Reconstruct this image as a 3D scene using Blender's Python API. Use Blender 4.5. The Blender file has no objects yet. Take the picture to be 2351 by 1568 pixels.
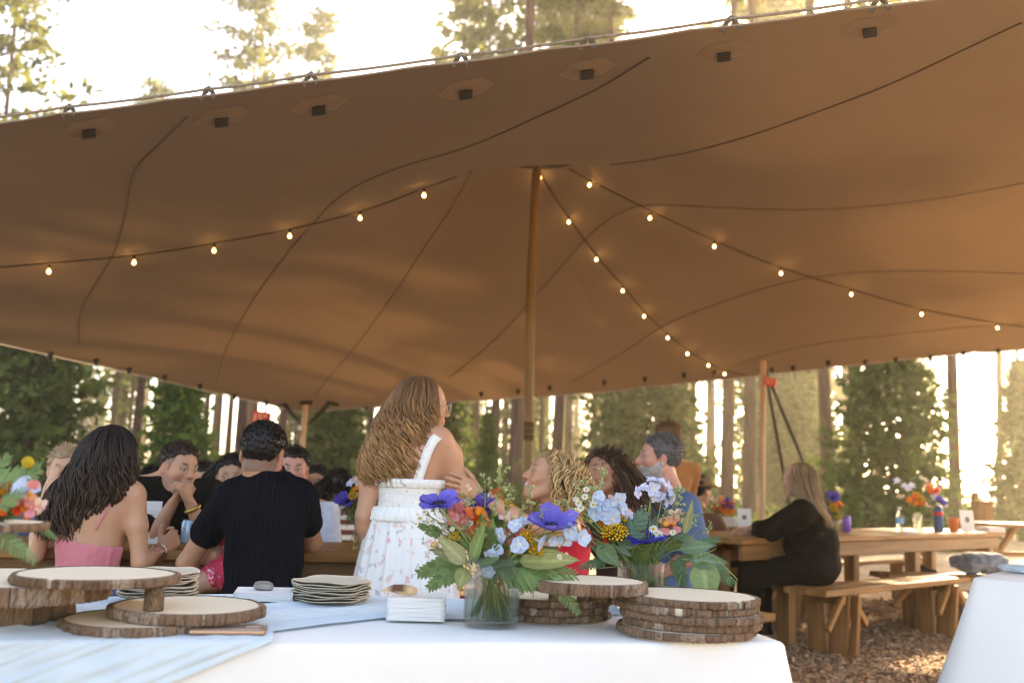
import bpy, bmesh, math, random
import numpy as np
from mathutils import Vector, Matrix, Quaternion
from mathutils.bvhtree import BVHTree

SC = bpy.context.scene
COL = SC.collection
R = math.radians

# ------------------------------------------------------------------ camera
CAM_Z, TILT, ROLL = 1.10, R(7.88), R(2.0)
FD, PCX, PCY = 2284.4, 1175.5, 784.0          # focal length and centre in the 2351 x 1568 view of the photograph
cam_data = bpy.data.cameras.new('camera')
cam_data.sensor_width = 36.0
cam_data.lens = 34.98
cam_data.clip_start = 0.05
cam_data.clip_end = 2000
cam_data.dof.use_dof = True
cam_data.dof.focus_distance = 3.1
cam_data.dof.aperture_fstop = 2.8
cam = bpy.data.objects.new('camera', cam_data)
COL.objects.link(cam)
cam.location = (0, 0, CAM_Z)
_f = Vector((0, math.cos(TILT), math.sin(TILT)))
_u0 = Vector((0, -math.sin(TILT), math.cos(TILT)))
_r0 = Vector((1, 0, 0))
_r = _r0 * math.cos(ROLL) + _u0 * math.sin(ROLL)
_u = _u0 * math.cos(ROLL) - _r0 * math.sin(ROLL)
cam.matrix_world = Matrix(((_r.x, _u.x, -_f.x, 0), (_r.y, _u.y, -_f.y, 0), (_r.z, _u.z, -_f.z, CAM_Z), (0, 0, 0, 1)))
SC.camera = cam

def ray(px, py):
    return (_f + _r * ((px - PCX) / FD) + _u * ((PCY - py) / FD))
def at(px, py, y):
    """point seen at that place of the photograph, y metres into the scene"""
    d = ray(px, py)
    return Vector((0, 0, CAM_Z)) + d * (y / d.y)
def atz(px, py, z):
    d = ray(px, py)
    return Vector((0, 0, CAM_Z)) + d * ((z - CAM_Z) / d.z)

# ------------------------------------------------------------------ light
SUN_EL, SUN_AZ = R(24.0), R(31.0)             # azimuth to the right of straight ahead
SUN_DIR = Vector((math.sin(SUN_AZ) * math.cos(SUN_EL), math.cos(SUN_AZ) * math.cos(SUN_EL), math.sin(SUN_EL)))
world = bpy.data.worlds.new('World')
SC.world = world
world.use_nodes = True
nt = world.node_tree
for n in list(nt.nodes): nt.nodes.remove(n)
out = nt.nodes.new('ShaderNodeOutputWorld')
bg = nt.nodes.new('ShaderNodeBackground')
sky = nt.nodes.new('ShaderNodeTexSky')
sky.sky_type = 'NISHITA'
sky.sun_disc = False
sky.sun_elevation = SUN_EL
sky.sun_rotation = SUN_AZ
sky.altitude = 1500
sky.air_density = 0.8
sky.dust_density = 5.0
sky.ozone_density = 0.6
bg.inputs['Strength'].default_value = 0.15
nt.links.new(sky.outputs[0], bg.inputs[0])
nt.links.new(bg.outputs[0], out.inputs[0])
sun_l = bpy.data.lights.new('sun', 'SUN')
sun_l.energy = 5.0
sun_l.angle = R(0.55)
sun_l.color = (1.0, 0.86, 0.64)
sun = bpy.data.objects.new('sun', sun_l)
COL.objects.link(sun)
sun.rotation_euler = SUN_DIR.to_track_quat('Z', 'Y').to_euler()
sun.location = (0, 0, 40)

vs = SC.view_settings
vs.view_transform = 'Standard'
vs.look = 'None'
vs.gamma = 1.0
vs.use_curve_mapping = False
vs.exposure = 2.52
vs.use_white_balance = True
vs.white_balance_temperature = 8250
vs.white_balance_tint = 12
SC.cycles.filter_width = 1.1
SC.cycles.use_denoising = True
SC.cycles.max_bounces = 10
SC.cycles.diffuse_bounces = 5
SC.cycles.transmission_bounces = 10
SC.cycles.transparent_max_bounces = 10
SC.cycles.sample_clamp_indirect = 12.0
SC.cycles.caustics_refractive = False
SC.cycles.caustics_reflective = False

# ------------------------------------------------------------------ object helpers
def tag(o, label=None, cat=None, group=None, kind=None):
    if label: o['label'] = label
    if cat: o['category'] = cat
    if group: o['group'] = group
    if kind: o['kind'] = kind
    return o
def thing(name, label, cat, loc=(0, 0, 0), rotz=0.0, group=None):
    o = bpy.data.objects.new(name, None)
    COL.objects.link(o)
    o.empty_display_size = 0.1
    o.location = loc
    o.rotation_euler = (0, 0, rotz)
    return tag(o, label, cat, group)
def mesh_np(name, V, F, smooth=True, col=None, mats=None, mi=None):
    """V (n,3); F list of index arrays, each (m,k)"""
    me = bpy.data.meshes.new(name)
    V = np.asarray(V, dtype=np.float32)
    if not isinstance(F, (list, tuple)): F = [F]
    F = [np.asarray(f, dtype=np.int32) for f in F if len(f)]
    me.vertices.add(len(V))
    me.vertices.foreach_set('co', V.ravel())
    nl = sum(f.size for f in F); nf = sum(len(f) for f in F)
    me.loops.add(nl)
    me.polygons.add(nf)
    me.loops.foreach_set('vertex_index', np.concatenate([f.ravel() for f in F]))
    tot = np.concatenate([np.full(len(f), f.shape[1], np.int32) for f in F])
    st = np.concatenate([[0], np.cumsum(tot)[:-1]]).astype(np.int32)
    me.polygons.foreach_set('loop_start', st)
    me.polygons.foreach_set('loop_total', tot)
    me.polygons.foreach_set('use_smooth', np.full(nf, smooth))
    if mi is not None: me.polygons.foreach_set('material_index', np.asarray(mi, np.int32))
    if mats:
        for m in (mats if isinstance(mats, (list, tuple)) else [mats]): me.materials.append(m)
    if col is None and any(m_ is not None and m_.get('vcol') for m_ in (mats if isinstance(mats, (list, tuple)) else [mats])): col = 1.0
    if col is not None:
        a = me.color_attributes.new('Col', 'FLOAT_COLOR', 'POINT')
        c = np.ones((len(V), 4), np.float32); c[:, :3] = col
        a.data.foreach_set('color', c.ravel())
    me.update(calc_edges=True)
    me.validate()
    return me
def link(name, me, parent=None, loc=(0, 0, 0), rot=(0, 0, 0), mat=None):
    o = bpy.data.objects.new(name, me)
    COL.objects.link(o)
    if parent is not None: o.parent = parent
    o.location = loc
    o.rotation_euler = rot
    if mat is not None and not me.materials: me.materials.append(mat)
    return o
def children(o): return list(o.children)
def copy_tree(o, parent=None):
    c = o.copy(); COL.objects.link(c); c.parent = parent
    for ch in children(o): copy_tree(ch, c)
    return c

class MB:
    """collects pieces of one mesh"""
    def __init__(s): s.V = []; s.F = {}; s.C = []; s.n = 0
    def add(s, V, F, col=None):
        V = np.asarray(V, np.float32)
        if not isinstance(F, (list, tuple)): F = [F]
        for f in F:
            f = np.asarray(f, np.int32)
            if len(f): s.F.setdefault(f.shape[1], []).append(f + s.n)
        s.V.append(V)
        c = np.ones((len(V), 3), np.float32)
        if col is not None: c[:] = col
        s.C.append(c)
        s.n += len(V)
    def mesh(s, name, mats=None, smooth=True):
        return mesh_np(name, np.concatenate(s.V), [np.concatenate(v) for v in s.F.values()], smooth, np.concatenate(s.C), mats)
    def obj(s, name, mat, parent=None, smooth=True, **k):
        return link(name, s.mesh(name, mat, smooth), parent, **k)

def grid_faces(nu, nv, wrap_u=False, wrap_v=False):
    """vertices are laid out [u*nv+v]"""
    U = np.arange(nu if wrap_u else nu - 1); W = np.arange(nv if wrap_v else nv - 1)
    u, v = np.meshgrid(U, W, indexing='ij')
    u2 = (u + 1) % nu; v2 = (v + 1) % nv
    return np.stack([u * nv + v, u2 * nv + v, u2 * nv + v2, u * nv + v2], -1).reshape(-1, 4)
def tube(pts, rad, n=8, cap=True, flat=1.0):
    P = np.asarray(pts, float); m = len(P)
    r = np.broadcast_to(np.asarray(rad, float), (m,))
    T = np.gradient(P, axis=0); T /= np.linalg.norm(T, axis=1)[:, None] + 1e-9
    ref = np.array([0, 0, 1.0]) if abs(T[0, 2]) < .9 else np.array([1.0, 0, 0])
    A = np.zeros_like(P); a = ref - T[0] * (ref @ T[0])
    for i in range(m):
        a = a - T[i] * (a @ T[i]); a /= np.linalg.norm(a) + 1e-9; A[i] = a
    B = np.cross(T, A)
    th = np.arange(n) * 2 * np.pi / n
    V = P[:, None] + r[:, None, None] * (np.cos(th)[None, :, None] * A[:, None] + flat * np.sin(th)[None, :, None] * B[:, None])
    V = V.reshape(-1, 3); F = [grid_faces(m, n, wrap_v=True)]
    if cap:
        V = np.vstack([V, P[0], P[-1]])
        i = np.arange(n); j = (i + 1) % n
        F.append(np.stack([j, i, np.full(n, m * n)], -1))
        F.append(np.stack([(m - 1) * n + i, (m - 1) * n + j, np.full(n, m * n + 1)], -1))
    return V, F
def lathe(prof, n=32):
    p = np.asarray(prof, float)
    th = np.arange(n) * 2 * np.pi / n
    V = np.stack([p[:, 0][:, None] * np.cos(th), p[:, 0][:, None] * np.sin(th), np.repeat(p[:, 1][:, None], n, 1)], -1).reshape(-1, 3)
    return V, [grid_faces(len(p), n, wrap_v=True)[:, ::-1]]
def cbox(sx, sy, sz, c=0.004, o=(0, 0, 0)):
    """box with chamfered edges, centred on o"""
    h = np.array([sx, sy, sz]) / 2
    c = min(c, h.min() * .45)
    V = []; idx = {}
    for i in (-1, 1):
        for j in (-1, 1):
            for k in (-1, 1):
                for a in range(3):
                    p = np.array([i, j, k]) * (h - c); p[a] = (i, j, k)[a] * h[a]
                    idx[(i, j, k, a)] = len(V); V.append(p)
    Q, T = [], []
    for a in range(3):
        b, d = (a + 1) % 3, (a + 2) % 3
        for s in (-1, 1):
            q = []
            for (sb, sd) in ((-1, -1), (1, -1), (1, 1), (-1, 1)):
                t = [0, 0, 0]; t[a] = s; t[b] = sb; t[d] = sd
                q.append(idx[(*t, a)])
            Q.append(q if s > 0 else q[::-1])
    for a in range(3):
        b, d = (a + 1) % 3, (a + 2) % 3
        for sb in (-1, 1):
            for sd in (-1, 1):
                t0 = [0, 0, 0]; t0[a] = -1; t0[b] = sb; t0[d] = sd
                t1 = list(t0); t1[a] = 1
                q = [idx[(*t0, b)], idx[(*t1, b)], idx[(*t1, d)], idx[(*t0, d)]]
                Q.append(q if sb * sd < 0 else q[::-1])
    for i in (-1, 1):
        for j in (-1, 1):
            for k in (-1, 1):
                t = [idx[(i, j, k, 0)], idx[(i, j, k, 1)], idx[(i, j, k, 2)]]
                T.append(t if i * j * k > 0 else t[::-1])
    return np.array(V) + np.array(o), [np.array(Q), np.array(T)]
def xf(V, M):
    M = np.array(M); return np.asarray(V) @ M[:3, :3].T + M[:3, 3]
def frame(z, x=None):
    """3x3 with columns x,y,z"""
    z = np.asarray(z, float); z = z / np.linalg.norm(z)
    x = np.array([1.0, 0, 0]) if x is None else np.asarray(x, float)
    x = x - z * (x @ z)
    if np.linalg.norm(x) < 1e-4:
        x = np.array([0, 1.0, 0]); x = x - z * (x @ z)
    x /= np.linalg.norm(x)
    return np.stack([x, np.cross(z, x), z], 1)
def mat4(M3, o):
    M = np.eye(4); M[:3, :3] = M3; M[:3, 3] = o
    return M
def wob(V, amp, freq, seed, dirs=6):
    """smooth pseudo noise from sines, one value per vertex"""
    rg = np.random.RandomState(seed)
    s = np.zeros(len(V))
    for i in range(dirs):
        d = rg.normal(size=3); d /= np.linalg.norm(d)
        f = freq * (1 + rg.rand() * 1.2)
        s += np.sin(V @ d * f * 2 * np.pi + rg.rand() * 6.28) / dirs
    return s * amp

# ------------------------------------------------------------------ materials
def new_mat(name):
    m = bpy.data.materials.new(name)
    m.use_nodes = True
    t = m.node_tree
    for n in list(t.nodes): t.nodes.remove(n)
    o = t.nodes.new('ShaderNodeOutputMaterial')
    p = t.nodes.new('ShaderNodeBsdfPrincipled')
    t.links.new(p.outputs[0], o.inputs[0])
    return m, t, p, o
def mat(name, c, rough=.7, c2=None, scale=8.0, stretch=(1, 1, 1), detail=4, bump=0.0, bscale=None, vcol=False, spec=.3, transl=0.0, tcol=None, sheen=0.0, metal=0.0, lo=.35, hi=.65):
    m, t, p, o = new_mat(name)
    L = t.links.new
    tc = t.nodes.new('ShaderNodeTexCoord')
    mp = t.nodes.new('ShaderNodeMapping'); mp.inputs['Scale'].default_value = stretch
    L(tc.outputs['Object'], mp.inputs[0])
    base = None
    if c2 is not None:
        nz = t.nodes.new('ShaderNodeTexNoise'); nz.inputs['Scale'].default_value = scale; nz.inputs['Detail'].default_value = detail
        L(mp.outputs[0], nz.inputs['Vector'])
        rp = t.nodes.new('ShaderNodeValToRGB')
        rp.color_ramp.elements[0].position = lo; rp.color_ramp.elements[1].position = hi
        rp.color_ramp.elements[0].color = (*c, 1); rp.color_ramp.elements[1].color = (*c2, 1)
        L(nz.outputs[0], rp.inputs[0]); base = rp.outputs[0]
    if vcol:
        m['vcol'] = 1
        at_ = t.nodes.new('ShaderNodeAttribute'); at_.attribute_name = 'Col'
        if base is None: base = at_.outputs[0]
        else:
            mx = t.nodes.new('ShaderNodeMix'); mx.data_type = 'RGBA'; mx.blend_type = 'MULTIPLY'; mx.inputs[0].default_value = 1
            L(base, mx.inputs[6]); L(at_.outputs[0], mx.inputs[7]); base = mx.outputs[2]
    if base is None: p.inputs['Base Color'].default_value = (*c, 1)
    else: L(base, p.inputs['Base Color'])
    p.inputs['Roughness'].default_value = rough
    p.inputs['Specular IOR Level'].default_value = spec
    p.inputs['Metallic'].default_value = metal
    if sheen: p.inputs['Sheen Weight'].default_value = sheen
    if bump:
        n2 = t.nodes.new('ShaderNodeTexNoise'); n2.inputs['Scale'].default_value = bscale or scale * 3; n2.inputs['Detail'].default_value = 5
        L(mp.outputs[0], n2.inputs['Vector'])
        b = t.nodes.new('ShaderNodeBump'); b.inputs['Strength'].default_value = bump; b.inputs['Distance'].default_value = .01
        L(n2.outputs[0], b.inputs['Height']); L(b.outputs[0], p.inputs['Normal'])
    if transl:
        tr = t.nodes.new('ShaderNodeBsdfTranslucent')
        if tcol is not None: tr.inputs[0].default_value = (*tcol, 1)
        elif base is not None: L(base, tr.inputs[0])
        else: tr.inputs[0].default_value = (*c, 1)
        ms = t.nodes.new('ShaderNodeMixShader'); ms.inputs[0].default_value = transl
        L(p.outputs[0], ms.inputs[1]); L(tr.outputs[0], ms.inputs[2]); L(ms.outputs[0], o.inputs[0])
    return m
# ------------------------------------------------------------------ ground
M_ground = mat('forest_floor', (.30, .19, .105), .95, (.55, .38, .23), 3.0, detail=8, bump=.6, bscale=20)
gv = np.array([[-400, -60, 0], [400, -60, 0], [400, 700, 0], [-400, 700, 0]], float)
tag(link('ground', mesh_np('ground', gv, np.array([[0, 1, 2, 3]]), False, mats=M_ground)), kind='structure')
rg = np.random.RandomState(5)
M_chip = mat('wood_chips', (1, 1, 1), .85, vcol=True)
def chips(n, x0, x1, y0, y1, seed):
    rg = np.random.RandomState(seed)
    p = np.stack([rg.uniform(x0, x1, n), rg.uniform(y0, y1, n), rg.uniform(.004, .02, n)], 1)
    a = rg.uniform(0, 6.28, n); l = rg.uniform(.008, .024, n); w = rg.uniform(.004, .010, n)
    t1 = rg.normal(0, .28, n); t2 = rg.normal(0, .35, n)
    d = np.stack([np.cos(a), np.sin(a), t1], 1) * l[:, None]
    e = np.stack([-np.sin(a), np.cos(a), t2], 1) * w[:, None]
    V = np.stack([p - d - e, p + d - e * .6, p + d * .8 + e, p - d * .9 + e * .8], 1)
    c = np.array([(.24, .15, .085), (.17, .10, .055), (.33, .22, .13), (.12, .075, .045), (.28, .17, .09), (.20, .15, .11)])[rg.randint(0, 6, n)]
    c = c * rg.uniform(1.3, 2.9, (n, 1))
    return V.reshape(-1, 3), np.arange(4 * n).reshape(-1, 4), np.repeat(c, 4, 0)
mb = MB()
for a in ((60000, .5, 5.5, 4.5, 10.5, 1), (9000, -5, 6, 8, 16, 2), (6000, -4.5, .5, 2.5, 8, 3), (3000, -6, 10, 16, 26, 4)):
    V, F, c = chips(*a); mb.add(V, F, c)
tag(mb.obj('wood_chip_litter', M_chip, smooth=False), kind='stuff')

# ------------------------------------------------------------------ trees
M_bark = mat('pine_bark', (.045, .021, .014), .95, (.135, .064, .043), 5.0, stretch=(2.2, 2.2, .35), bump=.8, bscale=9)
M_leaf = mat('needle_foliage', (1, 1, 1), .6, vcol=True, transl=.5, spec=.15)
def clumps(cen, dirs, n, size, spread, rg, c0, c1, wid=.26):
    """n needle blades round every centre"""
    m = len(cen)
    C = np.repeat(cen, n, 0) + rg.normal(0, 1, (m * n, 3)) * spread * np.array([1, 1, .55])
    D = np.repeat(dirs, n, 0) * .5 + rg.normal(0, .7, (m * n, 3))
    D /= np.linalg.norm(D, axis=1)[:, None] + 1e-6
    E = np.cross(D, rg.normal(0, 1, (m * n, 3))); E /= np.linalg.norm(E, axis=1)[:, None] + 1e-6
    s = size * rg.uniform(.6, 1.3, (m * n, 1))
    V = np.stack([C - D * s * .5, C + E * s * wid, C + D * s * .6, C - E * s * wid], 1).reshape(-1, 3)
    k = np.repeat(rg.rand(m), n)[:, None] * .75 + rg.rand(m * n, 1) * .25
    c = np.array(c0) * (1 - k) + np.array(c1) * k
    return V, np.arange(4 * m * n).reshape(-1, 4), np.repeat(c, 4, 0)
def trunk_mesh(H, r0, seed, lean=(0, 0), bend=.15, nseg=14):
    rg = np.random.RandomState(seed)
    t = np.linspace(0, 1, nseg)
    P = np.stack([lean[0] * t * H + bend * np.sin(t * 3 + rg.rand() * 6) * t, lean[1] * t * H + bend * np.sin(t * 2.3 + rg.rand() * 6) * t, t * H - .05], 1)
    r = r0 * (1 - t) ** .75 * .95 + .012
    r[0] *= 1.22; r[1] *= 1.03
    V, F = tube(P, r, 12)
    return P, V, F
def tree_proto(kind, seed):
    """returns (trunk mesh, crown mesh)"""
    rg = np.random.RandomState(seed)
    if kind == 'pine': H, r0, h0, R0, nb, nc, nn, size, spr = 23, .26, .40, 2.3, 62, 8, 11, .34, .22
    elif kind == 'airy_pine': H, r0, h0, R0, nb, nc, nn, size, spr = 23, .20, .26, 2.6, 60, 8, 10, .32, .24
    elif kind == 'tall_pine': H, r0, h0, R0, nb, nc, nn, size, spr = 27, .30, .52, 2.2, 50, 8, 11, .34, .22
    elif kind == 'fir': H, r0, h0, R0, nb, nc, nn, size, spr = 15, .19, .05, 2.3, 120, 8, 9, .32, .20
    elif kind == 'sapling': H, r0, h0, R0, nb, nc, nn, size, spr = 5.2, .06, .03, 1.15, 90, 6, 9, .20, .11
    else: H, r0, h0, R0, nb, nc, nn, size, spr = 8, .10, .03, 2.4, 125, 8, 11, .26, .17
    c0, c1 = ((.06, .075, .018), (.20, .20, .045)) if 'pine' in kind else ((.04, .065, .018), (.19, .215, .05))
    if kind == 'sapling': c0, c1 = (.05, .10, .02), (.13, .19, .035)
    if kind == 'bushy': c0, c1 = (.034, .058, .016), (.155, .195, .046)
    P, V, F = trunk_mesh(H, r0, seed)
    mt = mesh_np('trunk', V, F, mats=M_bark)
    mb = MB(); lim = MB()
    cen, dr = [], []
    for b in range(nb):
        t = h0 + (1 - h0) * (b + rg.rand()) / nb
        z = t * H
        base = np.array([np.interp(z, P[:, 2], P[:, 0]), np.interp(z, P[:, 2], P[:, 1]), z])
        q = (t - h0) / (1 - h0)
        if 'pine' in kind: L = R0 * (min(1, .35 + q * 2.2) * (1 - q) ** .55 + .12) * rg.uniform(.55, 1.2)
        else: L = R0 * ((1 - q) ** .85 + .05) * rg.uniform(.7, 1.15)
        a = b * 2.39996 + rg.normal(0, .3)
        up = (.35 * q - .12) if 'pine' in kind else (-.28 + .6 * q)
        d = np.array([math.cos(a), math.sin(a), up]); d /= np.linalg.norm(d)
        s = np.linspace(0, 1, 4)
        pts = base + d * L * s[:, None] + np.array([0, 0, 1]) * (.10 * L * s ** 2)[:, None]
        v, f = tube(pts, (.03 * (1 - q) + .008) * (1 - .8 * s) * (H / 20) ** .5, 4, cap=False); lim.add(v, f)
        for k in range(nc):
            u = (.25 if 'pine' in kind else .12) + .85 * (k + rg.rand()) / nc
            side = rg.normal(0, .22 * L * (1.1 - u * .6))
            c = base + d * L * u + np.array([-d[1], d[0], 0]) * side + np.array([0, 0, .1 * L * u * u - abs(side) * .15])
            cen.append(c); dr.append(d)
    v, f, c = clumps(np.array(cen), np.array(dr), nn, size, spr, rg, c0, c1)
    mb.add(v, f, c)
    mc = mb.mesh('crown', M_leaf, False)
    ml = lim.mesh('limbs', M_bark)
    return mt, mc, ml, H
PROTO = {}
for k_, ss in (('pine', (11, 12)), ('airy_pine', (15, 16)), ('tall_pine', (21, 22)), ('fir', (31, 32)), ('sapling', (41,)), ('bushy', (51, 52))):
    PROTO[k_] = [tree_proto(k_, s_) for s_ in ss]
def tree(kind, i, x, y, h, label, rz=0.0, lean=(0, 0), group=None, name=None, girth=1.0):
    mt, mc, ml, H = PROTO[kind][i % len(PROTO[kind])]
    s = h / H
    nm = name or {'pine': 'pine_tree', 'airy_pine': 'pine_tree', 'tall_pine': 'pine_tree', 'fir': 'fir_tree', 'sapling': 'young_fir', 'bushy': 'young_fir'}[kind]
    o = thing(nm, label, 'tree', (x, y, 0), 0, group)
    o.rotation_euler = (-lean[1], lean[0], rz)
    o.scale = (s, s, s)
    a = link('trunk', mt, o); link('limbs', ml, a); link('crown', mc, o)
    a.scale = (girth, girth, 1)
    return o

# trunks that can be picked apart, left to right: x in the picture, depth, trunk width in the picture, lean
TR = [
    (48, 27, 22, 0, 'tall_pine', 'dark trunk at the far left under the tent edge beside leafy boughs'),
    (303, 24, 24, .03, 'tall_pine', 'reddish dark pine trunk directly behind the long dark hair of the woman in pink'),
    (440, 30, 18, .0, 'tall_pine', 'slim brown pine trunk above the man with clasped hands'),
    (545, 26, 26, .03, 'tall_pine', 'brown pine trunk just left of the red EXIT sign near the low tent corner'),
    (640, 34, 20, 0, 'pine', 'pine trunk half hidden between the left EXIT sign and the corner pole'),
    (795, 38, 18, .0, 'pine', 'dim pine trunk between the corner pole and the girl with wavy hair'),
    (845, 33, 18, .0, 'tall_pine', 'dim pine trunk touching the left outline of the wavy haired girl'),
    (1090, 40, 13, .0, 'pine', 'thin dark pine trunk to the right of the girl with glasses'),
    (1133, 30, 26, .0, 'tall_pine', 'dark broad pine trunk left of the paler trunk beside the centre pole'),
    (1183, 22, 31, .0, 'tall_pine', 'pale pinkish pine trunk standing directly left of the tall centre pole'),
    (1241, 38, 13, .0, 'pine', 'thin pine trunk just right of the tall centre pole'),
    (1273, 27, 26, .02, 'tall_pine', 'brown pine trunk above the head of the curly blonde woman'),
    (1362, 40, 15, .0, 'pine', 'dim thin pine trunk above the laughing brunette'),
    (1403, 28, 24, .02, 'tall_pine', 'brown pine trunk between the brunette and the grey haired man'),
    (1590, 42, 14, .0, 'pine', 'faint pine trunk right of the grey haired man and the standing woman'),
    (1668, 25, 29, .01, 'tall_pine', 'broad pine trunk, left one of the close pair by the right tent pole'),
    (1720, 24, 29, -.01, 'tall_pine', 'broad pine trunk touching the left side of the pale right tent pole'),
    (1785, 34, 20, .0, 'pine', 'reddish dim pine trunk right behind the crossed poles of the right tent pole'),
    (1868, 40, 12, -.05, 'pine', 'thin leaning pine trunk left of the thick leaning one'),
    (1905, 25, 30, -.085, 'tall_pine', 'thick brown pine trunk leaning to the left above the woman in black'),
    (1940, 44, 12, .0, 'pine', 'thin orange lit pine trunk glimpsed between two thick trunks on the right'),
    (1966, 24, 30, .03, 'tall_pine', 'thick dark pine trunk at the left edge of the dark bushy fir'),
    (2082, 30, 24, .02, 'pine', 'brown pine trunk rising behind the top of the dark bushy fir'),
    (2192, 24, 27, .0, 'tall_pine', 'orange brown sunlit pine trunk behind the blue bottle on the long table'),
    (2292, 36, 15, -.03, 'pine', 'thin hazy pine trunk at far right above the folded napkins'),
    (2345, 45, 12, 0, 'pine', 'faint pale pine trunk at the very right edge of the view'),
]
for i, (px, y, w, ln, kd, lb) in enumerate(TR):
    p = at(px, 1090, y)
    H = {'pine': 23, 'tall_pine': 27, 'fir': 15}[kd] * (1 + .12 * math.sin(i * 2.1))
    if px < 1150: H = min(H, 1.1 + .33 * y)
    r_now = PROTO[kd][i % 2][3]
    r_want = w * y / FD / 2
    s = H / r_now
    base_r = {'pine': .26, 'tall_pine': .30, 'fir': .19}[kd]
    tree(kd, i, p.x, y, H, lb, rz=i * 1.7, lean=(ln, 0), girth=r_want / (base_r * s * .95))
# crowns that show over the near tent edge, against the white sky
for (px, y, h, lb) in (
    (30, 30, 22, 'sparse pine over the tent edge at the top left corner of the sky'),
    (372, 50, 21, 'small bright pine top just above the tent edge in the white sky'),
    (590, 46, 26, 'tall airy pine standing alone in the white sky over the tent edge'),
    (735, 52, 26, 'pale thin pine right of the tall airy one in the white sky'),
    (1120, 40, 26, 'full green pine crown above the middle of the tent edge'),
    (1330, 42, 27, 'golden green pine crown right of the fullest one above the tent'),
    (1752, 46, 28, 'golden pine crown above the tent edge at the upper right')):
    px -= 36 + (1175 - px) * .06
    p = at(px, 1090, y)
    tree('airy_pine' if px < 900 else 'pine', int(px), p.x, y, h, lb, rz=px * .37, girth=.6)
# young firs and bushes between the trunks
for j, (px, y, h, kd, lb) in enumerate((
    (400, 19, 4.3, 'sapling', 'bright yellow green young fir behind the man with clasped hands'),
    (2050, 21, 6.2, 'bushy', 'large dark bushy fir behind the bouquet on the long right table'),
    (60, 20, 6.5, 'bushy', 'dense green fir at the far left behind the yellow ball flower'),
    (760, 27, 5.0, 'bushy', 'green young fir right of the wooden corner pole'),
    (1010, 30, 5.0, 'bushy', 'young fir seen behind the glasses of the standing girl'),
    (1480, 26, 7.5, 'bushy', 'dark green fir with drooping boughs above the grey haired man'),
    (1120, 24, 2.6, 'sapling', 'small light green sapling by the hand on the girl\'s arm'),
    (1830, 34, 7.0, 'bushy', 'blue green young fir behind the woman in black'),
    (2345, 26, 4.6, 'bushy', 'green fir at the right edge of the view behind the napkins'),
    (1960, 18, 1.1, 'sapling', 'low green bush under the bushy fir behind the purple can'),
    (2100, 17, .9, 'sapling', 'low leafy undergrowth behind the water bottle'))):
    p = at(px, 1090, y)
    tree(kd, j, p.x, y, h, lb, rz=j * 1.3, name='shrub' if h < 1.5 else None)
# the wood far behind reads as one mass
def far_wood():
    rg = np.random.RandomState(77)
    def arr(me):
        V = np.zeros(len(me.vertices) * 3, np.float32); me.vertices.foreach_get('co', V)
        return V.reshape(-1, 3)
    src = []
    for kd in ('pine', 'tall_pine', 'fir', 'bushy'):
        mt, mc, ml, H = PROTO[kd][0]
        V = arr(mc); n = len(V) // 4
        C = np.zeros(len(V) * 4, np.float32); mc.color_attributes['Col'].data.foreach_get('color', C)
        P, tv, tf = trunk_mesh(H, {'pine': .24, 'tall_pine': .28, 'fir': .2, 'bushy': .1}[kd], 5, nseg=6)
        src.append((V.reshape(n, 4, 3), C.reshape(n, 4, 4)[:, :, :3], tv, tf, H))
    leaf, wood = MB(), MB()
    k = 0
    for i in range(275):
        y = 40 + 75 * rg.rand() ** .8
        x = rg.uniform(-.85, .85) * y
        u = x / y
        kd = rg.choice([0, 1, 2, 3], p=[.36, .34, .17, .13] if u < -.1 else [.32, .26, .20, .22])
        if u > .30 and rg.rand() < .5: continue
        if y < 66 and abs(x - (4 + (y - 9) * math.tan(SUN_AZ))) < 4.5: continue
        V, C, tv, tf, H = src[kd]
        s = rg.uniform(.75, 1.15); a = rg.rand() * 6.28
        if u < -.08: s = min(s, (1.0 + .31 * y) / H)
        if kd == 1 and y < 55: pass
        M = np.array([[math.cos(a), -math.sin(a), 0], [math.sin(a), math.cos(a), 0], [0, 0, 1]]) * s
        pick = rg.rand(len(V)) < (.27 if kd < 2 else .20)
        W = V[pick]
        ce = W.mean(1, keepdims=True)
        W = ce + (W - ce) * 1.5
        W = W.reshape(-1, 3) @ M.T + np.array([x, y, 0])
        leaf.add(W, np.arange(len(W)).reshape(-1, 4), C[pick].reshape(-1, 3) * rg.uniform(.9, 1.5))
        wood.add(tv @ M.T + np.array([x, y, 0]), tf)
    o = leaf.obj('forest', M_leaf, smooth=False)
    tag(o, kind='stuff')
    tag(wood.obj('forest_trunks', M_bark, o), kind='stuff')
far_wood()
M_shrub = M_leaf
def undergrowth():
    rg = np.random.RandomState(8)
    n = 420
    y = rg.uniform(17, 46, n); x = rg.uniform(-.6, .6, n) * y
    keep = ~((x > 2.2) & (y < 22)) & ~((x > 7) & (y < 34))
    x, y = x[keep], y[keep]
    h = rg.uniform(.2, 1.5, len(x)) * np.where(x / y < .1, 1.0, .6)
    cen, sz = [], []
    for i in range(len(x)):
        for k in range(14):
            cen.append((x[i] + rg.normal(0, .35), y[i] + rg.normal(0, .35), h[i] * rg.rand() ** .7))
    cen = np.array(cen); d = np.tile([0, 0, 1.0], (len(cen), 1))
    v, f, c = clumps(cen, d, 8, .17, .14, rg, (.03, .06, .014), (.12, .16, .03), .3)
    mb = MB(); mb.add(v, f, c)
    tag(mb.obj('undergrowth', M_leaf, smooth=False), kind='stuff')
undergrowth()
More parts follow.
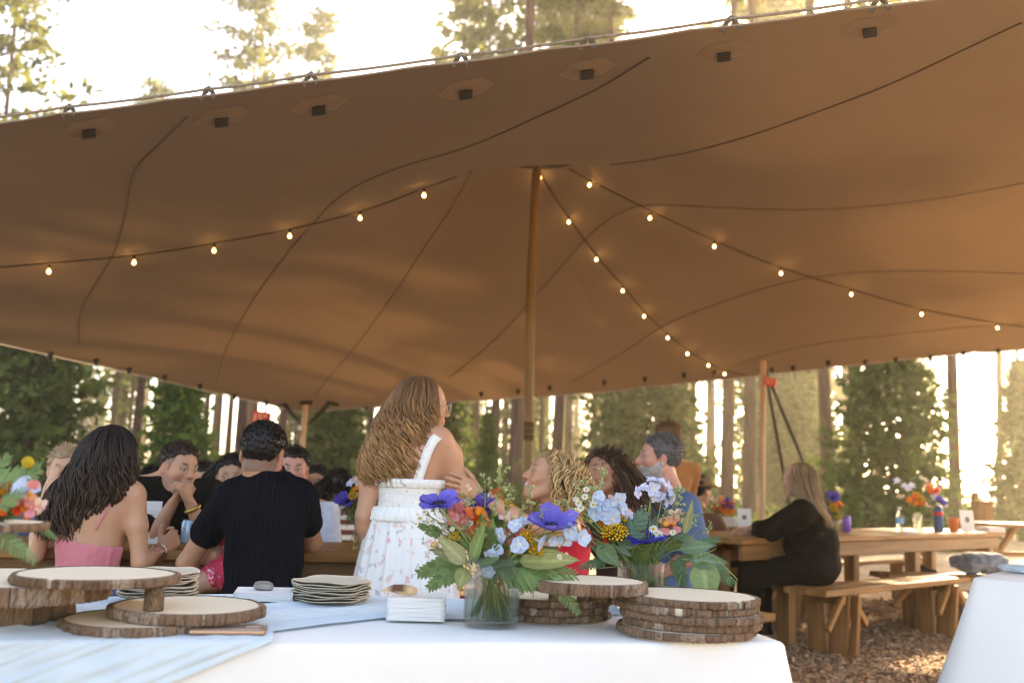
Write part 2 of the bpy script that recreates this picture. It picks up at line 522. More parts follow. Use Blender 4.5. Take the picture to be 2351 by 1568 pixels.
# ------------------------------------------------------------------ stretch tent
T0 = np.array([-5.30, 5.50]); TU = np.array([.970, -.242]); TV = np.array([.242, .970]) ; TV = np.array([.2644, .9644])
TW, TD = 11.0, 8.80
POLE = np.array([.165, 8.6]); PEAK = 4.12
NU, NV = 111, 89
def tent_uv(x, y):
    A = np.stack([TU, TV], 1); q = np.linalg.solve(A, np.array([x, y]) - T0)
    return q
def solve_tent():
    u = np.linspace(0, TW, NU); v = np.linspace(0, TD, NV)
    X = T0[0] + u[:, None] * TU[0] + v[None] * TV[0]
    Y = T0[1] + u[:, None] * TU[1] + v[None] * TV[1]
    near = 2.62 + .0655 * (X[:, 0] + 5.3)
    near = near - .010 * np.abs(np.sin(u / .62 * np.pi)) ** .7
    far = np.interp(u, [0, 2.3, 4.15, 6.25, 8.6, TW], [1.95, 2.13, 2.27, 2.52, 2.80, 3.0])
    far = far - .012 * np.abs(np.sin(u / .8 * np.pi)) ** .7
    left = np.interp(v / TD, [0, .33, .66, 1], [2.62, 2.14, 2.05, 1.95])
    right = np.interp(v / TD, [0, .5, 1], [near[-1], 3.0, 3.0])
    Z = near[:, None] * (1 - v / TD)[None] + far[:, None] * (v / TD)[None] + .3
    fix = np.zeros((NU, NV), bool); val = np.zeros((NU, NV))
    fix[:, 0] = 1; val[:, 0] = near; fix[:, -1] = 1; val[:, -1] = far
    fix[0] = 1; val[0] = left; fix[-1] = 1; val[-1] = right
    rr = np.hypot(X - POLE[0], Y - POLE[1])
    m = rr < .42
    fix |= m; val[m] = (PEAK - .10 * (rr / .42) ** 2)[m]
    # a second pole stands out of sight to the right and pushes the cloth up there
    r2 = np.hypot(X - 4.6, Y - 7.6); m2 = r2 < .3
    fix |= m2; val[m2] = 3.75
    Z[fix] = val[fix]
    for it in range(2600):
        A = .25 * (np.roll(Z, 1, 0) + np.roll(Z, -1, 0) + np.roll(Z, 1, 1) + np.roll(Z, -1, 1))
        Z = Z + 1.0 * (A - Z); Z[fix] = val[fix]
    return u, v, X, Y, Z
tu_, tv_, TX, TY, TZ = solve_tent()
def tent_z(x, y):
    q = tent_uv(x, y); a = np.clip(q[0] / TW * (NU - 1), 0, NU - 1.001); b = np.clip(q[1] / TD * (NV - 1), 0, NV - 1.001)
    i, j = int(a), int(b); fa, fb = a - i, b - j
    return (TZ[i, j] * (1 - fa) * (1 - fb) + TZ[i + 1, j] * fa * (1 - fb) + TZ[i, j + 1] * (1 - fa) * fb + TZ[i + 1, j + 1] * fa * fb)
TN = np.stack([TX, TY, TZ], -1).reshape(-1, 3)
TF = grid_faces(NU, NV)
M_tent, t, p, o = new_mat('tent_cloth')
L = t.links.new
tc = t.nodes.new('ShaderNodeTexCoord')
n1 = t.nodes.new('ShaderNodeTexNoise'); n1.inputs['Scale'].default_value = .9; n1.inputs['Detail'].default_value = 6
L(tc.outputs['Object'], n1.inputs['Vector'])
rp = t.nodes.new('ShaderNodeValToRGB')
rp.color_ramp.elements[0].position = .3; rp.color_ramp.elements[1].position = .7
rp.color_ramp.elements[0].color = (.170, .127, .093, 1); rp.color_ramp.elements[1].color = (.193, .146, .108, 1)
L(n1.outputs[0], rp.inputs[0]); L(rp.outputs[0], p.inputs['Base Color'])
p.inputs['Roughness'].default_value = .85; p.inputs['Specular IOR Level'].default_value = .15
n2 = t.nodes.new('ShaderNodeTexNoise'); n2.inputs['Scale'].default_value = 260
L(tc.outputs['Object'], n2.inputs['Vector'])
n3 = t.nodes.new('ShaderNodeTexNoise'); n3.inputs['Scale'].default_value = 3; n3.inputs['Detail'].default_value = 2
L(tc.outputs['Object'], n3.inputs['Vector'])
ad = t.nodes.new('ShaderNodeMath'); ad.operation = 'MULTIPLY_ADD'; ad.inputs[1].default_value = .12; L(n2.outputs[0], ad.inputs[0]); L(n3.outputs[0], ad.inputs[2])
b = t.nodes.new('ShaderNodeBump'); b.inputs['Strength'].default_value = .14; b.inputs['Distance'].default_value = .012
L(ad.outputs[0], b.inputs['Height']); L(b.outputs[0], p.inputs['Normal'])
tr = t.nodes.new('ShaderNodeBsdfTranslucent'); tr.inputs[0].default_value = (.26, .14, .07, 1)
ms = t.nodes.new('ShaderNodeMixShader'); ms.inputs[0].default_value = .08
L(p.outputs[0], ms.inputs[1]); L(tr.outputs[0], ms.inputs[2]); L(ms.outputs[0], o.inputs[0])
M_seam = mat('seam_stitching', (.145, .106, .076), .9)
M_patch = mat('reinforcing_patch', (.27, .20, .145), .85, (.24, .178, .128), 6)
M_velcro = mat('dark_webbing', (.035, .032, .028), .9)
M_rope = mat('edge_rope', (.33, .26, .19), .8, (.22, .17, .12), 60, bump=.5, bscale=300)
tent = thing('tent', 'large tan stretch tent with a roped scalloped edge roofing the tables', 'tent', (T0[0], T0[1], 0))
def tl(P): return np.asarray(P) - np.array([T0[0], T0[1], 0])
canopy = link('canopy', mesh_np('canopy', tl(TN), TF, mats=M_tent), tent)
tent_bvh = BVHTree.FromPolygons([Vector(v) for v in TN.tolist()], TF.tolist())
EYE = Vector((0, 0, CAM_Z))
def on_tent(px, py, off=.004):
    d = ray(px, py).normalized()
    h = tent_bvh.ray_cast(EYE, d)
    if h[0] is None: return None
    n = h[1]
    if n.dot(d) > 0: n = -n
    return h[0] + n * off
def smooth_px(pts, k=10):
    P = np.array(pts, float); t = np.arange(len(P))
    tt = np.linspace(0, len(P) - 1, (len(P) - 1) * k + 1)
    out = []
    for a in tt:
        i = min(int(a), len(P) - 2); f = a - i
        p0 = P[max(i - 1, 0)]; p1 = P[i]; p2 = P[i + 1]; p3 = P[min(i + 2, len(P) - 1)]
        out.append(.5 * ((2 * p1) + (-p0 + p2) * f + (2 * p0 - 5 * p1 + 4 * p2 - p3) * f * f + (-p0 + 3 * p1 - 3 * p2 + p3) * f ** 3))
    return np.array(out)
SEAMS = [
    [(430, 268), (372, 325), (318, 378), (300, 420), (286, 500), (262, 580), (215, 660), (186, 715), (180, 790)],
    [(1490, 132), (1370, 205), (1230, 270), (1080, 335), (930, 380), (830, 420), (770, 460), (730, 500), (660, 580), (580, 690), (520, 800), (497, 880)],
    [(2345, 52), (2200, 120), (2050, 190), (1900, 248), (1740, 305), (1600, 345), (1480, 368), (1400, 378)],
    [(1082, 392), (1040, 470), (980, 560), (900, 680), (820, 790), (760, 860), (725, 905)],
    [(2349, 420), (2200, 448), (2050, 468), (1900, 480), (1750, 480), (1600, 474), (1500, 470), (1440, 482), (1370, 525), (1290, 610), (1220, 690), (1130, 785), (1030, 868)],
    [(2349, 628), (2200, 623), (2050, 622), (1900, 632), (1780, 655), (1640, 700), (1530, 745), (1420, 815), (1310, 880)],
    [(2349, 742), (2200, 752), (2050, 768), (1900, 786), (1760, 815), (1660, 848)],
]
for sm in SEAMS:
    # a seam is a flat ribbon sewn under the cloth
    P = [on_tent(*q, off=.003) for q in smooth_px(sm)]
    P = [q for q in P if q is not None]
    if len(P) < 3: continue
    keep = [P[0]]
    for q in P[1:]:
        if (q - keep[-1]).length < 1.6: keep.append(q)
    v, f = tube(tl(np.array(keep)), .0052, 5, flat=1)
    link('seam', mesh_np('seam', v, f, mats=M_seam), tent)
# near edge: hem, rope, loops, patches, dark webbing tabs
hem = np.array([TN[i * NV] for i in range(NU)])
v, f = tube(tl(hem), .006, 6); link('hem', mesh_np('hem', v, f, mats=M_patch), tent)
def edge_pt(px, lift=0.0):
    """point of the near edge that shows at that x of the picture"""
    best = None
    for i in range(NU - 1):
        for f in np.linspace(0, 1, 12):
            q = hem[i] * (1 - f) + hem[i + 1] * f
            d = np.array(q) - np.array(EYE)
            cx = PCX + FD * (d @ np.array(_r)) / (d @ np.array(_f))
            if d @ np.array(_f) > .5 and (best is None or abs(cx - px) < best[0]): best = (abs(cx - px), q.copy())
    return best[1]
loops_px = [-95, 152, 468, 705, 1050, 1338, 1666, 2008, 2330]
rope_pts = []
LP = [edge_pt(a) for a in loops_px]
up = np.array([0, 0, 1.0])
ext0 = LP[0] * 2 - LP[1]; ext1 = LP[-1] * 2 - LP[-2]
for q in [ext0] + LP + [ext1]: rope_pts.append(q + np.array([0, -.010, .028]))
rp_ = np.concatenate([rope_pts[i] + (rope_pts[i + 1] - rope_pts[i]) * np.linspace(0, 1, 6)[:-1, None] + np.array([0, 0, -.006]) * np.sin(np.linspace(0, np.pi, 6))[:-1, None] for i in range(len(rope_pts) - 1)])
v, f = tube(tl(rp_), .0072, 8)
link('rope', mesh_np('rope', v, f, mats=M_rope), tent)
patch_px = [(205, 303), (509, 277), (732, 250), (1070, 213), (1348, 167), (1662, 126), (1997, 70)]
for i, q in enumerate(LP):
    d = np.array([TU[0], TU[1], .0623]); d /= np.linalg.norm(d)
    base = q + d * .02
    for sgn in (-1, 1):   # two straps that rise from the hem and wrap over the rope
        pts = [base + d * .034 * sgn + up * -.02, base + d * .022 * sgn + up * .012, base + d * .010 * sgn + up * .026 - np.array([0, .014, 0]), base - d * .004 * sgn + up * .042, base - d * .012 * sgn + up * .034 + np.array([0, .015, 0]), base - d * .016 * sgn + up * .02 + np.array([0, .012, 0])]
        v, f = tube(tl(np.array(pts)), .011, 6, flat=.35)
        link('loop', mesh_np('loop', v, f, mats=mat('strap', (.10, .078, .055), .9) if i == 0 and sgn < 0 else bpy.data.materials['strap']), tent)
for (px, py) in patch_px:
    # hexagonal reinforcing patch with a dark webbing tab
    hx = [(-66, 4), (-36, -20), (38, -21), (66, -2), (40, 16), (-30, 20)]
    sl = -.16
    for _k in range(30):
        if all(on_tent(px + a, py - 8 + b_ + a * sl) is not None for a, b_ in hx): break
        py += 3
    fan = [on_tent(px, py - 8, .0045)] + [on_tent(px + a, py - 8 + b_ + a * sl, .0045) for a, b_ in hx]
    if any(q is None for q in fan): continue
    dense = [];  n = len(hx)
    V = [fan[0]]
    for r_ in (.5, 1.0):
        for k in range(n):
            for s_ in range(3):
                a = hx[k][0] * (1 - s_ / 3) + hx[(k + 1) % n][0] * s_ / 3; b_ = hx[k][1] * (1 - s_ / 3) + hx[(k + 1) % n][1] * s_ / 3
                V.append(on_tent(px + a * r_, py - 8 + (b_ + a * sl) * r_, .0045 if r_ < 1 else .0025) or fan[0])
    m = n * 3
    F3 = np.array([[0, 1 + k, 1 + (k + 1) % m] for k in range(m)]); F4 = np.array([[1 + k, 1 + m + k, 1 + m + (k + 1) % m, 1 + (k + 1) % m] for k in range(m)])
    pt = link('patch', mesh_np('patch', tl(np.array([tuple(q) for q in V])), [F3, F4], mats=M_patch), tent)
    c = [on_tent(px - 16, py - 8 + 2, .008), on_tent(px + 15, py - 8 - 2, .008), on_tent(px + 15, py + 8, .012), on_tent(px - 15, py + 12, .012)]
    V = np.array([tuple(q) for q in c]); V2 = V + np.array([0, -.004, -.004])
    v = np.vstack([V, V2]); f = np.array([[0, 1, 2, 3], [4, 7, 6, 5], [0, 4, 5, 1], [1, 5, 6, 2], [2, 6, 7, 3], [3, 7, 4, 0]])
    link('webbing_tab', mesh_np('webbing_tab', tl(v), f, False, mats=M_velcro), pt)
# far edges: clips and perimeter line
M_clip = mat('dark_clip', (.03, .025, .02), .6)
clip_me = None
far_px = [(118, 813), (222, 826), (298, 846), (380, 862), (460, 883), (540, 906), (612, 920), (842, 934), (905, 918), (1105, 902), (1190, 896), (1262, 888), (1387, 876), (1480, 868), (1570, 858), (1640, 852), (1772, 846), (1820, 842), (1900, 830), (1985, 828), (2055, 822), (2135, 818), (2210, 808), (2290, 802)]
for k, (px, py) in enumerate(far_px):
    q = None
    for dy in range(0, 60, 2):
        q = on_tent(px, py - dy, .01)
        if q is not None: break
    if q is None: continue
    if clip_me is None:
        v, f = tube([(0, 0, .03), (0, -.012, .012), (0, -.016, -.015), (0, -.004, -.045)], [.014, .030, .026, .012], 8); clip_me = mesh_np('clip', v, f, mats=M_clip)
    link('clip', clip_me, tent, loc=tl(np.array(q)))
for e in (0, 1):
    P = np.array([TN[i * NV + NV - 1] for i in range(NU)]) if e == 0 else np.array([TN[j] for j in range(NV)])
    P = P + (np.array([.242, .97, 0]) if e == 0 else np.array([-.97, .242, 0])) * .06 + np.array([0, 0, -.01])
    v, f = tube(tl(P[::4]), .006, 6); link('edge_line', mesh_np('edge_line', v, f, mats=M_rope), tent)
    P = np.array([TN[i * NV + NV - 1] for i in range(NU)]) if e == 0 else np.array([TN[j] for j in range(NV)])
    v, f = tube(tl(P), .009, 6); link('hem', mesh_np('hem', v, f, mats=M_patch), tent)
# poles
M_pole = mat('peeled_pole_wood', (.20, .115, .045), .55, (.30, .175, .07), 3, stretch=(6, 6, .5), bump=.3, bscale=14)
M_pole2 = mat('pale_pole_wood', (.42, .27, .17), .6, (.55, .38, .26), 4, stretch=(6, 6, .5))
M_band = mat('pole_band', (.11, .06, .02), .6)
pole = thing('tent_pole', 'tall round peeled wooden centre pole with a dark band, holding up the tent peak', 'tent pole', (POLE[0], POLE[1], 0))
zz = np.linspace(0, PEAK - .05, 16)
v, f = tube(np.stack([.012 * np.sin(zz * 1.7), 0 * zz, zz], 1), .043 - .004 * zz / 4 + .0015 * np.sin(zz * 9), 14)
shaft = link('shaft', mesh_np('shaft', v, f, mats=M_pole), pole)
zb = at(1210, 990, POLE[1]).z
for k in (-.055, .0, .055):
    v, f = tube([(.012 * math.sin((zb + k) * 1.7), 0, zb + k - .024), (.012 * math.sin((zb + k) * 1.7), 0, zb + k + .024)], .0465, 14); link('band', mesh_np('band', v, f, mats=M_band), shaft)
v, f = lathe([(0.0, .09), (.12, .085), (.26, .05), (.40, .0), (.40, -.012), (.2, .02), (.0, .03)], 20)
link('pole_cap', mesh_np('pole_cap', v, f, mats=M_velcro), pole, loc=(0, 0, PEAK - .13))
def side_pole(px, py, y, label, tilt=0):
    q = at(px, 1000, y); zt = min(tent_z(q.x, y - .35) - .02, 9)
    o = thing('tent_pole', label, 'tent pole', (q.x, y, 0))
    s = np.linspace(0, 1, 8)
    v, f = tube(np.stack([tilt * s, -.3 * s * 0, zt * s], 1), .042 - .006 * s, 12); link('shaft', mesh_np('shaft', v, f, mats=M_pole2), o)
    return o, q, zt
pl, q, zt = side_pole(689, 900, 13.2, 'pale wooden corner pole under the lowest corner of the tent, left of the girl', .05)
v, f = tube([(.05, 0, zt - .05), (.05, 0, zt + .03)], [.075, .10], 12); link('foot_cap', mesh_np('cap', v, f, mats=M_clip), pl)
for sx, sz in ((-1, .02), (1, .05)):   # straps that bunch under the corner
    v, f = tube([(.05 + sx * .42, .1, zt - .08 + sz), (.05 + sx * .30, .05, zt - .06 + sz), (.05 + sx * .16, 0, zt - .20), (.05 + sx * .05, 0, zt - .30)], [.02, .035, .03, .015], 8, flat=.5); link('strap', mesh_np('strap', v, f, mats=M_clip), pl)
v, f = cbox(.05, .03, .06, .006, (.0, -.04, zt - .36)); link('ratchet', mesh_np('ratchet', v, f, mats=mat('white_ratchet', (.6, .6, .6), .4)), pl)
v, f = tube([(.02, -.03, zt - .40), (-.05, -.02, zt - .50)], [.02, .03], 8); link('rope_tail', mesh_np('tail', v, f, mats=M_rope), pl)
pr, q, zt2 = side_pole(1747, 900, 12.0, 'pale wooden pole at the right tent edge beside the tilted EXIT sign', .03)
for dx, dy in ((.75, .9), (1.25, .5)):  # the two slanting guy straps behind it
    v, f = tube([(.05, .02, zt2 - .15), (dx, dy, .02)], .020, 8); link('guy_strap', mesh_np('guy', v, f, mats=M_velcro), pr)

# string lights
M_wire = mat('light_wire', (.05, .032, .02), .7)
M_sock = mat('bulb_socket', (.02, .016, .012), .5)
M_bulb, t, p, o = new_mat('lit_bulb')
em = t.nodes.new('ShaderNodeEmission'); em.inputs[0].default_value = (1.0, .50, .17, 1); em.inputs[1].default_value = 9
t.links.new(em.outputs[0], o.inputs[0])
M_fil, t, p, o = new_mat('lit_filament')
em = t.nodes.new('ShaderNodeEmission'); em.inputs[0].default_value = (1.0, .66, .30, 1); em.inputs[1].default_value = 24
t.links.new(em.outputs[0], o.inputs[0])
M_bglass, t, p, o = new_mat('bulb_glass')
tg = t.nodes.new('ShaderNodeBsdfTransparent'); em = t.nodes.new('ShaderNodeEmission'); em.inputs[0].default_value = (1, .5, .16, 1); em.inputs[1].default_value = .55
ad = t.nodes.new('ShaderNodeAddShader'); t.links.new(tg.outputs[0], ad.inputs[0]); t.links.new(em.outputs[0], ad.inputs[1]); t.links.new(ad.outputs[0], o.inputs[0])
BS = .72
bv, bf = lathe([(.0, 0), (.008, -.001), (.013, -.010), (.021, -.026), (.024, -.040), (.020, -.054), (.010, -.062), (.0, -.064)], 14)
bulb_me = mesh_np('bulb', bv * BS, bf, mats=M_bglass)
sv, sf = lathe([(.0, .03), (.010, .03), (.0135, .024), (.0135, .002), (.011, -.002), (.0, -.002)], 10)
sock_me = mesh_np('socket', sv * .8, sf, mats=M_sock)
fv, ff = lathe([(.0, -.022), (.007, -.026), (.0115, -.036), (.0105, -.046), (.0, -.052)], 10)
fil_me = mesh_np('filament', fv * BS, ff, mats=M_fil)
STR = [
    ('string of warm bulbs under the left half of the tent, rising to the peak', [(-70, 612), (0, 605), (308, 578), (491, 550), (664, 518), (825, 478), (972, 424), (1045, 396)],
     [(113, 610), (308, 590), (491, 563), (664, 530), (825, 489), (972, 436)], .030),
    ('string of warm bulbs falling steeply from the centre pole to the low right edge', [(1236, 392), (1305, 494), (1368, 580), (1430, 652), (1480, 712), (1533, 762), (1578, 799), (1626, 828), (1668, 846), (1710, 856)],
     [(1241, 404), (1307, 505), (1370, 590), (1430, 662), (1479, 721), (1533, 771), (1578, 808), (1626, 835), (1663, 855)], .030),
    ('long string of warm bulbs running from the peak to the right side of the tent', [(1310, 384), (1355, 408), (1420, 440), (1500, 480), (1641, 546), (1793, 608), (1954, 658), (2115, 704), (2289, 736), (2349, 744)],
     [(1358, 419), (1495, 493), (1641, 558), (1793, 620), (1954, 669), (2115, 715), (2289, 747)], .030)]
for lb, wire, bulbs, dz in STR:
    P = [on_tent(*q, off=.03) for q in smooth_px(wire, 4)]
    P = [q for q in P if q is not None]
    o_ = P[0]
    s = thing('string_lights', lb, 'string lights', o_, group='string lights under the tent')
    W = np.array([tuple(q - o_) for q in P])
    ok = np.r_[True, np.linalg.norm(np.diff(W, axis=0), axis=1) < 2.0]
    v, f = tube(W[ok], .0065, 6); link('wire', mesh_np('wire', v, f, mats=M_wire), s)
    for (bx, by) in bulbs:
        q = on_tent(bx, by - 12, .03)
        if q is None: continue
        b = link('bulb', bulb_me, s, loc=q - o_ + Vector((0, 0, -.03)))
        link('socket', sock_me, b); link('filament', fil_me, b)
# ------------------------------------------------------------------ wooden tables and benches
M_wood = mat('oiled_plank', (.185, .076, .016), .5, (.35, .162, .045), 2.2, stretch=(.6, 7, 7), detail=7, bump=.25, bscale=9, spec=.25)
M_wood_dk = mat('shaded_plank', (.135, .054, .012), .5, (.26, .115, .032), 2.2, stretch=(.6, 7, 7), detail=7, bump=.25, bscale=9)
M_wood_v = mat('upright_plank', (.17, .070, .016), .5, (.32, .145, .042), 2.2, stretch=(7, 7, .6), detail=7, bump=.25, bscale=9)
_cb = {}
def plank(name, sx, sy, sz, parent, loc, rot=(0, 0, 0), m=None, c=.005):
    key = (round(sx, 4), round(sy, 4), round(sz, 4), (m or M_wood).name, name)
    if key not in _cb:
        v, f = cbox(sx, sy, sz, c); _cb[key] = mesh_np(name, v, f, False, mats=m or M_wood)
    return link(name, _cb[key], parent, loc, rot)
def picnic_table(label, x, y, ang, L, W, H=.75, np_=5, legs=None, group=None):
    """x, y: middle of the near long edge; local x runs along the table, y away"""
    o = thing('picnic_table', label, 'table', (x, y, 0), ang, group)
    w = W / np_
    for k in range(np_):
        plank('plank', L, w - .006, .042, o, (0, w * (k + .5), H - .021))
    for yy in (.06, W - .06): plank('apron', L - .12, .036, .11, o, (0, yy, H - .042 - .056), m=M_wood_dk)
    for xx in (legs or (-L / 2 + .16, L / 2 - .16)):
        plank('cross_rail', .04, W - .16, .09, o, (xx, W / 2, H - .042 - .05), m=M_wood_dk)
        for yy in (.10, W - .10): plank('leg', .10, .10, H - .043, o, (xx, yy, (H - .043) / 2), m=M_wood_v)
    return o
def bench(label, x, y, ang, L, W=.32, H=.45, group='wooden benches beside the tables'):
    o = thing('bench', label, 'bench', (x, y, 0), ang, group)
    for k in range(2): plank('plank', L, W / 2 - .004, .042, o, (0, W * (.25 + .5 * k), H - .021))
    for sx in (-1, 1):
        xx = sx * (L / 2 - .30)
        # two splayed uprights form the end, a rail ties them, a slanting brace runs to the seat
        plank('end_panel', .04, W * .42, H - .044, o, (xx, W * .24, (H - .044) / 2), (R(3), 0, 0), M_wood_v)
        plank('end_panel', .04, W * .42, H - .044, o, (xx, W * .76, (H - .044) / 2), (R(-3), 0, 0), M_wood_v)
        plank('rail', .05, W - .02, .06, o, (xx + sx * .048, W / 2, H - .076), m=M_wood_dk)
        plank('post', .045, .05, H - .044, o, (xx - sx * .055, -.01, (H - .044) / 2), (R(4), 0, 0), M_wood_v)
        for s2 in (-1, 1):
            plank('brace', .30, .035, .045, o, (xx + s2 * .155, .02, H - .15), (0, s2 * R(45), 0), M_wood)
    return o
A13 = R(13)
d13 = np.array([math.cos(A13), math.sin(A13)]); n13 = np.array([-math.sin(A13), math.cos(A13)])
tA = np.array([-.42, 4.62]) - d13 * 1.3
picnic_table('dark stained plank table between the pink top woman and the man with clasped hands', tA[0], tA[1], A13, 2.6, .78, .745, group='long plank tables under the tent')
b1 = tA - n13 * .42 - d13 * .1
bench('bench carrying the woman in pink and the man in the black polo', b1[0], b1[1], A13, 2.3)
b2 = tA + n13 * .92 - d13 * .1
bench('bench behind the dark left table, under the man with clasped hands', b2[0], b2[1], A13, 2.3)
# long table on the right, turned 43 degrees
A43 = R(43)
d43 = np.array([math.cos(A43), math.sin(A43)]); n43 = np.array([-math.sin(A43), math.cos(A43)])
def B(s, n): return d43 * s + n43 * n
tB = B(8.05, 3.88)
picnic_table('long honey coloured plank table on the right with bouquet, bottles and card on top', tB[0], tB[1], A43, 4.5, .76, .76, legs=(-1.55, .45, 2.02), group='long plank tables under the tent')
q = B(7.2, 3.42); bench('bench in front of the long right table, the woman in black sits on it', q[0], q[1], A43, 2.26)
q = B(9.1, 4.72); bench('bench on the far side of the long right table, standing in full sun', q[0], q[1], A43, 2.9)
q = at(2290, 1300, 8.3); bench('sunlit bench end with a grey jacket, past the white cloth on the right', q.x, q.y, R(8), 1.9)
q = at(1690, 1206, 8.9); picnic_table('small plank table beside the person in the brown hat', q.x - .1, q.y, R(5), 1.5, .75, .75, group='long plank tables under the tent')
q = at(1700, 1280, 8.2); bench('bench in the shade before the small table by the brown hat', q.x, q.y - .1, R(5), 1.5)
# where the three who smile at the girl sit
gd = np.array([.78, .62]); ga = math.atan2(gd[1], gd[0])
q = np.array([.62, 4.83]); bench('bench under the curly blonde, the brunette and the grey haired man', q[0], q[1] - .1, ga, 2.1)
q = at(2332, 1190, 13.0)
tX = thing('trestle_table', 'pale far trestle table with crossed legs at the right edge of the view', 'table', (q.x + .55, 13.0, 0), R(10))
for k in range(4): plank('plank', 1.8, .19, .04, tX, (0, .1 + .195 * k, .74))
for xx in (-.6, .6):
    for s in (-1, 1): plank('leg', .06, .07, .95, tX, (xx, .4, .36), (0, s * R(38), 0), M_wood_v)
plank('stretcher', 1.2, .05, .06, tX, (0, .4, .36))
for (px, y, h, w, lb) in ((2257, 14, .98, .20, 'square wooden post, the stouter of two behind the white card'), (2240, 14.3, 1.15, .09, 'thin wooden stake behind the white card')):
    q = at(px, 1190, y); o = thing('wooden_post', lb, 'post', (q.x, y, 0))
    plank('post', w, w * .8, h, o, (0, 0, h / 2), m=M_wood_v)
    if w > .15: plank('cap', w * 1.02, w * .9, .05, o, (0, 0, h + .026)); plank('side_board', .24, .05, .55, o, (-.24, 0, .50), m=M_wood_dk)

# ------------------------------------------------------------------ cloth covered buffet tables
M_cloth = mat('white_table_linen', (.84, .825, .79), .85, (.80, .785, .76), 2.5, bump=.12, bscale=420, sheen=.1)
M_fold = mat('folding_table_top', (.5, .5, .48), .5)
M_steel = mat('grey_steel', (.3, .3, .32), .4, metal=.8)
def buffet(label, clabel, corner, e1, e2, L, W, H=.75, seed=1, flare=.07):
    """corner: one corner of the table, e1 / e2 unit directions along L and W"""
    e1 = np.array([*e1, 0.0]); e2 = np.array([*e2, 0.0])
    c0 = np.array([*corner, 0.0])
    mid = c0 + e1 * L / 2 + e2 * W / 2
    ang = math.atan2(e1[1], e1[0])
    fl = 1 if e1[0] * e2[1] - e1[1] * e2[0] > 0 else -1
    o = thing('folding_table', label, 'table', tuple(mid), ang)
    v, f = cbox(L - .02, W - .02, .04, .008); link('table_top', mesh_np('table_top', v, f, mats=M_fold), o, (0, 0, H - .03))
    for sx in (-1, 1):
        for sy in (-1, 1):
            v, f = tube([(sx * (L / 2 - .25), sy * (W / 2 - .12), .0), (sx * (L / 2 - .25), sy * (W / 2 - .12), H - .05)], .014, 8); link('leg', mesh_np('leg', v, f, mats=M_steel), o)
    # cloth: rounded loops from the top outward and down
    rg = np.random.RandomState(seed)
    n = 260
    per = np.linspace(0, 1, n, endpoint=False) * 2 * (L + W)
    def rect(t, hx, hy, rad):
        P = []
        for a in t:
            if a < L: p = (-L / 2 + a, -W / 2)
            elif a < L + W: p = (L / 2, -W / 2 + a - L)
            elif a < 2 * L + W: p = (L / 2 - (a - L - W), W / 2)
            else: p = (-L / 2, W / 2 - (a - 2 * L - W))
            P.append(p)
        return np.array(P)
    base = rect(per, L / 2, W / 2, 0)
    # outward direction, turning smoothly round the corners
    nx = np.clip((np.abs(base[:, 0]) - (L / 2 - .10)) / .10, 0, 1) * np.sign(base[:, 0]); ny = np.clip((np.abs(base[:, 1]) - (W / 2 - .10)) / .10, 0, 1) * np.sign(base[:, 1])
    on_x = np.isclose(np.abs(base[:, 0]), L / 2); on_y = np.isclose(np.abs(base[:, 1]), W / 2)
    nx = np.where(on_x, np.sign(base[:, 0]), nx * .6); ny = np.where(on_y, np.sign(base[:, 1]), ny * .6)
    nn = np.hypot(nx, ny) + 1e-9; N = np.stack([nx / nn, ny / nn], 1)
    corner_w = np.exp(-(np.hypot(np.abs(base[:, 0]) - L / 2, np.abs(base[:, 1]) - W / 2) / .16) ** 2)
    ph = sum(np.sin(per * k + rg.rand() * 6.28) * a for k, a in ((9.0, .5), (15.3, .35), (23.1, .25), (4.2, .4)))
    rows = []
    for q in np.linspace(.02, 1, 12): rows.append(np.column_stack([base * q * np.array([(L - .03) / L, (W - .03) / W]), np.full(n, H)]))
    for k in range(1, 6):
        a = k / 5 * np.pi / 2
        rows.append(np.column_stack([base * np.array([(L - .03) / L, (W - .03) / W]) + N * .016 * math.sin(a), np.full(n, H - .016 * (1 - math.cos(a)))]))
    hang = np.linspace(0, 1, 20)[1:]
    for h in hang:
        out = .016 + h * (.02 + flare * corner_w * 1.6) + h ** 1.1 * .045 * ph * (1 + corner_w)
        rows.append(np.column_stack([base * np.array([(L - .03) / L, (W - .03) / W]) + N * out[:, None], np.full(n, H - .016 - h * (H - .05))]))
    V = np.concatenate(rows)
    V[:, 2] += np.where(V[:, 2] > H - .001, .0012 * np.sin(V[:, 0] * 11 + 2 * np.sin(V[:, 1] * 7)) * np.sin(V[:, 1] * 9 + 1), 0)
    F = [grid_faces(len(rows), n, wrap_v=True)]
    V = np.vstack([V, [0, 0, H]]); i = np.arange(n)
    F.append(np.stack([np.full(n, len(V) - 1), i, (i + 1) % n], -1))
    me = mesh_np('tablecloth', V, F, mats=M_cloth)
    c = link('tablecloth', me, None, tuple(mid), (0, 0, ang))
    tag(c, clabel, 'tablecloth')
    return mid, ang
BE1 = -d13; BN = np.array([-math.sin(A13), math.cos(A13)])
BC = np.array([.664, 2.375])            # right near corner of the buffet
buf_mid, buf_ang = buffet('folding buffet table under the long white cloth in front', 'white linen cloth over the front buffet with the wood slices and flowers', BC - d13 * 2.4, d13, n13, 2.4, .76, .748, 3)
e1 = np.array([.61, .792]); e2 = np.array([.792, -.61])
buffet('folding table under the white cloth at the lower right', 'white linen cloth over the table at the lower right corner', (2.035, 4.42), e2, e1, 1.5, .80, .748, 9, flare=.14)
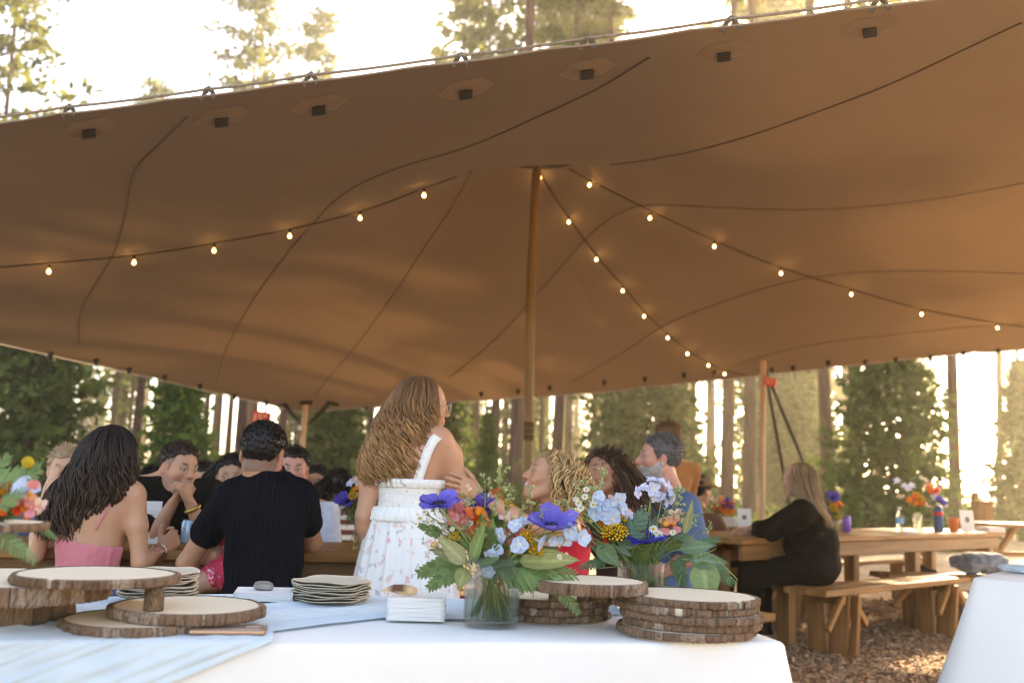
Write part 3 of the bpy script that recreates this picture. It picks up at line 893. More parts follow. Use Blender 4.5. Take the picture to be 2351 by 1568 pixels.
# ------------------------------------------------------------------ wood slices
TZ0 = .752
M_slice, t, p, o = new_mat('slice_wood')
L = t.links.new
tc = t.nodes.new('ShaderNodeTexCoord')
sx = t.nodes.new('ShaderNodeSeparateXYZ'); L(tc.outputs['Object'], sx.inputs[0])
cx = t.nodes.new('ShaderNodeCombineXYZ'); L(sx.outputs[0], cx.inputs[0]); L(sx.outputs[1], cx.inputs[1])
nz = t.nodes.new('ShaderNodeTexNoise'); nz.inputs['Scale'].default_value = 9; L(cx.outputs[0], nz.inputs['Vector'])
ln = t.nodes.new('ShaderNodeVectorMath'); ln.operation = 'LENGTH'; L(cx.outputs[0], ln.inputs[0])
ma = t.nodes.new('ShaderNodeMath'); ma.operation = 'MULTIPLY_ADD'; ma.inputs[1].default_value = .018; L(nz.outputs[0], ma.inputs[0]); L(ln.outputs['Value'], ma.inputs[2])
mu = t.nodes.new('ShaderNodeMath'); mu.operation = 'MULTIPLY'; mu.inputs[1].default_value = 620; L(ma.outputs[0], mu.inputs[0])
si = t.nodes.new('ShaderNodeMath'); si.operation = 'SINE'; L(mu.outputs[0], si.inputs[0])
rp = t.nodes.new('ShaderNodeValToRGB'); rp.color_ramp.elements[0].color = (.70, .57, .40, 1); rp.color_ramp.elements[1].color = (.82, .72, .56, 1)
m2 = t.nodes.new('ShaderNodeMath'); m2.operation = 'MULTIPLY_ADD'; m2.inputs[1].default_value = .28; m2.inputs[2].default_value = .5; L(si.outputs[0], m2.inputs[0])
L(m2.outputs[0], rp.inputs[0])
n5 = t.nodes.new('ShaderNodeTexNoise'); n5.inputs['Scale'].default_value = 5; L(tc.outputs['Object'], n5.inputs['Vector'])
mx = t.nodes.new('ShaderNodeMix'); mx.data_type = 'RGBA'; mx.blend_type = 'MULTIPLY'; mx.inputs[0].default_value = .35
L(rp.outputs[0], mx.inputs[6]); L(n5.outputs[1], mx.inputs[7]); L(rp.outputs[0], p.inputs['Base Color']); p.inputs['Roughness'].default_value = .6
M_barkp = mat('slice_bark', (1, 1, 1), .9, vcol=True, bump=.8, bscale=160, scale=30)
M_barkp2 = mat('log_bark', (.035, .022, .012), .95, (.16, .10, .055), 26, stretch=(1, 1, .5), bump=1.0, bscale=70, vcol=True, detail=8)
def slice_mesh(Rr, th, seed, bark=.010, gap=None):
    rg = np.random.RandomState(seed)
    n = 120
    a = np.arange(n) * 2 * np.pi / n
    out = Rr * (1 + .022 * np.sin(2 * a + rg.rand() * 6) + .014 * np.sin(3 * a + rg.rand() * 6) + .006 * np.sin(7 * a + rg.rand() * 6))
    ri = out - bark
    dirs = np.stack([np.cos(a), np.sin(a)], 1)
    rows = []
    for q, z in ((.5, 0), (.96, 0), (.996, -.0008), (1, -.003)): rows.append(np.column_stack([dirs * (ri * q)[:, None], np.full(n, z)]))
    for z in (-th + .003,): rows.append(np.column_stack([dirs * ri[:, None], np.full(n, z)]))
    rows.append(np.column_stack([dirs * (ri * .99)[:, None], np.full(n, -th)]))
    V = np.concatenate(rows); F = [grid_faces(6, n, wrap_v=True)]
    V = np.vstack([V, [0, 0, 0], [0, 0, -th]]); i = np.arange(n); m = len(V)
    F.append(np.stack([np.full(n, m - 2), i, (i + 1) % n], -1)); F.append(np.stack([np.full(n, m - 1), 5 * n + (i + 1) % n, 5 * n + i], -1))
    wood = mesh_np('wood_slice', V, F, mats=M_slice)
    # bark: plates of uneven width, each with its own thickness, with furrows between
    mb = MB()
    N = 420
    ab = np.arange(N) * 2 * np.pi / N
    ro = np.interp(ab, np.r_[a, 2 * np.pi], np.r_[out, out[0]])
    edges = [0.0]
    while edges[-1] < 2 * np.pi: edges.append(edges[-1] + .03 + .30 * rg.rand() ** 1.6)
    idx = np.searchsorted(edges, ab, side='right') - 1
    pos = np.array([min(ab[k] - edges[idx[k]], (edges[idx[k] + 1] if idx[k] + 1 < len(edges) else 7) - ab[k]) for k in range(N)])
    furrow = np.clip(pos / rg.uniform(.008, .03, len(edges) + 1)[idx], 0, 1) ** .6
    lift = rg.normal(0, .0022, len(edges) + 1)[idx] + rg.normal(0, .0006, N)
    tone = rg.uniform(.8, 1.15, len(edges) + 1)[idx] * rg.uniform(.85, 1.1, N)
    pale = np.where(rg.rand(len(edges) + 1)[idx] < .18, 1, 0) * (rg.rand(N) < .8)
    zl = np.array([.001, -.001, -th * .22, -th * .5, -th * .78, -th - .0005 + .001, -th])
    rows, cols = [], []
    for k, z in enumerate(zl):
        r = ro + lift * 1.0 - (1 - furrow) * .0042 + rg.normal(0, .0012, N)
        if k in (0, 6): r = ro - bark - .0006
        if k in (1, 5): r = r - .0015
        rows.append(np.column_stack([np.cos(ab) * r, np.sin(ab) * r, np.full(N, z) + (rg.normal(0, .0007, N) if 0 < k < 6 else 0)]))
        c = np.outer(tone, np.array([.24, .145, .090])) * (.5 + .5 * furrow)[:, None] * rg.uniform(.75, 1.2, (N, 1))
        c = np.where((pale * (rg.rand(N) < .7))[:, None] > 0, c * .4 + np.array([.36, .30, .24]) * .8, c)
        cols.append(c)
    V = np.concatenate(rows); C = np.concatenate(cols)
    F = grid_faces(7, N, wrap_v=True)[:, ::-1]
    if gap is not None:
        am = (np.arctan2(V[F][:, :, 1].mean(1), V[F][:, :, 0].mean(1)) - gap + np.pi) % (2 * np.pi) - np.pi
        F = F[np.abs(am) > .05]
    bk = mesh_np('bark', V, F, mats=M_barkp, col=C)
    return wood, bk
def slab(label, loc, Rr, th, seed, group=None, parent=None, gap=None, name='wood_slice', rotz=0.0):
    w, b = slice_mesh(Rr, th, seed, gap=gap)
    o = link(name, w, parent, loc, (0, 0, rotz))
    link('bark', b, o)
    if parent is None: tag(o, label, 'wood slice', group)
    return o
def log_leg(parent, loc, r, h, seed, name='leg'):
    rg = np.random.RandomState(seed)
    N = 48; a = np.arange(N) * 2 * np.pi / N
    rows = [np.zeros((N, 3))]; C = [np.tile([.3, .2, .1], (N, 1))]
    for z in np.linspace(0, 1, 9):
        rr = r * (1 + .03 * np.sin(3 * a + 2) + .02 * rg.normal(size=N))
        rows.append(np.column_stack([np.cos(a) * rr, np.sin(a) * rr, np.full(N, z * h)])); C.append(np.ones((N, 3)) * rg.uniform(.6, 1.8, (N, 1)))
    rows.append(np.column_stack([np.zeros((N, 2)), np.full(N, h)])); C.append(np.ones((N, 3)))
    V = np.concatenate(rows)
    return link(name, mesh_np(name, V, grid_faces(len(rows), N, wrap_v=True)[:, ::-1], col=np.concatenate(C), mats=M_barkp2), parent, loc)
RG_S = 'round wood slices with bark on the front buffet'
# five slices at the right end
c = at(1580, 1366, 2.47)
cs = [(.005, .004), (-.004, .006), (.008, -.006), (.010, .002), (-.010, -.012)]
labs = ['topmost of the five stacked bark edged wood slices at the buffet right end', 'second slice from the top of the five stacked at the buffet right end',
        'middle wood slice of the five stacked at the right end of the buffet', 'second from the bottom in the stack of five wood slices at the right end', 'lowest of the five stacked wood slices, lying on the cloth at the right end']
for k in range(5):
    slab(labs[k], (c.x + cs[k][0], c.y + cs[k][1], TZ0 + .0175 * (5 - k)), .164 + .002 * ((k * 2) % 3), .0168, 40 + k, RG_S, gap={0: -.95, 1: -1.85}.get(k), rotz=0)
# three slices in the middle carrying the low stand
c2_ = atz(1262, 1364, .8065)
for k, lb in enumerate(('top slice of the three lying under the low wooden cake stand', 'middle slice of the three lying under the low wooden cake stand', 'bottom slice of the three under the low wooden cake stand, on the cloth')):
    slab(lb, (c2_.x + (.004, -.004, .0)[k], c2_.y + (0, -.003, .004)[k], TZ0 + .0183 * (3 - k)), .158, .0175, 60 + k, RG_S)
zt = TZ0 + .0552
c3 = at(1354, 1331, 2.47)
st = thing('cake_stand', 'low cake stand of one wood slice on stub legs, between the two vases', 'cake stand', (c3.x, c3.y, zt))
slab(None, (0, 0, .8655 - zt), .137, .0265, 71, parent=st, name='top_slice')
for k, (px, r) in enumerate(((1281, .024), (1376, .028))):
    q = atz(px, 1380, zt); log_leg(st, (q.x - c3.x, q.y - c3.y, 0), r, .8655 - zt - .0265, 80 + k)
log_leg(st, (.0, .09, 0), .024, .8655 - zt - .0265, 83)
# left end: thick logs, tall stand, two loose slices
q = atz(-40, 1385, .80)
slab('thick dark log slice lying on the cloth at the far left, under another', (-1.165, 2.26, .811), .20, .059, 90, 'thick log slices at the left end', rotz=.6)
q = atz(25, 1318, .862)
slab('thick bark covered log slice on top of the dark one at the far left', (-1.095, 2.22, .851), .225, .0395, 91, 'thick log slices at the left end')
c4 = at(222, 1307, 2.20); c5 = at(432, 1400, 2.28); c6 = at(326, 1410, 2.23)
slab('pale wood slice lying lowest on the blue runner, half covered by another', (c6.x, c6.y, .776), .165, .0235, 92, RG_S)
slab('wood slice under the stub leg of the tall left cake stand', (c5.x, c5.y, .7995), .170, .0230, 93, RG_S)
st = thing('cake_stand', 'wide wood slice cake stand at the left, resting on the log and one stub leg', 'cake stand', (c4.x, c4.y, .800))
slab(None, (0, 0, .8695 - .800), .167, .0180, 95, parent=st, name='top_slice', gap=-1.75)
q = at(352, 1398, 2.16); log_leg(st, (q.x - c4.x, q.y - c4.y, 0), .020, .8695 - .800 - .0180, 96)
# slice that carries the flowers at the very left
q = atz(-45, 1197, .99)
c7 = Vector((q.x, q.y, .99))
st = thing('cake_stand', 'high wood slice stand at the left edge under the coral flowers', 'cake stand', (c7.x, c7.y, .852))
slab(None, (0, 0, .138), .118, .0135, 97, parent=st, name='top_slice'); log_leg(st, (-.06, 0, 0), .026, .1245, 98)

# ------------------------------------------------------------------ plates
M_plate = mat('palm_leaf_plate', (.60, .48, .34), .7, (.72, .62, .48), 14, stretch=(1, 6, 1), vcol=True, bump=.3, bscale=60)
def plate_mesh(Rr, seed, square=.0):
    rg = np.random.RandomState(seed)
    n = 56; a = np.arange(n) * 2 * np.pi / n
    rr = Rr * (1 + square * (np.abs(np.cos(2 * a)) - .5)) * (1 + .012 * np.sin(3 * a + rg.rand() * 6))
    wv = .0022 * np.sin(2 * a + rg.rand() * 6) + .0016 * np.sin(5 * a + rg.rand() * 6)
    rows, C = [], []
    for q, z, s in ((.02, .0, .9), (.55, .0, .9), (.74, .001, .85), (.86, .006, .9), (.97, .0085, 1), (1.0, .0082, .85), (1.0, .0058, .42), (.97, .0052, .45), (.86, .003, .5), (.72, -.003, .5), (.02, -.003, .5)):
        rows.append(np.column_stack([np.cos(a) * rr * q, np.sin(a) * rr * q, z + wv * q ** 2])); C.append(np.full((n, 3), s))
    return mesh_np('plate', np.concatenate(rows), grid_faces(len(rows), n, wrap_v=True), col=np.concatenate(C), mats=M_plate)
PM = [plate_mesh(.097, s, .06) for s in range(5)]
PM2 = [plate_mesh(.100, 20 + s, .10) for s in range(5)]
def plates(n, x, y, z0, dz, me, grp, lab, seed, tilt=0.0):
    rg = np.random.RandomState(seed)
    for k in range(n):
        o = link('plate', me[k % len(me)], None, (x + rg.normal(0, .0025) , y + rg.normal(0, .0025), z0 + .003 + dz * k), (tilt * (k / n) + rg.normal(0, .006), rg.normal(0, .008), rg.rand() * 6.28 if me is PM else rg.choice([0, 1.57, 3.14]) + .3 + rg.normal(0, .03)))
        od = ('top', 'second', 'third', 'fourth', 'fifth', 'sixth', 'seventh', 'eighth', 'ninth', 'tenth', 'eleventh', 'twelfth', 'lowest')
        j = n - 1 - k
        tag(o, ('lowest' if k == 0 else od[j]) + (' ' if j == 0 or k == 0 else ' from the top ') + lab, 'plate', grp)
q = atz(342, 1378, .765)
plates(13, q.x, q.y + .06, TZ0 + .008, .0052, PM, 'round pale plates stacked behind the left cake stand', 'plate of the round pale stack behind the left cake stand', 3)
q = atz(750, 1382, .765)
plates(9, q.x, q.y + .06, TZ0 + .008, .0058, PM2, 'wavy brown edged plates stacked in the middle of the runner', 'plate of the wavy brown edged stack on the blue runner', 4)

# ------------------------------------------------------------------ blue runner
M_run = mat('blue_gauze', (.60, .715, .785), .9, (.685, .78, .835), 7, stretch=(1, 5, 1), bump=.25, bscale=240, transl=.12, sheen=.2)
def runner():
    # outline on the table top, as seen; beyond the near edge the cloth hangs down the front
    bk = [(-140, 1392), (100, 1385), (250, 1372), (500, 1366), (700, 1366), (860, 1370), (1060, 1376), (1250, 1380), (1425, 1386)]
    fr = [(-150, 1448), (60, 1470), (270, 1475), (480, 1466), (610, 1454), (740, 1436), (880, 1420), (1060, 1424), (1200, 1420), (1425, 1412)]
    def path(P, n):
        Q = np.array([tuple(atz(x, y, TZ0)) for x, y in P]); s = np.r_[0, np.cumsum(np.linalg.norm(np.diff(Q, axis=0), axis=1))]; s /= s[-1]
        u = np.linspace(0, 1, n); return np.stack([np.interp(u, s, Q[:, k]) for k in range(3)], 1)
    n, m = 200, 70
    Bk, Fr = path(bk, n), path(fr, n)
    v = np.linspace(0, 1, m)
    G = Bk[:, None] * (1 - v)[None, :, None] + Fr[:, None] * v[None, :, None]
    s = np.linspace(0, 1, n)[:, None] * 14 ; vv = v[None] * 1.0
    w = vv * 9 + .8 * np.sin(s * .9) + .5 * np.sin(s * 2.1 + 1)
    ridge = np.abs(np.sin(w * 1.3)) ** 2 * .5 + np.abs(np.sin(w * 2.3 + .7 * np.sin(s * 1.7))) ** 3 * .3 + .25 * np.sin(w * 4.1 + s * .8) ** 2
    G[:, :, 2] = TZ0 + .0025 + .011 * ridge * (.04 + .96 * np.sin(np.pi * np.clip(vv, .01, .99)) ** .7)
    V = G.reshape(-1, 3)
    link_o = link('table_runner', mesh_np('table_runner', V, grid_faces(n, m)[:, ::-1], mats=M_run))
    tag(link_o, 'light blue gauze runner crumpled along the back of the white buffet', 'table runner')
    # the left end turns and hangs over the near edge: slanting band on the cloth front
    n2, m2 = 60, 110
    # positions along the near table edge where the band leaves the top
    xs = np.linspace(-1.55, -.47, m2)
    edge = np.stack([BC[0] + (xs - BC[0]), BC[1] + (xs - BC[0]) * math.tan(A13)], 1)
    W = []
    h = np.linspace(0, 1, n2)
    for k in range(n2):
        zz = TZ0 + .006 - max(0, h[k] - .22) / .78 * .42
        outw = -.15 + min(1, h[k] / .22) * (.15 + .012) if h[k] < .22 else .012 + (h[k] - .22) * .05
        fold = np.abs(np.sin(xs * 31 + h[k] * 1.2 + 1.9 * np.sin(xs * 9.3 + h[k]) + .9 * np.sin(xs * 23))) ** 2 * .5 + .35 * np.abs(np.sin(xs * 67 + h[k] * 3 + 2.1 * np.sin(xs * 15))) ** 2 + .3 * np.sin(xs * 11 + h[k] * 5) + .45 * np.sin(xs * 17 + h[k] * 19 + 2 * np.sin(xs * 6)) * np.sin(h[k] * 31 + xs * 13)
        sh = -2.4 * .42 * max(0, h[k] - .22) / .78
        p_ = edge + np.array([d13[0], d13[1]]) * sh + (-n13) * (outw + .008 * fold * (1 if h[k] > .22 else h[k] / .22))[:, None]
        z_ = np.full(m2, zz) + (.008 * fold * (1 - h[k] / .22) if h[k] < .22 else 0)
        W.append(np.column_stack([p_, z_]))
    V = np.concatenate(W)
    link('hanging_end', mesh_np('hanging_end', V, grid_faces(n2, m2), mats=M_run), link_o)
runner()

# ------------------------------------------------------------------ small things on the buffet
M_nap = mat('paper_napkin', (.80, .79, .76), .9, (.74, .735, .71), 5, bump=.15, bscale=200)
def napkins(label, loc, rz, sx, sy, n, dz, seed):
    rg = np.random.RandomState(seed)
    o = thing('napkin_stack', label, 'napkins', loc, rz)
    for k in range(n):
        g = 12; u, v = np.meshgrid(np.linspace(-.5, .5, g), np.linspace(-.5, .5, g), indexing='ij')
        V = np.stack([u * sx * (1 + rg.normal(0, .008)) + rg.normal(0, .0008), v * sy * (1 + rg.normal(0, .004)) + rg.normal(0, .0008), dz * (k + .97) + .0003 * np.sin(u * 5 + rg.rand() * 6) * np.sin(v * 4 + rg.rand() * 6)], -1).reshape(-1, 3)
        V2 = V - np.array([0, 0, dz * .985])
        fa = grid_faces(g, g); fb = grid_faces(g, g)[:, ::-1] + g * g
        ring = [i for i in range(g)] + [i * g + g - 1 for i in range(1, g)] + [(g - 1) * g + i for i in range(g - 2, -1, -1)] + [i * g for i in range(g - 2, 0, -1)]
        ring = np.array(ring); fc = np.stack([ring, np.roll(ring, -1), np.roll(ring, -1) + g * g, ring + g * g], -1)[:, ::-1]
        link('napkin', mesh_np('napkin', np.vstack([V, V2]), [fa, fb, fc], True, mats=M_nap), o)
    return o
q = atz(597, 1381, TZ0 + .008)
napkins('flat stack of white napkins held down by a grey stone', (q.x, q.y + .05, TZ0 + .012), .18, .15, .15, 6, .0034, 1)
rs = np.random.RandomState(3)
bm = bmesh.new(); bmesh.ops.create_icosphere(bm, subdivisions=4, radius=1)
me = bpy.data.meshes.new('stone'); bm.to_mesh(me); bm.free()
V = np.zeros(len(me.vertices) * 3, np.float32); me.vertices.foreach_get('co', V); V = V.reshape(-1, 3)
V = np.sign(V) * np.abs(V) ** .75
V = V * (1 + wob(V, .12, .5, 4) + wob(V * np.array([.4, 1, 4]), .06, .9, 5))[:, None] * np.array([.026, .020, .0125])
me.vertices.foreach_set('co', V.ravel().astype(np.float32)); me.polygons.foreach_set('use_smooth', [True] * len(me.polygons)); me.update()
me.materials.append(mat('grey_driftwood_stone', (.22, .19, .165), .9, (.46, .42, .37), 30, stretch=(.3, 1, 3.5), bump=.7, bscale=80))
q2 = atz(584, 1362, TZ0 + .034)
tag(link('stone', me, None, (q2.x, q.y + .05, TZ0 + .012 + .0204 + .0105), (0, .06, .2)), 'small layered grey stone weighing down the white napkins', 'stone')
q = atz(950, 1428, TZ0)
nb = napkins('thick block of white paper napkins beside the vase', (q.x, q.y + .068, TZ0 + .002), .06, .140, .130, 16, .0034, 2)
zt_n = TZ0 + .002 + 16 * .0034 + .002
# the bare wood piece with a dark bark patch lies on the block
pts = np.array([(-.052, 0, .004), (-.040, .001, .007), (-.022, .002, .010), (.0, 0, .010), (.02, -.001, .009), (.034, 0, .008), (.038, 0, .006)])
v, f = tube(pts, [.0012, .0045, .0095, .0125, .012, .009, .003], 14, flat=.75)
v = v + wob(v, .0012, 30, 6)[:, None]
C = np.tile([.66, .46, .26], (len(v), 1)); dk = (v[:, 0] > -.026) & (v[:, 0] < .006) & (v[:, 2] > .004 + .006 * np.sin(v[:, 0] * 300)); C[dk] = (.13, .055, .028)
v = v - np.array([0, 0, v[:, 2].min()])
q3 = at(922, 1386, q.y + .04)
tag(link('driftwood_piece', mesh_np('driftwood_piece', v, f, col=C, mats=mat('bare_wood', (1, 1, 1), .6, vcol=True, bump=.4, bscale=120)), None, (q3.x, q3.y, zt_n + .0005), (0, .02, -.05)), 'pointed tan wood splinter with a dark brown bark patch on the napkin block', 'wood piece')
# phone
def rbox(sx, sy, sz, r, c=.0012, n=8):
    P = []
    for qx, qy, a0 in ((1, 1, 0), (-1, 1, 90), (-1, -1, 180), (1, -1, 270)):
        for k in range(n + 1):
            a = R(a0 + 90 * k / n); P.append((qx * (sx / 2 - r) + math.cos(a) * r, qy * (sy / 2 - r) + math.sin(a) * r))
    P = np.array(P); m = len(P); rows = []
    for ins, z in ((c, 0), (0, c), (0, sz - c), (c, sz)):
        rows.append(np.column_stack([P * (1 - ins / np.abs(P).max()), np.full(m, z)]))
    V = np.concatenate(rows); F = [grid_faces(4, m, wrap_v=True)[:, ::-1]]
    V = np.vstack([V, [0, 0, 0], [0, 0, sz]]); i = np.arange(m)
    F += [np.stack([np.full(m, 4 * m), (i + 1) % m, i], -1), np.stack([np.full(m, 4 * m + 1), 3 * m + i, 3 * m + (i + 1) % m], -1)]
    return V, F
q = atz(524, 1446, TZ0 + .012)
ph = thing('mobile_phone', 'rose gold mobile phone lying face down in front of the wood slices', 'phone', (q.x, q.y, TZ0 + .0075), R(9))
v, f = rbox(.158, .078, .0095, .010); link('body', mesh_np('body', v, f, mats=mat('rose_gold', (.46, .27, .17), .3, metal=.7)), ph)
v, f = rbox(.150, .070, .0012, .008, .0004); link('back_glass', mesh_np('back_glass', v, f, mats=mat('phone_back', (.34, .24, .20), .25, spec=.6)), ph, (0, 0, .0094))
v, f = rbox(.034, .034, .0026, .008, .0006); link('camera_bump', mesh_np('camera_bump', v, f, mats=mat('bump_metal', (.45, .33, .26), .3, metal=.5)), ph, (.050, .016, .0105))
# ------------------------------------------------------------------ flowers
M_fl = mat('petal', (1, 1, 1), .6, vcol=True, transl=.3, spec=.2)
M_green = mat('flower_greens', (1, 1, 1), .55, vcol=True, transl=.22, spec=.3)
M_dark = mat('flower_centre', (.015, .012, .03), .8)
def petal(L, W, cup=.3, curl=.0, nu=8, nv=7, tip=.0, wav=0.0, seed=0, c0=(1, 1, 1), c1=(1, 1, 1), cl=None):
    """a petal that grows along +x from the origin and rises towards +z"""
    u = np.linspace(0, 1, nu); v = np.linspace(-1, 1, nv)
    U, Vv = np.meshgrid(u, v, indexing='ij')
    w = W * .5 * np.clip(np.minimum(1, .30 + 1.5 * U) * np.sqrt(np.clip(1 - np.clip((U - .55) / .45, 0, 1) ** 2.4, 0, 1)), .03, 1) * (1 - tip * U)
    rg = np.random.RandomState(seed)
    x = L * U * (1 - .08 * Vv ** 2 * U)
    y = w * Vv
    z = cup * L * U ** 1.6 + curl * L * U ** 3 + .18 * W * Vv ** 2 * np.sin(np.pi * U) + wav * np.sin(Vv * 5 + rg.rand() * 6) * U * W
    C = np.array(c0) * (1 - U[..., None]) + np.array(c1) * U[..., None]
    C = C * (1 - .16 * np.cos(Vv * np.pi * 2.5)[..., None] * (1 - U[..., None]))
    return np.stack([x, y, z], -1).reshape(-1, 3), grid_faces(nu, nv), C.reshape(-1, 3)
def rotz(V, a): c, s = math.cos(a), math.sin(a); return V @ np.array([[c, s, 0], [-s, c, 0], [0, 0, 1]])
def roty(V, a): c, s = math.cos(a), math.sin(a); return V @ np.array([[c, 0, -s], [0, 1, 0], [s, 0, c]])
def ico(n=1):
    bm = bmesh.new(); bmesh.ops.create_icosphere(bm, subdivisions=n, radius=1)
    V = np.array([v.co[:] for v in bm.verts]); F = np.array([[v.index for v in f.verts] for f in bm.faces]); bm.free()
    return V, F
ICO1, ICO2 = ico(1), ico(2)
def me_anemone(D, cup, cin, cout, seed):
    rg = np.random.RandomState(seed); mb = MB()
    for lay, n, off in ((0, 5, 0), (1, 4, .6)):
        for k in range(n):
            V, F, C = petal(D * .52 * rg.uniform(.9, 1.08), D * .50 * rg.uniform(.9, 1.1), cup + .14 * lay, .1 * rg.normal(), 9, 7, wav=.05, seed=seed + k, c0=cin, c1=cout)
            V = V + np.array([.004, 0, .001 * lay]); mb.add(rotz(V, off + k * 2 * np.pi / n + rg.normal(0, .14)), F, C * rg.uniform(.85, 1.1))
    ce = MB()
    V, F = ICO2; ce.add(V * np.array([.10, .10, .07]) * D + np.array([0, 0, .035 * D]), F, (.3, .3, .35))
    for k in range(46):
        a = k * 2.4; r = D * rg.uniform(.10, .17); V, F = ICO1; ce.add(V * .012 * D * 1.2 + np.array([math.cos(a) * r, math.sin(a) * r, D * .07 + rg.normal(0, .006 * D)]), F)
    return mb.mesh('anemone', M_fl), ce.mesh('centre', M_dark)
def me_floret(D, c0, c1, seed, n=5, cup=.12, pw=.5, tip=.15):
    rg = np.random.RandomState(seed); mb = MB()
    for k in range(n):
        V, F, C = petal(D * .52 * rg.uniform(.88, 1.1), D * pw * rg.uniform(.85, 1.1), cup + rg.normal(0, .07), rg.normal(0, .12), 6, 5, tip=tip, wav=.04, seed=seed + k, c0=c0, c1=c1)
        mb.add(rotz(V, k * 2 * np.pi / n + rg.normal(0, .1)), F, C)
    for k in range(5):
        V, F, C = petal(D * .14, D * .10, .8, 0, 4, 3, c0=(.75, .78, .70), c1=(.9, .9, .82)); mb.add(rotz(V, k * 1.26 + .5) + np.array([0, 0, .01 * D]), F, C)
    # spur behind
    V, F = tube([(0, 0, .0), (.03 * D, 0, -.16 * D), (.10 * D, 0, -.34 * D)], [.06 * D, .05 * D, .015 * D], 6); mb.add(V, F, np.array(c0) * .9)
    return mb.mesh('delphinium_floret', M_fl)
def me_snap(D, c0, c1, c2, seed):
    """a snapdragon bloom: tube, two upper lobes, three lower lobes and the palate"""
    rg = np.random.RandomState(seed); mb = MB()
    V, F = tube([(0, 0, -.5 * D), (0, 0, -.2 * D), (0, .02 * D, .12 * D)], [.10 * D, .20 * D, .24 * D], 10, cap=False); mb.add(V, F, c0)
    for a in (.35, -.35):
        V, F, C = petal(D * .55, D * .50, .9, -.3, 7, 6, wav=.1, seed=seed, c0=c0, c1=c1); mb.add(rotz(V, np.pi / 2 + a) + np.array([0, .10 * D, .05 * D]), F, C)
    for a in (-.75, 0, .75):
        V, F, C = petal(D * .52, D * .42, .45, -.75, 7, 6, wav=.12, seed=seed + 5, c0=c2, c1=c1); mb.add(rotz(V, -np.pi / 2 + a) + np.array([0, -.08 * D, .05 * D]), F, C)
    V, F = ICO2; mb.add(V * np.array([.20, .16, .14]) * D + np.array([0, -.10 * D, .14 * D]), F, c2)
    return mb.mesh('snapdragon', M_fl)
def me_yarrow(W, H, n, seed, c=(.78, .46, .015)):
    rg = np.random.RandomState(seed); mb = MB()
    for k in range(n):
        r = math.sqrt((k + .5) / n); a = k * 2.39996
        x, y = math.cos(a) * r * W / 2, math.sin(a) * r * W / 2
        z = -.22 * W * r * r + rg.normal(0, .02 * W)
        V, F = ICO1; s = W * .055 * rg.uniform(.75, 1.25) * (60 / n) ** .5
        V = V * s * np.array([1, 1, .8]); mb.add(V + np.array([x, y, z]), F, np.array(c) * rg.uniform(.7, 1.25))
        if k % 3 == 0:
            v, f = tube([(x, y, z), (x * .3, y * .3, -H)], .0012, 4, cap=False); mb.add(v, f, (.12, .17, .04))
    return mb.mesh('yarrow', M_fl)
def me_daisy(D, seed):
    mb = MB()
    for k in range(11):
        V, F, C = petal(D * .46, D * .17, .02, -.12, 4, 3, c0=(.8, .8, .72), c1=(.86, .86, .82)); mb.add(rotz(V + np.array([D * .1, 0, 0]), k * 2 * np.pi / 11), F, C)
    V, F = ICO1; mb.add(V * np.array([.2, .2, .13]) * D, F, (.75, .50, .03))
    return mb.mesh('daisy', M_fl)
def me_leaf(L, W, seed, c0=(.07, .13, .045), c1=(.10, .17, .06), bend=.15, serr=0.0):
    nu, nv = 15, 9
    u = np.linspace(0, 1, nu); v = np.linspace(-1, 1, nv); U, Vv = np.meshgrid(u, v, indexing='ij')
    rg = np.random.RandomState(seed)
    w = W * .5 * np.sin(np.pi * U ** .72) ** .85 * (1 - .15 * U) * (1 + serr * np.sin(U * 60) * np.abs(Vv) ** 3)
    z = -bend * L * U ** 2 + .12 * W * Vv ** 2 + .012 * W * np.cos(U * 34 - np.abs(Vv) * 7) + .05 * W * np.sin(U * 7 + Vv * 2 + rg.rand() * 6)
    V = np.stack([L * U, w * Vv, z], -1).reshape(-1, 3)
    k = rg.rand()
    C = np.tile(np.array(c0) * (1 - k) + np.array(c1) * k, (nu * nv, 1)).reshape(nu, nv, 3)
    C[:, nv // 2] = C[:, nv // 2] * 1.35 + .02
    C = C * (1 + .10 * np.cos(U * 34 - np.abs(Vv) * 7)[..., None])
    mb = MB(); mb.add(V, grid_faces(nu, nv), C.reshape(-1, 3))
    v, f = tube([(-L * .22, 0, .01 * L), (0, 0, 0), (L * .4, 0, -bend * L * .16 - .001)], [.0018, .0018, .0008], 5, cap=False); mb.add(v, f, np.array(c1) * 1.3)
    return mb.mesh('leaf', M_green)
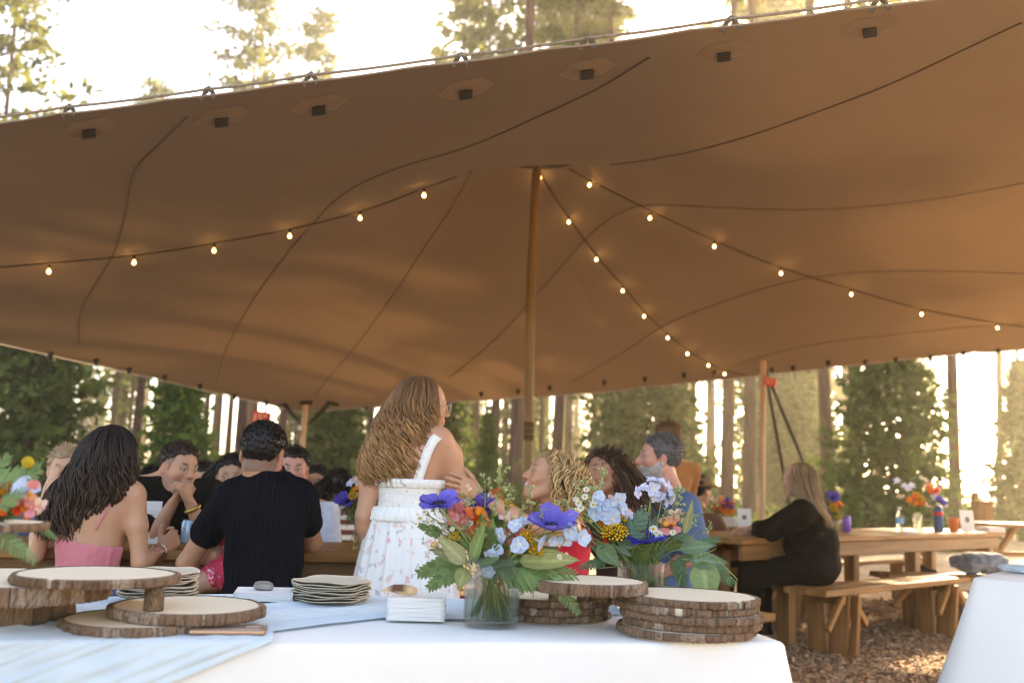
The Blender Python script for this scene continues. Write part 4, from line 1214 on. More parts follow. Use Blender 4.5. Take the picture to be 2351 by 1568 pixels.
def me_fern(L, W, n, seed, c=(.085, .16, .07), droop=.3, narrow=False):
    """frond along +x: rachis and toothed pinnae"""
    rg = np.random.RandomState(seed); mb = MB()
    s = np.linspace(0, 1, 12); P = np.stack([L * s, 0 * s, -droop * L * s ** 2], 1)
    v, f = tube(P, .0016 * (1 - .7 * s) + .0004, 5); mb.add(v, f, np.array(c) * 1.2)
    for k in range(n):
        u = .12 + .86 * k / n
        b = np.array([L * u, 0, -droop * L * u * u])
        l = W * .5 * (1 - u) ** .55 * (1.0 if u > .2 else .75) + .006
        for sg in (-1, 1):
            a = sg * (1.05 - .35 * u) + rg.normal(0, .06)
            d = np.array([math.cos(a), math.sin(a), -.18 + rg.normal(0, .08)]); q = np.array([-math.sin(a), math.cos(a), 0])
            m = 7 if not narrow else 4
            t_ = np.linspace(0, 1, m)
            w = l * (.095 if not narrow else .22) * (np.sin(np.pi * (t_ * .9 + .08)) ** .6)
            w = w * (1 + .5 * (np.arange(m) % 2))
            mid = b + d * l * t_[:, None] + np.array([0, 0, -.10 * l]) * (t_ ** 2)[:, None]
            V = np.concatenate([mid - q * w[:, None], mid + np.array([0, 0, .03 * l]), mid + q * w[:, None]])
            F = np.array([[i, i + 1, m + i + 1, m + i] for i in range(m - 1)] + [[m + i, m + i + 1, 2 * m + i + 1, 2 * m + i] for i in range(m - 1)])
            mb.add(V, F, np.array(c) * rg.uniform(.75, 1.25))
    return mb.mesh('fern_frond', M_green)
def me_sprig(L, n, seed, c=(.22, .30, .09), bud=(.42, .45, .20), spread=.35, bs=.0035):
    """branching sprig of tiny buds along +z"""
    rg = np.random.RandomState(seed); mb = MB()
    s = np.linspace(0, 1, 7); P = np.stack([.08 * L * np.sin(s * 2), 0 * s, L * s], 1)
    v, f = tube(P, .0018 - .001 * s, 5); mb.add(v, f, c)
    for k in range(n):
        u = .25 + .75 * (k + .5) / n; b = np.array([np.interp(u, s, P[:, 0]), 0, L * u])
        a = rg.rand() * 6.28; l = spread * L * (1.05 - u) * rg.uniform(.5, 1.1) + .008
        e = b + np.array([math.cos(a) * l * .7, math.sin(a) * l * .7, l * .8])
        v, f = tube([b, (b + e) / 2 + np.array([math.cos(a), math.sin(a), -.3]) * l * .12, e], [.0011, .0009, .0007], 4, cap=False); mb.add(v, f, c)
        for j in range(rg.randint(2, 5)):
            V, F = ICO1; mb.add(V * bs * rg.uniform(.7, 1.3) * np.array([1, 1, 1.3]) + e + rg.normal(0, bs * 1.2, 3), F, np.array(bud) * rg.uniform(.7, 1.2))
    return mb.mesh('bud_sprig', M_green)
def me_ball(D, seed):
    mb = MB(); V, F = ICO2; mb.add(V * D * .46, F, (.55, .40, .03))
    n = 150
    for k in range(n):
        z = 1 - 2 * (k + .5) / n; r = math.sqrt(1 - z * z); a = k * 2.39996
        V, F = ICO1; mb.add(V * D * .052 + np.array([r * math.cos(a), r * math.sin(a), z]) * D * .475, F, (.78, .60, .06))
    return mb.mesh('craspedia', M_fl)
BLUE0, BLUE1 = (.10, .07, .42), (.20, .17, .66)
PB0, PB1 = (.62, .70, .80), (.50, .63, .84)
LI0, LI1 = (.66, .66, .80), (.60, .64, .86)
FM = {
    'an1': me_anemone(.104, .16, BLUE0, BLUE1, 1), 'an2': me_anemone(.114, .50, (.12, .08, .44), (.21, .18, .68), 2), 'an3': me_anemone(.105, .30, (.03, .03, .34), (.06, .07, .52), 3),
    'an4': me_anemone(.07, .4, (.08, .05, .35), (.15, .12, .55), 4)}
DEL = [me_floret(.050, PB0, PB1, 10 + k, cup=(.1, .25, .05, .35)[k], pw=.56) for k in range(4)]
DEL2 = [me_floret(.040, LI0, LI1, 20 + k, pw=.42, tip=.35) for k in range(3)]
SN = {'pink': me_snap(.040, (.72, .28, .30), (.78, .36, .38), (.74, .30, .26), 1), 'orange': me_snap(.042, (.72, .14, .05), (.80, .20, .04), (.85, .30, .02), 2), 'pale': me_snap(.032, (.78, .62, .52), (.82, .58, .55), (.80, .66, .40), 3),
      'coral': me_snap(.046, (.76, .26, .22), (.82, .36, .34), (.84, .42, .10), 4), 'red': me_snap(.042, (.66, .06, .03), (.76, .12, .03), (.80, .20, .02), 5)}
YA = [me_yarrow(.070, .06, 70, 1), me_yarrow(.045, .05, 40, 2), me_yarrow(.030, .03, 24, 3)]
DA = me_daisy(.022, 1)
LF = {}
def leaf_me(L, W, seed, **k):
    return me_leaf(L, W, seed, **k)
MG = M_green
def stem(parent, pts, r, c=(.25, .33, .10), name='stem'):
    P = np.array([tuple(q) for q in pts]); t = np.linspace(0, 1, len(P)); tt = np.linspace(0, 1, 14)
    Q = np.stack([np.interp(tt, t, P[:, k]) for k in range(3)], 1)
    for _ in range(3): Q[1:-1] = (Q[:-2] + 2 * Q[1:-1] + Q[2:]) / 4
    v, f = tube(Q, r, 6); mb = MB(); mb.add(v, f, c)
    return mb.obj(name, MG, parent)
class Bouquet:
    def __init__(s, label, group, neck, foot, name='bouquet'):
        """neck: where the stems cross the vase mouth; foot: middle of the vase floor (world)"""
        s.neck = Vector(neck); s.foot = Vector(foot); s.rg = np.random.RandomState(int(abs(neck[0]) * 1000) + 3)
        s.o = thing(name, label, 'flowers', s.neck, 0, group)
    def put(s, name, me, p, face, spin=0.0, scale=1.0, st=.0016, centre=None, stemmed=True):
        M3 = frame(face); a = spin
        M3 = M3 @ np.array([[math.cos(a), -math.sin(a), 0], [math.sin(a), math.cos(a), 0], [0, 0, 1]])
        o = link(name, me, s.o)
        q = Vector(p) - s.neck
        M = Matrix(mat4(M3 * scale, q).tolist()); o.matrix_local = M
        if centre is not None: link('centre', centre, o)
        if stemmed:
            rg = s.rg
            b = Vector(p) - Vector(face).normalized() * .012
            rim = s.neck + Vector((max(-.04, min(.04, (p[0] - s.neck.x) * .35 + rg.normal(0, .010))), rg.normal(0, .016), 0))
            ft = s.foot + Vector((max(-.048, min(.048, -(rim.x - s.neck.x) * .8 + rg.normal(0, .026))), rg.normal(0, .016), .014 + rg.rand() * .02))
            inv = M.inverted()
            if rg.rand() < .55: ft = rim + Vector((0, 0, -.012))
            pts = [inv @ (w - s.neck) for w in (b, b.lerp(rim, .5) + Vector((0, 0, .012)), rim, ft)]
            stem(o, pts, st / scale, c=tuple(np.array([.24, .31, .09]) * rg.uniform(.75, 1.3)))
        return o
    def leaf(s, me, base, tip, L, up=(0, -1, .4), stemmed=False, name='leaf'):
        b, t_ = Vector(base), Vector(tip); x = (t_ - b)
        z = Vector(up) - x.normalized() * Vector(up).dot(x.normalized()); z.normalize(); x.normalize()
        M3 = np.stack([np.array(x), np.cross(np.array(z), np.array(x)), np.array(z)], 1)
        sc = (t_ - b).length / L
        o = link(name, me, s.o); o.matrix_local = Matrix(mat4(M3 * sc, b - s.neck).tolist())
        if stemmed:
            inv = o.matrix_local.inverted(); rg = s.rg
            rim = s.neck + Vector((max(-.045, min(.045, (b.x - s.neck.x) * .4)), rg.normal(0, .02), .0))
            fo = s.foot + Vector((rg.normal(0, .022), rg.normal(0, .018), .02)) if rg.rand() < .4 else rim + Vector((0, 0, -.01))
            pts = [inv @ (w - s.neck) for w in (b, rim, fo)]
            stem(o, pts, .0015 / sc)
        return o
# glass
M_glass, t, p, o = new_mat('clear_glass')
t.nodes.remove(p)
g = t.nodes.new('ShaderNodeBsdfGlass'); g.inputs['Roughness'].default_value = 0; g.inputs['IOR'].default_value = 1.45; g.inputs[0].default_value = (.97, .985, .98, 1)
tr = t.nodes.new('ShaderNodeBsdfTransparent'); tr.inputs[0].default_value = (.95, .97, .965, 1)
ms = t.nodes.new('ShaderNodeMixShader'); ms.inputs[0].default_value = .74
t.links.new(g.outputs[0], ms.inputs[1]); t.links.new(tr.outputs[0], ms.inputs[2]); t.links.new(ms.outputs[0], o.inputs[0])
M_water, t, p, o = new_mat('vase_water')
t.nodes.remove(p)
g = t.nodes.new('ShaderNodeBsdfGlass'); g.inputs['Roughness'].default_value = 0; g.inputs['IOR'].default_value = 1.2; g.inputs[0].default_value = (.93, .96, .92, 1)
tr = t.nodes.new('ShaderNodeBsdfTransparent'); tr.inputs[0].default_value = (.90, .93, .88, 1)
ms = t.nodes.new('ShaderNodeMixShader'); ms.inputs[0].default_value = .82
t.links.new(g.outputs[0], ms.inputs[1]); t.links.new(tr.outputs[0], ms.inputs[2]); t.links.new(ms.outputs[0], o.inputs[0])
def vase(label, loc, r, h, wl, group='glass vases holding flowers', square=.5):
    o = thing('glass_vase', label, 'vase', loc, 0, group)
    n = 64
    def rings(prof):
        th = np.arange(n) * 2 * np.pi / n
        sq = 1 / (np.abs(np.cos(th)) ** (2 + 2 * square) + np.abs(np.sin(th)) ** (2 + 2 * square)) ** (1 / (2 + 2 * square))
        V = np.concatenate([np.column_stack([np.cos(th) * sq * a, np.sin(th) * sq * a, np.full(n, z)]) for a, z in prof])
        return V, [grid_faces(len(prof), n, wrap_v=True)[:, ::-1]]
    w = .0028
    V, F = rings([(.0, 0), (r * .90, 0), (r * .97, .003), (r, .010), (r, h - .003), (r - .0008, h - .0005), (r - w * .5, h), (r - w + .0006, h - .0006), (r - w, h - .004), (r - w, .018), (r * .86, .012), (0, .011)][::-1])
    g = link('glass', mesh_np('glass', V, [f[:, ::-1] for f in F], mats=M_glass), o)
    V, F = rings([(0, .0116), (r * .85, .0124), (r - w - .0005, .019), (r - w - .0005, wl), (0, wl + .0002)][::-1])
    link('water', mesh_np('water', V, [f[:, ::-1] for f in F], mats=M_water), o)
    return o
# ---- first bouquet
V1 = atz(1127, 1436, TZ0); V1 = Vector((V1.x, V1.y + .012, TZ0 + .0005)); D1 = V1.y
vase('clear glass vase nearest the camera in the middle of the buffet', V1, .0675, .162, .078)
b = Bouquet('wildflower bouquet with two blue anemones in the nearest glass vase', 'bouquets on the buffet', (V1.x, V1.y, V1.z + .162), V1)
def f1(px, py, dy=0.0): return at(px, py, D1 + dy)
b.put('anemone', FM['an1'][0], f1(1008, 1160, -.02), (-.12, -.30, .95), .4, centre=FM['an1'][1], st=.003)
b.put('anemone', FM['an2'][0], f1(1265, 1212, -.03), (.05, -.42, .90), 1.1, centre=FM['an2'][1], st=.003)
b.put('anemone', FM['an4'][0], f1(1105, 1165, .06), (-.3, .3, .8), 1.1, centre=FM['an4'][1], st=.003)
for k, (px, py, fx, fy, fz, s) in enumerate(((1192, 1250, .05, -.95, .15, 1.25), (1186, 1206, -.2, -.8, .5, 1.1), (1150, 1228, -.7, -.6, -.3, 1.1), (1238, 1242, .8, -.3, -.4, 1.2), (1128, 1274, -.3, -.7, -.5, 1.0), (1140, 1262, .2, -.8, .3, .9), (1308, 1222, .3, -.7, .5, 1.2), (1334, 1233, .6, -.7, .0, 1.2), (1298, 1238, .2, -.9, -.2, 1.0), (1122, 1311, .1, -.8, -.5, .95), (1205, 1196, .3, -.5, .8, .9), (1270, 1240, .1, -.8, -.4, .85), (1312, 1208, .5, -.4, .8, .7))):
    b.put('delphinium_floret', DEL[k % 4], f1(px, py, -.05 + .01 * (k % 3)), (fx, fy, fz), k * .7, s * .76, stemmed=k % 2 == 0)
for k, (px, py, kd, fx, fz, s) in enumerate(((1040, 1176, 'pink', -.4, .3, 1.25), (1060, 1180, 'pink', -.1, .1, 1.2), (1077, 1172, 'pink', .2, .8, 1.2), (1052, 1194, 'pink', -.3, -.2, 1.0), (1092, 1180, 'orange', .2, .5, 1.2), (1100, 1203, 'orange', .1, -.1, 1.3), (1085, 1198, 'red', -.2, 0, 1.1), (1112, 1228, 'orange', .1, .2, 1.2), (1098, 1250, 'orange', -.1, -.1, 1.1), (1108, 1262, 'red', .0, -.1, 1.0), (1160, 1222, 'pink', .1, .6, 1.0), (1162, 1243, 'pink', .2, .0, 1.2), (1172, 1262, 'coral', .2, -.1, 1.2), (1185, 1232, 'pink', .5, .2, 1.1), (1076, 1120, 'pale', .1, .3, .5), (1175, 1188, 'pale', .1, .8, .8), (1160, 1190, 'pale', -.2, .7, .8), (1068, 1155, 'pale', 0, .7, .8), (1205, 1270, 'coral', .1, -.1, 1.0))):
    b.put('snapdragon', SN[kd], f1(px, py, .01 + .01 * (k % 4)), (fx, -.8, fz), k * .5, s, stemmed=k % 2 == 0)
b.put('yarrow', YA[1], f1(1228, 1245, -.03), (.55, -.75, .35), 0, 1.2); b.put('yarrow', YA[2], f1(1214, 1228, -.035), (.3, -.8, .5), 0, 1.3); b.put('yarrow', YA[2], f1(1240, 1262, -.03), (.5, -.8, .2), 0, 1.0)
b.put('yarrow', YA[1], f1(1036, 1230, .0), (-.4, -.6, .6), 0, .9); b.put('yarrow', YA[2], f1(1014, 1238, .0), (-.5, -.6, .5), 0, 1.0); b.put('yarrow', YA[2], f1(1216, 1194, .02), (.2, -.6, .7), 0, 1.0); b.put('yarrow', YA[2], f1(1168, 1152, .03), (.2, -.6, .7), 0, .9)
for px, py, s in ((964, 1190, 1.0), (982, 1199, .9), (955, 1202, .7), (974, 1175, .8), (1150, 1246, .8), (1020, 1210, .8)): b.put('daisy', DA, f1(px, py, .01), (-.3, -.8, .4), px * .1, s)
sp1, sp2 = me_sprig(.12, 9, 5), me_sprig(.10, 7, 6, bud=(.40, .42, .22))
for px, py, ln_, tx in ((1112, 1180, .9, -.1), (1130, 1185, 1.0, .1), (1160, 1190, .8, .2), (1085, 1195, .6, -.4), (1030, 1215, .7, -.6), (1190, 1190, .7, .35), (1010, 1225, .5, -.8), (1250, 1200, .5, .6)):
    b.put('bud_sprig', sp1 if px % 4 else sp2, f1(px, py, .02), (tx, -.12, 1), px * .3, ln_, stemmed=True)
for base, tip, W, c0, up, dy in (
    ((1068, 1292), (1008, 1232), .50, (.17, .24, .11), (0, -1, .3), -.05), ((1066, 1288), (990, 1258), .42, (.14, .21, .09), (.1, -1, .5), -.04),
    ((1084, 1292), (1108, 1198), .36, (.10, .19, .055), (-.5, -1, .1), -.05), ((1136, 1262), (1130, 1190), .34, (.11, .20, .06), (0, -1, .2), -.02), ((1112, 1235), (1104, 1180), .34, (.10, .20, .05), (0, -1, .1), .0),
    ((1192, 1290), (1330, 1278), .40, (.16, .23, .08), (0, -.9, .6), -.04), ((1200, 1280), (1285, 1252), .36, (.08, .14, .05), (0, -.8, .7), .03),
    ((1068, 1305), (1052, 1352), .75, (.15, .22, .075), (0, -1, .2), -.06), ((1062, 1235), (1010, 1195), .34, (.09, .16, .06), (0, -.7, .7), .02), ((1100, 1290), (1062, 1225), .32, (.12, .20, .08), (0, -1, .2), .01),
    ((1150, 1296), (1170, 1235), .3, (.07, .15, .04), (0, -1, .2), .02), ((1170, 1298), (1225, 1270), .4, (.06, .13, .04), (0, -1, .3), .03), ((1100, 1300), (1145, 1278), .4, (.07, .14, .045), (0, -1, .4), -.06), ((1120, 1302), (1190, 1290), .34, (.06, .13, .04), (0, -1, .6), -.05)):
    c0 = (c0[0] * 1.55, c0[1] * 1.12, c0[2] * 1.2)
    L = .10; b.leaf(me_leaf(L, L * W, int(base[0] + tip[0]), c0=tuple(np.array(c0) * 1.05), c1=tuple(np.array(c0) * 1.3)), f1(*base, dy + .02), f1(*tip, dy - .01), L, up, stemmed=True)
fn = me_fern(.14, .085, 9, 1, c=(.12, .18, .05), droop=.12, narrow=True); fw = me_fern(.16, .10, 17, 2, c=(.14, .22, .07), droop=.1); fd = me_fern(.12, .05, 14, 3, c=(.17, .26, .11), droop=.1)
b.leaf(fn, f1(1072, 1280, 0), f1(950, 1312, .0), .14, (0, -.9, .5), name='fern_frond'); b.leaf(fn, f1(1072, 1290, -.02), f1(975, 1348, -.03), .14, (0, -.9, .5), name='fern_frond')
b.leaf(fw, f1(1120, 1302, -.04), f1(1330, 1308, -.03), .16, (0, -.75, .7), name='fern_frond'); b.leaf(fw, f1(1170, 1298, -.03), f1(1290, 1345, -.06), .16, (0, -.9, .5), name='fern_frond')
b.leaf(fd, f1(1262, 1318, -.05), f1(1332, 1412, -.06), .12, (0, -1, .1), name='fern_frond')
b.leaf(fn, f1(1020, 1230, .0), f1(960, 1200, .0), .14, (0, -.9, .5), name='fern_frond')
fil = me_fern(.09, .05, 10, 5, c=(.11, .16, .035), droop=.3)
for k in range(16):
    a = k * 2.4; px = 1127 + 70 * math.cos(a) * (.4 + .6 * ((k * 7) % 5) / 5); b.leaf(fil, f1(1127 + (px - 1127) * .3, 1298, .03 * math.sin(a)), f1(px, 1262 - 20 * (k % 3), .05 * math.sin(a)), .09, (math.cos(a), -.6, .5), name='fern_frond')
rs_ = np.random.RandomState(12)
for k in range(16):   # fine filler between the large blooms
    px = rs_.uniform(985, 1300); b.put('bud_sprig', sp1 if k % 2 else sp2, f1(px, rs_.uniform(1200, 1270), rs_.uniform(-.03, .05)), ((px - 1130) / 160, -.2, 1), k, rs_.uniform(.3, .65), stemmed=True)
for k in range(14):
    px = rs_.uniform(970, 1320); b.put('daisy' if k % 3 else 'yarrow', DA if k % 3 else YA[2], f1(px, rs_.uniform(1195, 1285), rs_.uniform(-.05, .02)), ((px - 1130) / 300, -.8, .5), k, rs_.uniform(.5, .85), stemmed=False)
for k in range(10):
    a0, a1 = rs_.uniform(-.055, .055), rs_.uniform(-.05, .05)
    stem(b.o, [(a0, rs_.uniform(-.03, .03), .03), (a0 * .9, rs_.uniform(-.03, .03), -.01), (a1, rs_.uniform(-.035, .035), -.146)], rs_.uniform(.0013, .0026), c=tuple(np.array([.42, .44, .14]) * rs_.uniform(.6, 1.2)))
# ---- second bouquet
V2 = atz(1472, 1386, TZ0); V2 = at(1472, 1386, 2.78); V2 = Vector((V2.x, 2.80, TZ0 + .004)); D2 = V2.y
vase('clear glass vase behind the stacked wood slices on the right', V2, .0635, .132 + .0, .06)
b = Bouquet('wildflower bouquet with pale blue delphinium and big leaves in the right vase', 'bouquets on the buffet', (V2.x, V2.y, V2.z + .132), V2)
def f2(px, py, dy=0.0): return at(px, py, D2 + dy)
b.put('anemone', FM['an3'][0], f2(1484, 1246, -.04), (-.06, -.16, .98), .2, centre=FM['an3'][1], st=.003)
for k, (px, py, fx, fy, fz, s) in enumerate(((1376, 1142, -.5, -.7, .2, .95), (1372, 1160, -.6, -.6, -.2, 1.0), (1420, 1148, .5, -.6, -.3, 1.1), (1388, 1180, -.1, -.9, .1, .9), (1405, 1188, .1, -.95, -.2, 1.15), (1428, 1168, .6, -.7, .1, .8), (1395, 1160, .0, -.8, .4, .8), (1366, 1178, -.5, -.7, -.4, .9))):
    b.put('delphinium_floret', DEL[k % 4], f2(px, py, -.03), (fx, fy, fz), k * .9, s, stemmed=k % 2 == 0)
for k, (px, py, fx, fy, fz, s) in enumerate(((1498, 1102, .1, -.3, .9, .95), (1478, 1118, -.5, -.5, .6, .9), (1499, 1124, .0, -.95, .2, 1.25), (1520, 1108, .5, -.4, .7, 1.0), (1466, 1130, -.8, -.5, -.1, 1.0), (1516, 1138, .3, -.8, -.5, .95), (1534, 1120, .8, -.5, .2, 1.0), (1544, 1146, .8, -.5, -.3, .85), (1532, 1152, .3, -.6, -.6, .7), (1505, 1143, -.1, -.8, -.6, .8), (1442, 1182, .0, -.8, .5, .9), (1455, 1192, .3, -.8, .2, .8), (1540, 1130, .6, -.5, .5, .8))):
    b.put('delphinium_floret', DEL2[k % 3], f2(px, py, -.01), (fx, fy, fz), k * .9, s * 1.1, stemmed=k in (0, 2, 6, 7, 10))
for k, (px, py, kd, fx, fz, s) in enumerate(((1386, 1194, 'orange', -.2, .5, .9), (1404, 1202, 'coral', .1, .3, .9), (1448, 1190, 'coral', .3, .5, .9), (1408, 1240, 'red', 0, .0, 1.25), (1422, 1232, 'orange', .3, .1, .9), (1432, 1230, 'red', .5, .3, .8), (1528, 1208, 'coral', -.2, .3, 1.15), (1545, 1204, 'coral', .4, .1, .9), (1556, 1190, 'pale', .6, .5, 1.0), (1545, 1176, 'pale', 0, .9, .8), (1538, 1188, 'pale', -.3, .8, .7), (1440, 1250, 'red', .1, -.2, .7), (1400, 1150, 'pale', 0, .4, .8), (1380, 1168, 'coral', -.3, .3, .7), (1562, 1176, 'pale', .4, .7, .5), (1424, 1166, 'coral', .3, .6, .7))):
    b.put('snapdragon', SN[kd], f2(px, py, .0 + .01 * (k % 3)), (fx, -.8, fz), k * .5, s, stemmed=k % 2 == 0)
b.put('yarrow', YA[0], f2(1411, 1210, -.045), (-.05, -.62, .78), 0, 1.08); b.put('yarrow', YA[1], f2(1442, 1174, .0), (.2, -.6, .8), 0, .75); b.put('yarrow', YA[2], f2(1432, 1186, -.02), (.3, -.6, .7), 0, .9)
for px, py, s in ((1328, 1155, 1), (1343, 1140, 1), (1362, 1158, 1), (1325, 1172, 1.1), (1334, 1166, 1), (1366, 1150, .9), (1372, 1160, .8), (1500, 1214, 1.2), (1513, 1227, 1.2), (1346, 1123, .9), (1322, 1146, .8), (1507, 1222, .9), (1545, 1222, .9)): b.put('daisy', DA, f2(px, py, -.03), (-.2, -.75, .5), px * .13, s)
for px, py, ln_, tx in ((1350, 1210, .8, -.9), (1362, 1195, .9, -.6), (1390, 1170, .9, -.05), (1375, 1185, .9, -.4), (1545, 1200, .8, .1), (1535, 1205, .9, .3), (1345, 1235, .6, -1.1), (1560, 1215, .5, .5)):
    b.put('bud_sprig', sp1 if px % 4 else sp2, f2(px, py, .01), (tx, -.12, 1), px * .3, ln_)
for base, tip, W, c0, up, dy in (
    ((1405, 1290), (1355, 1248), .42, (.075, .13, .075), (0, -.9, .6), -.05), ((1418, 1268), (1382, 1256), .7, (.085, .16, .085), (.2, -1, .3), -.05), ((1372, 1252), (1425, 1298), .62, (.075, .145, .065), (.1, -1, .2), -.07), ((1408, 1255), (1452, 1275), .42, (.08, .14, .08), (0, -.8, .7), -.05),
    ((1570, 1225), (1595, 1150), .32, (.17, .24, .12), (.5, -1, 0), -.02), ((1550, 1232), (1618, 1248), .42, (.075, .14, .075), (0, -.7, .8), -.03), ((1560, 1262), (1645, 1248), .42, (.08, .16, .09), (0, -.9, .5), -.05),
    ((1585, 1285), (1672, 1290), .50, (.085, .17, .10), (0, -.95, .35), -.07), ((1612, 1290), (1628, 1388), .74, (.11, .20, .08), (-.1, -1, .1), -.08), ((1540, 1285), (1575, 1355), .36, (.06, .11, .04), (.3, -1, .1), -.04),
    ((1530, 1262), (1575, 1240), .5, (.06, .12, .04), (0, -.9, .5), -.01), ((1495, 1285), (1530, 1256), .4, (.055, .11, .04), (0, -1, .4), -.04), ((1480, 1290), (1440, 1262), .4, (.06, .12, .04), (0, -1, .4), -.03), ((1550, 1290), (1600, 1275), .4, (.07, .13, .05), (0, -1, .4), -.02)):
    c0 = (c0[0] * 1.5, c0[1] * 1.15, c0[2] * 1.15)
    L = .10; b.leaf(me_leaf(L, L * W, int(base[0] + tip[0]), c0=tuple(np.array(c0) * 1.05), c1=tuple(np.array(c0) * 1.3)), f2(*base, dy + .02), f2(*tip, dy - .01), L, up, stemmed=True)
fg = me_fern(.16, .12, 16, 7, c=(.10, .17, .11), droop=.15); fb = me_fern(.14, .07, 15, 8, c=(.075, .15, .07), droop=.12)
b.leaf(fg, f2(1420, 1270, -.03), f2(1478, 1170, -.04), .16, (-.3, -1, .2), name='fern_frond'); b.leaf(fg, f2(1480, 1262, .0), f2(1520, 1185, .0), .16, (.2, -1, .2), name='fern_frond')
b.leaf(fb, f2(1600, 1270, -.05), f2(1692, 1340, -.06), .14, (0, -1, .4), name='fern_frond'); b.leaf(fb, f2(1555, 1275, -.03), f2(1580, 1345, -.05), .14, (.2, -1, .2), name='fern_frond'); b.leaf(fb, f2(1575, 1262, 0), f2(1655, 1232, .0), .14, (0, -1, .5), name='fern_frond')
b.leaf(fb, f2(1400, 1285, 0), f2(1325, 1300, .0), .14, (0, -.9, .5), name='fern_frond'); b.leaf(fb, f2(1540, 1240, -.02), f2(1580, 1225, -.02), .14, (0, -1, .4), name='fern_frond')
for k in range(22):
    a = k * 2.4; px = 1475 + 85 * math.cos(a) * (.4 + .6 * ((k * 7) % 5) / 5); b.leaf(fil, f2(1475 + (px - 1475) * .35, 1296, .03 * math.sin(a)), f2(px, 1268 - 18 * (k % 3), .05 * math.sin(a)), .09, (math.cos(a), -.7, .4), name='fern_frond')
for k in range(5): b.leaf(fil, f2(1470 + 10 * k, 1380, 0), f2(1445 + 20 * k, 1310, .01), .09, (0, -1, .2), name='fern_frond')
for k in range(14):
    px = rs_.uniform(1335, 1600); b.put('bud_sprig', sp1 if k % 2 else sp2, f2(px, rs_.uniform(1195, 1270), rs_.uniform(-.03, .05)), ((px - 1475) / 150, -.2, 1), k, rs_.uniform(.3, .65), stemmed=True)
for k in range(10):
    a0, a1 = rs_.uniform(-.05, .05), rs_.uniform(-.045, .045)
    stem(b.o, [(a0, rs_.uniform(-.03, .03), .03), (a0 * .7, rs_.uniform(-.03, .03), -.01), (a1, rs_.uniform(-.035, .035), -.115)], rs_.uniform(.0013, .0024), c=tuple(np.array([.26, .32, .09]) * rs_.uniform(.6, 1.2)))
# ---- left bouquet, mostly outside the frame
b = Bouquet('coral and yellow wildflower bouquet at the left edge on the high slice stand', 'bouquets on the buffet', (c7.x, c7.y, .99 + .06), (c7.x, c7.y, .992))
DL = c7.y
vase('small glass vase under the coral bouquet at the left edge', (c7.x, c7.y, .9905), .045, .06, .04, square=.1)
def f3(px, py, dy=0.0): return at(px, py, DL + dy)
b.put('craspedia', me_ball(.021, 1), f3(64, 1061, -.02), (.3, -.3, .9), 0, 1, st=.0014)
for k, (px, py, fx, fz, s) in enumerate(((62, 1118, .4, .6, 1.25), (50, 1126, -.1, .4, 1.0))): b.put('delphinium_floret', DEL[k], f3(px, py, -.03), (fx, -.7, fz), k, s * .8)
for k, (px, py, kd, fx, fz, s) in enumerate(((70, 1130, 'coral', .6, .3, .9), (44, 1142, 'orange', .1, .2, .9), (30, 1135, 'red', -.1, .2, .9), (55, 1150, 'pink', .3, .1, .9), (20, 1150, 'pink', 0, 0, .9), (48, 1162, 'red', .2, -.2, .8), (70, 1166, 'pink', .4, -.2, .8), (62, 1172, 'orange', .1, -.4, .7), (82, 1158, 'pale', .8, .1, 1.0), (92, 1152, 'pale', .9, .1, .7), (10, 1128, 'orange', -.2, .3, .9), (-5, 1140, 'coral', -.3, .1, 1), (5, 1165, 'red', 0, -.2, .9), (38, 1118, 'pale', .2, .6, 1.0), (85, 1172, 'pale', .6, -.3, .6), (-20, 1120, 'pink', -.3, .5, 1))):
    b.put('snapdragon', SN[kd], f3(px, py, -.03 + .012 * (k % 3)), (fx, -.8, fz), k * .5, s * .8, stemmed=k % 3 == 0)
b.put('yarrow', YA[1], f3(2, 1118, -.02), (-.2, -.6, .7), 0, .8)
fl = me_fern(.12, .085, 11, 9, c=(.17, .26, .09), droop=.1)
b.leaf(fl, f3(-30, 1130, -.02), f3(88, 1066, -.03), .12, (0, -1, .4), name='fern_frond'); b.leaf(fl, f3(-30, 1120, -.0), f3(15, 1040, .0), .12, (-.2, -1, .2), name='fern_frond'); b.leaf(fl, f3(-10, 1170, -.05), f3(50, 1122, -.06), .12, (0, -1, .4), name='fern_frond')
b.leaf(fd, f3(-15, 1215, -.05), f3(80, 1290, -.06), .12, (0, -1, .3), name='fern_frond'); b.leaf(fd, f3(86, 1206, .02), f3(130, 1236, .02), .12, (0, -1, .5), name='fern_frond')
for k in range(12):
    a = k * 2.4; b.leaf(fil, f3(-30, 1185, .02 * math.sin(a)), f3(-20 + 70 * math.cos(a), 1160 + 20 * math.sin(a * 3), .04 * math.sin(a)), .09, (math.cos(a), -.7, .4), name='fern_frond')
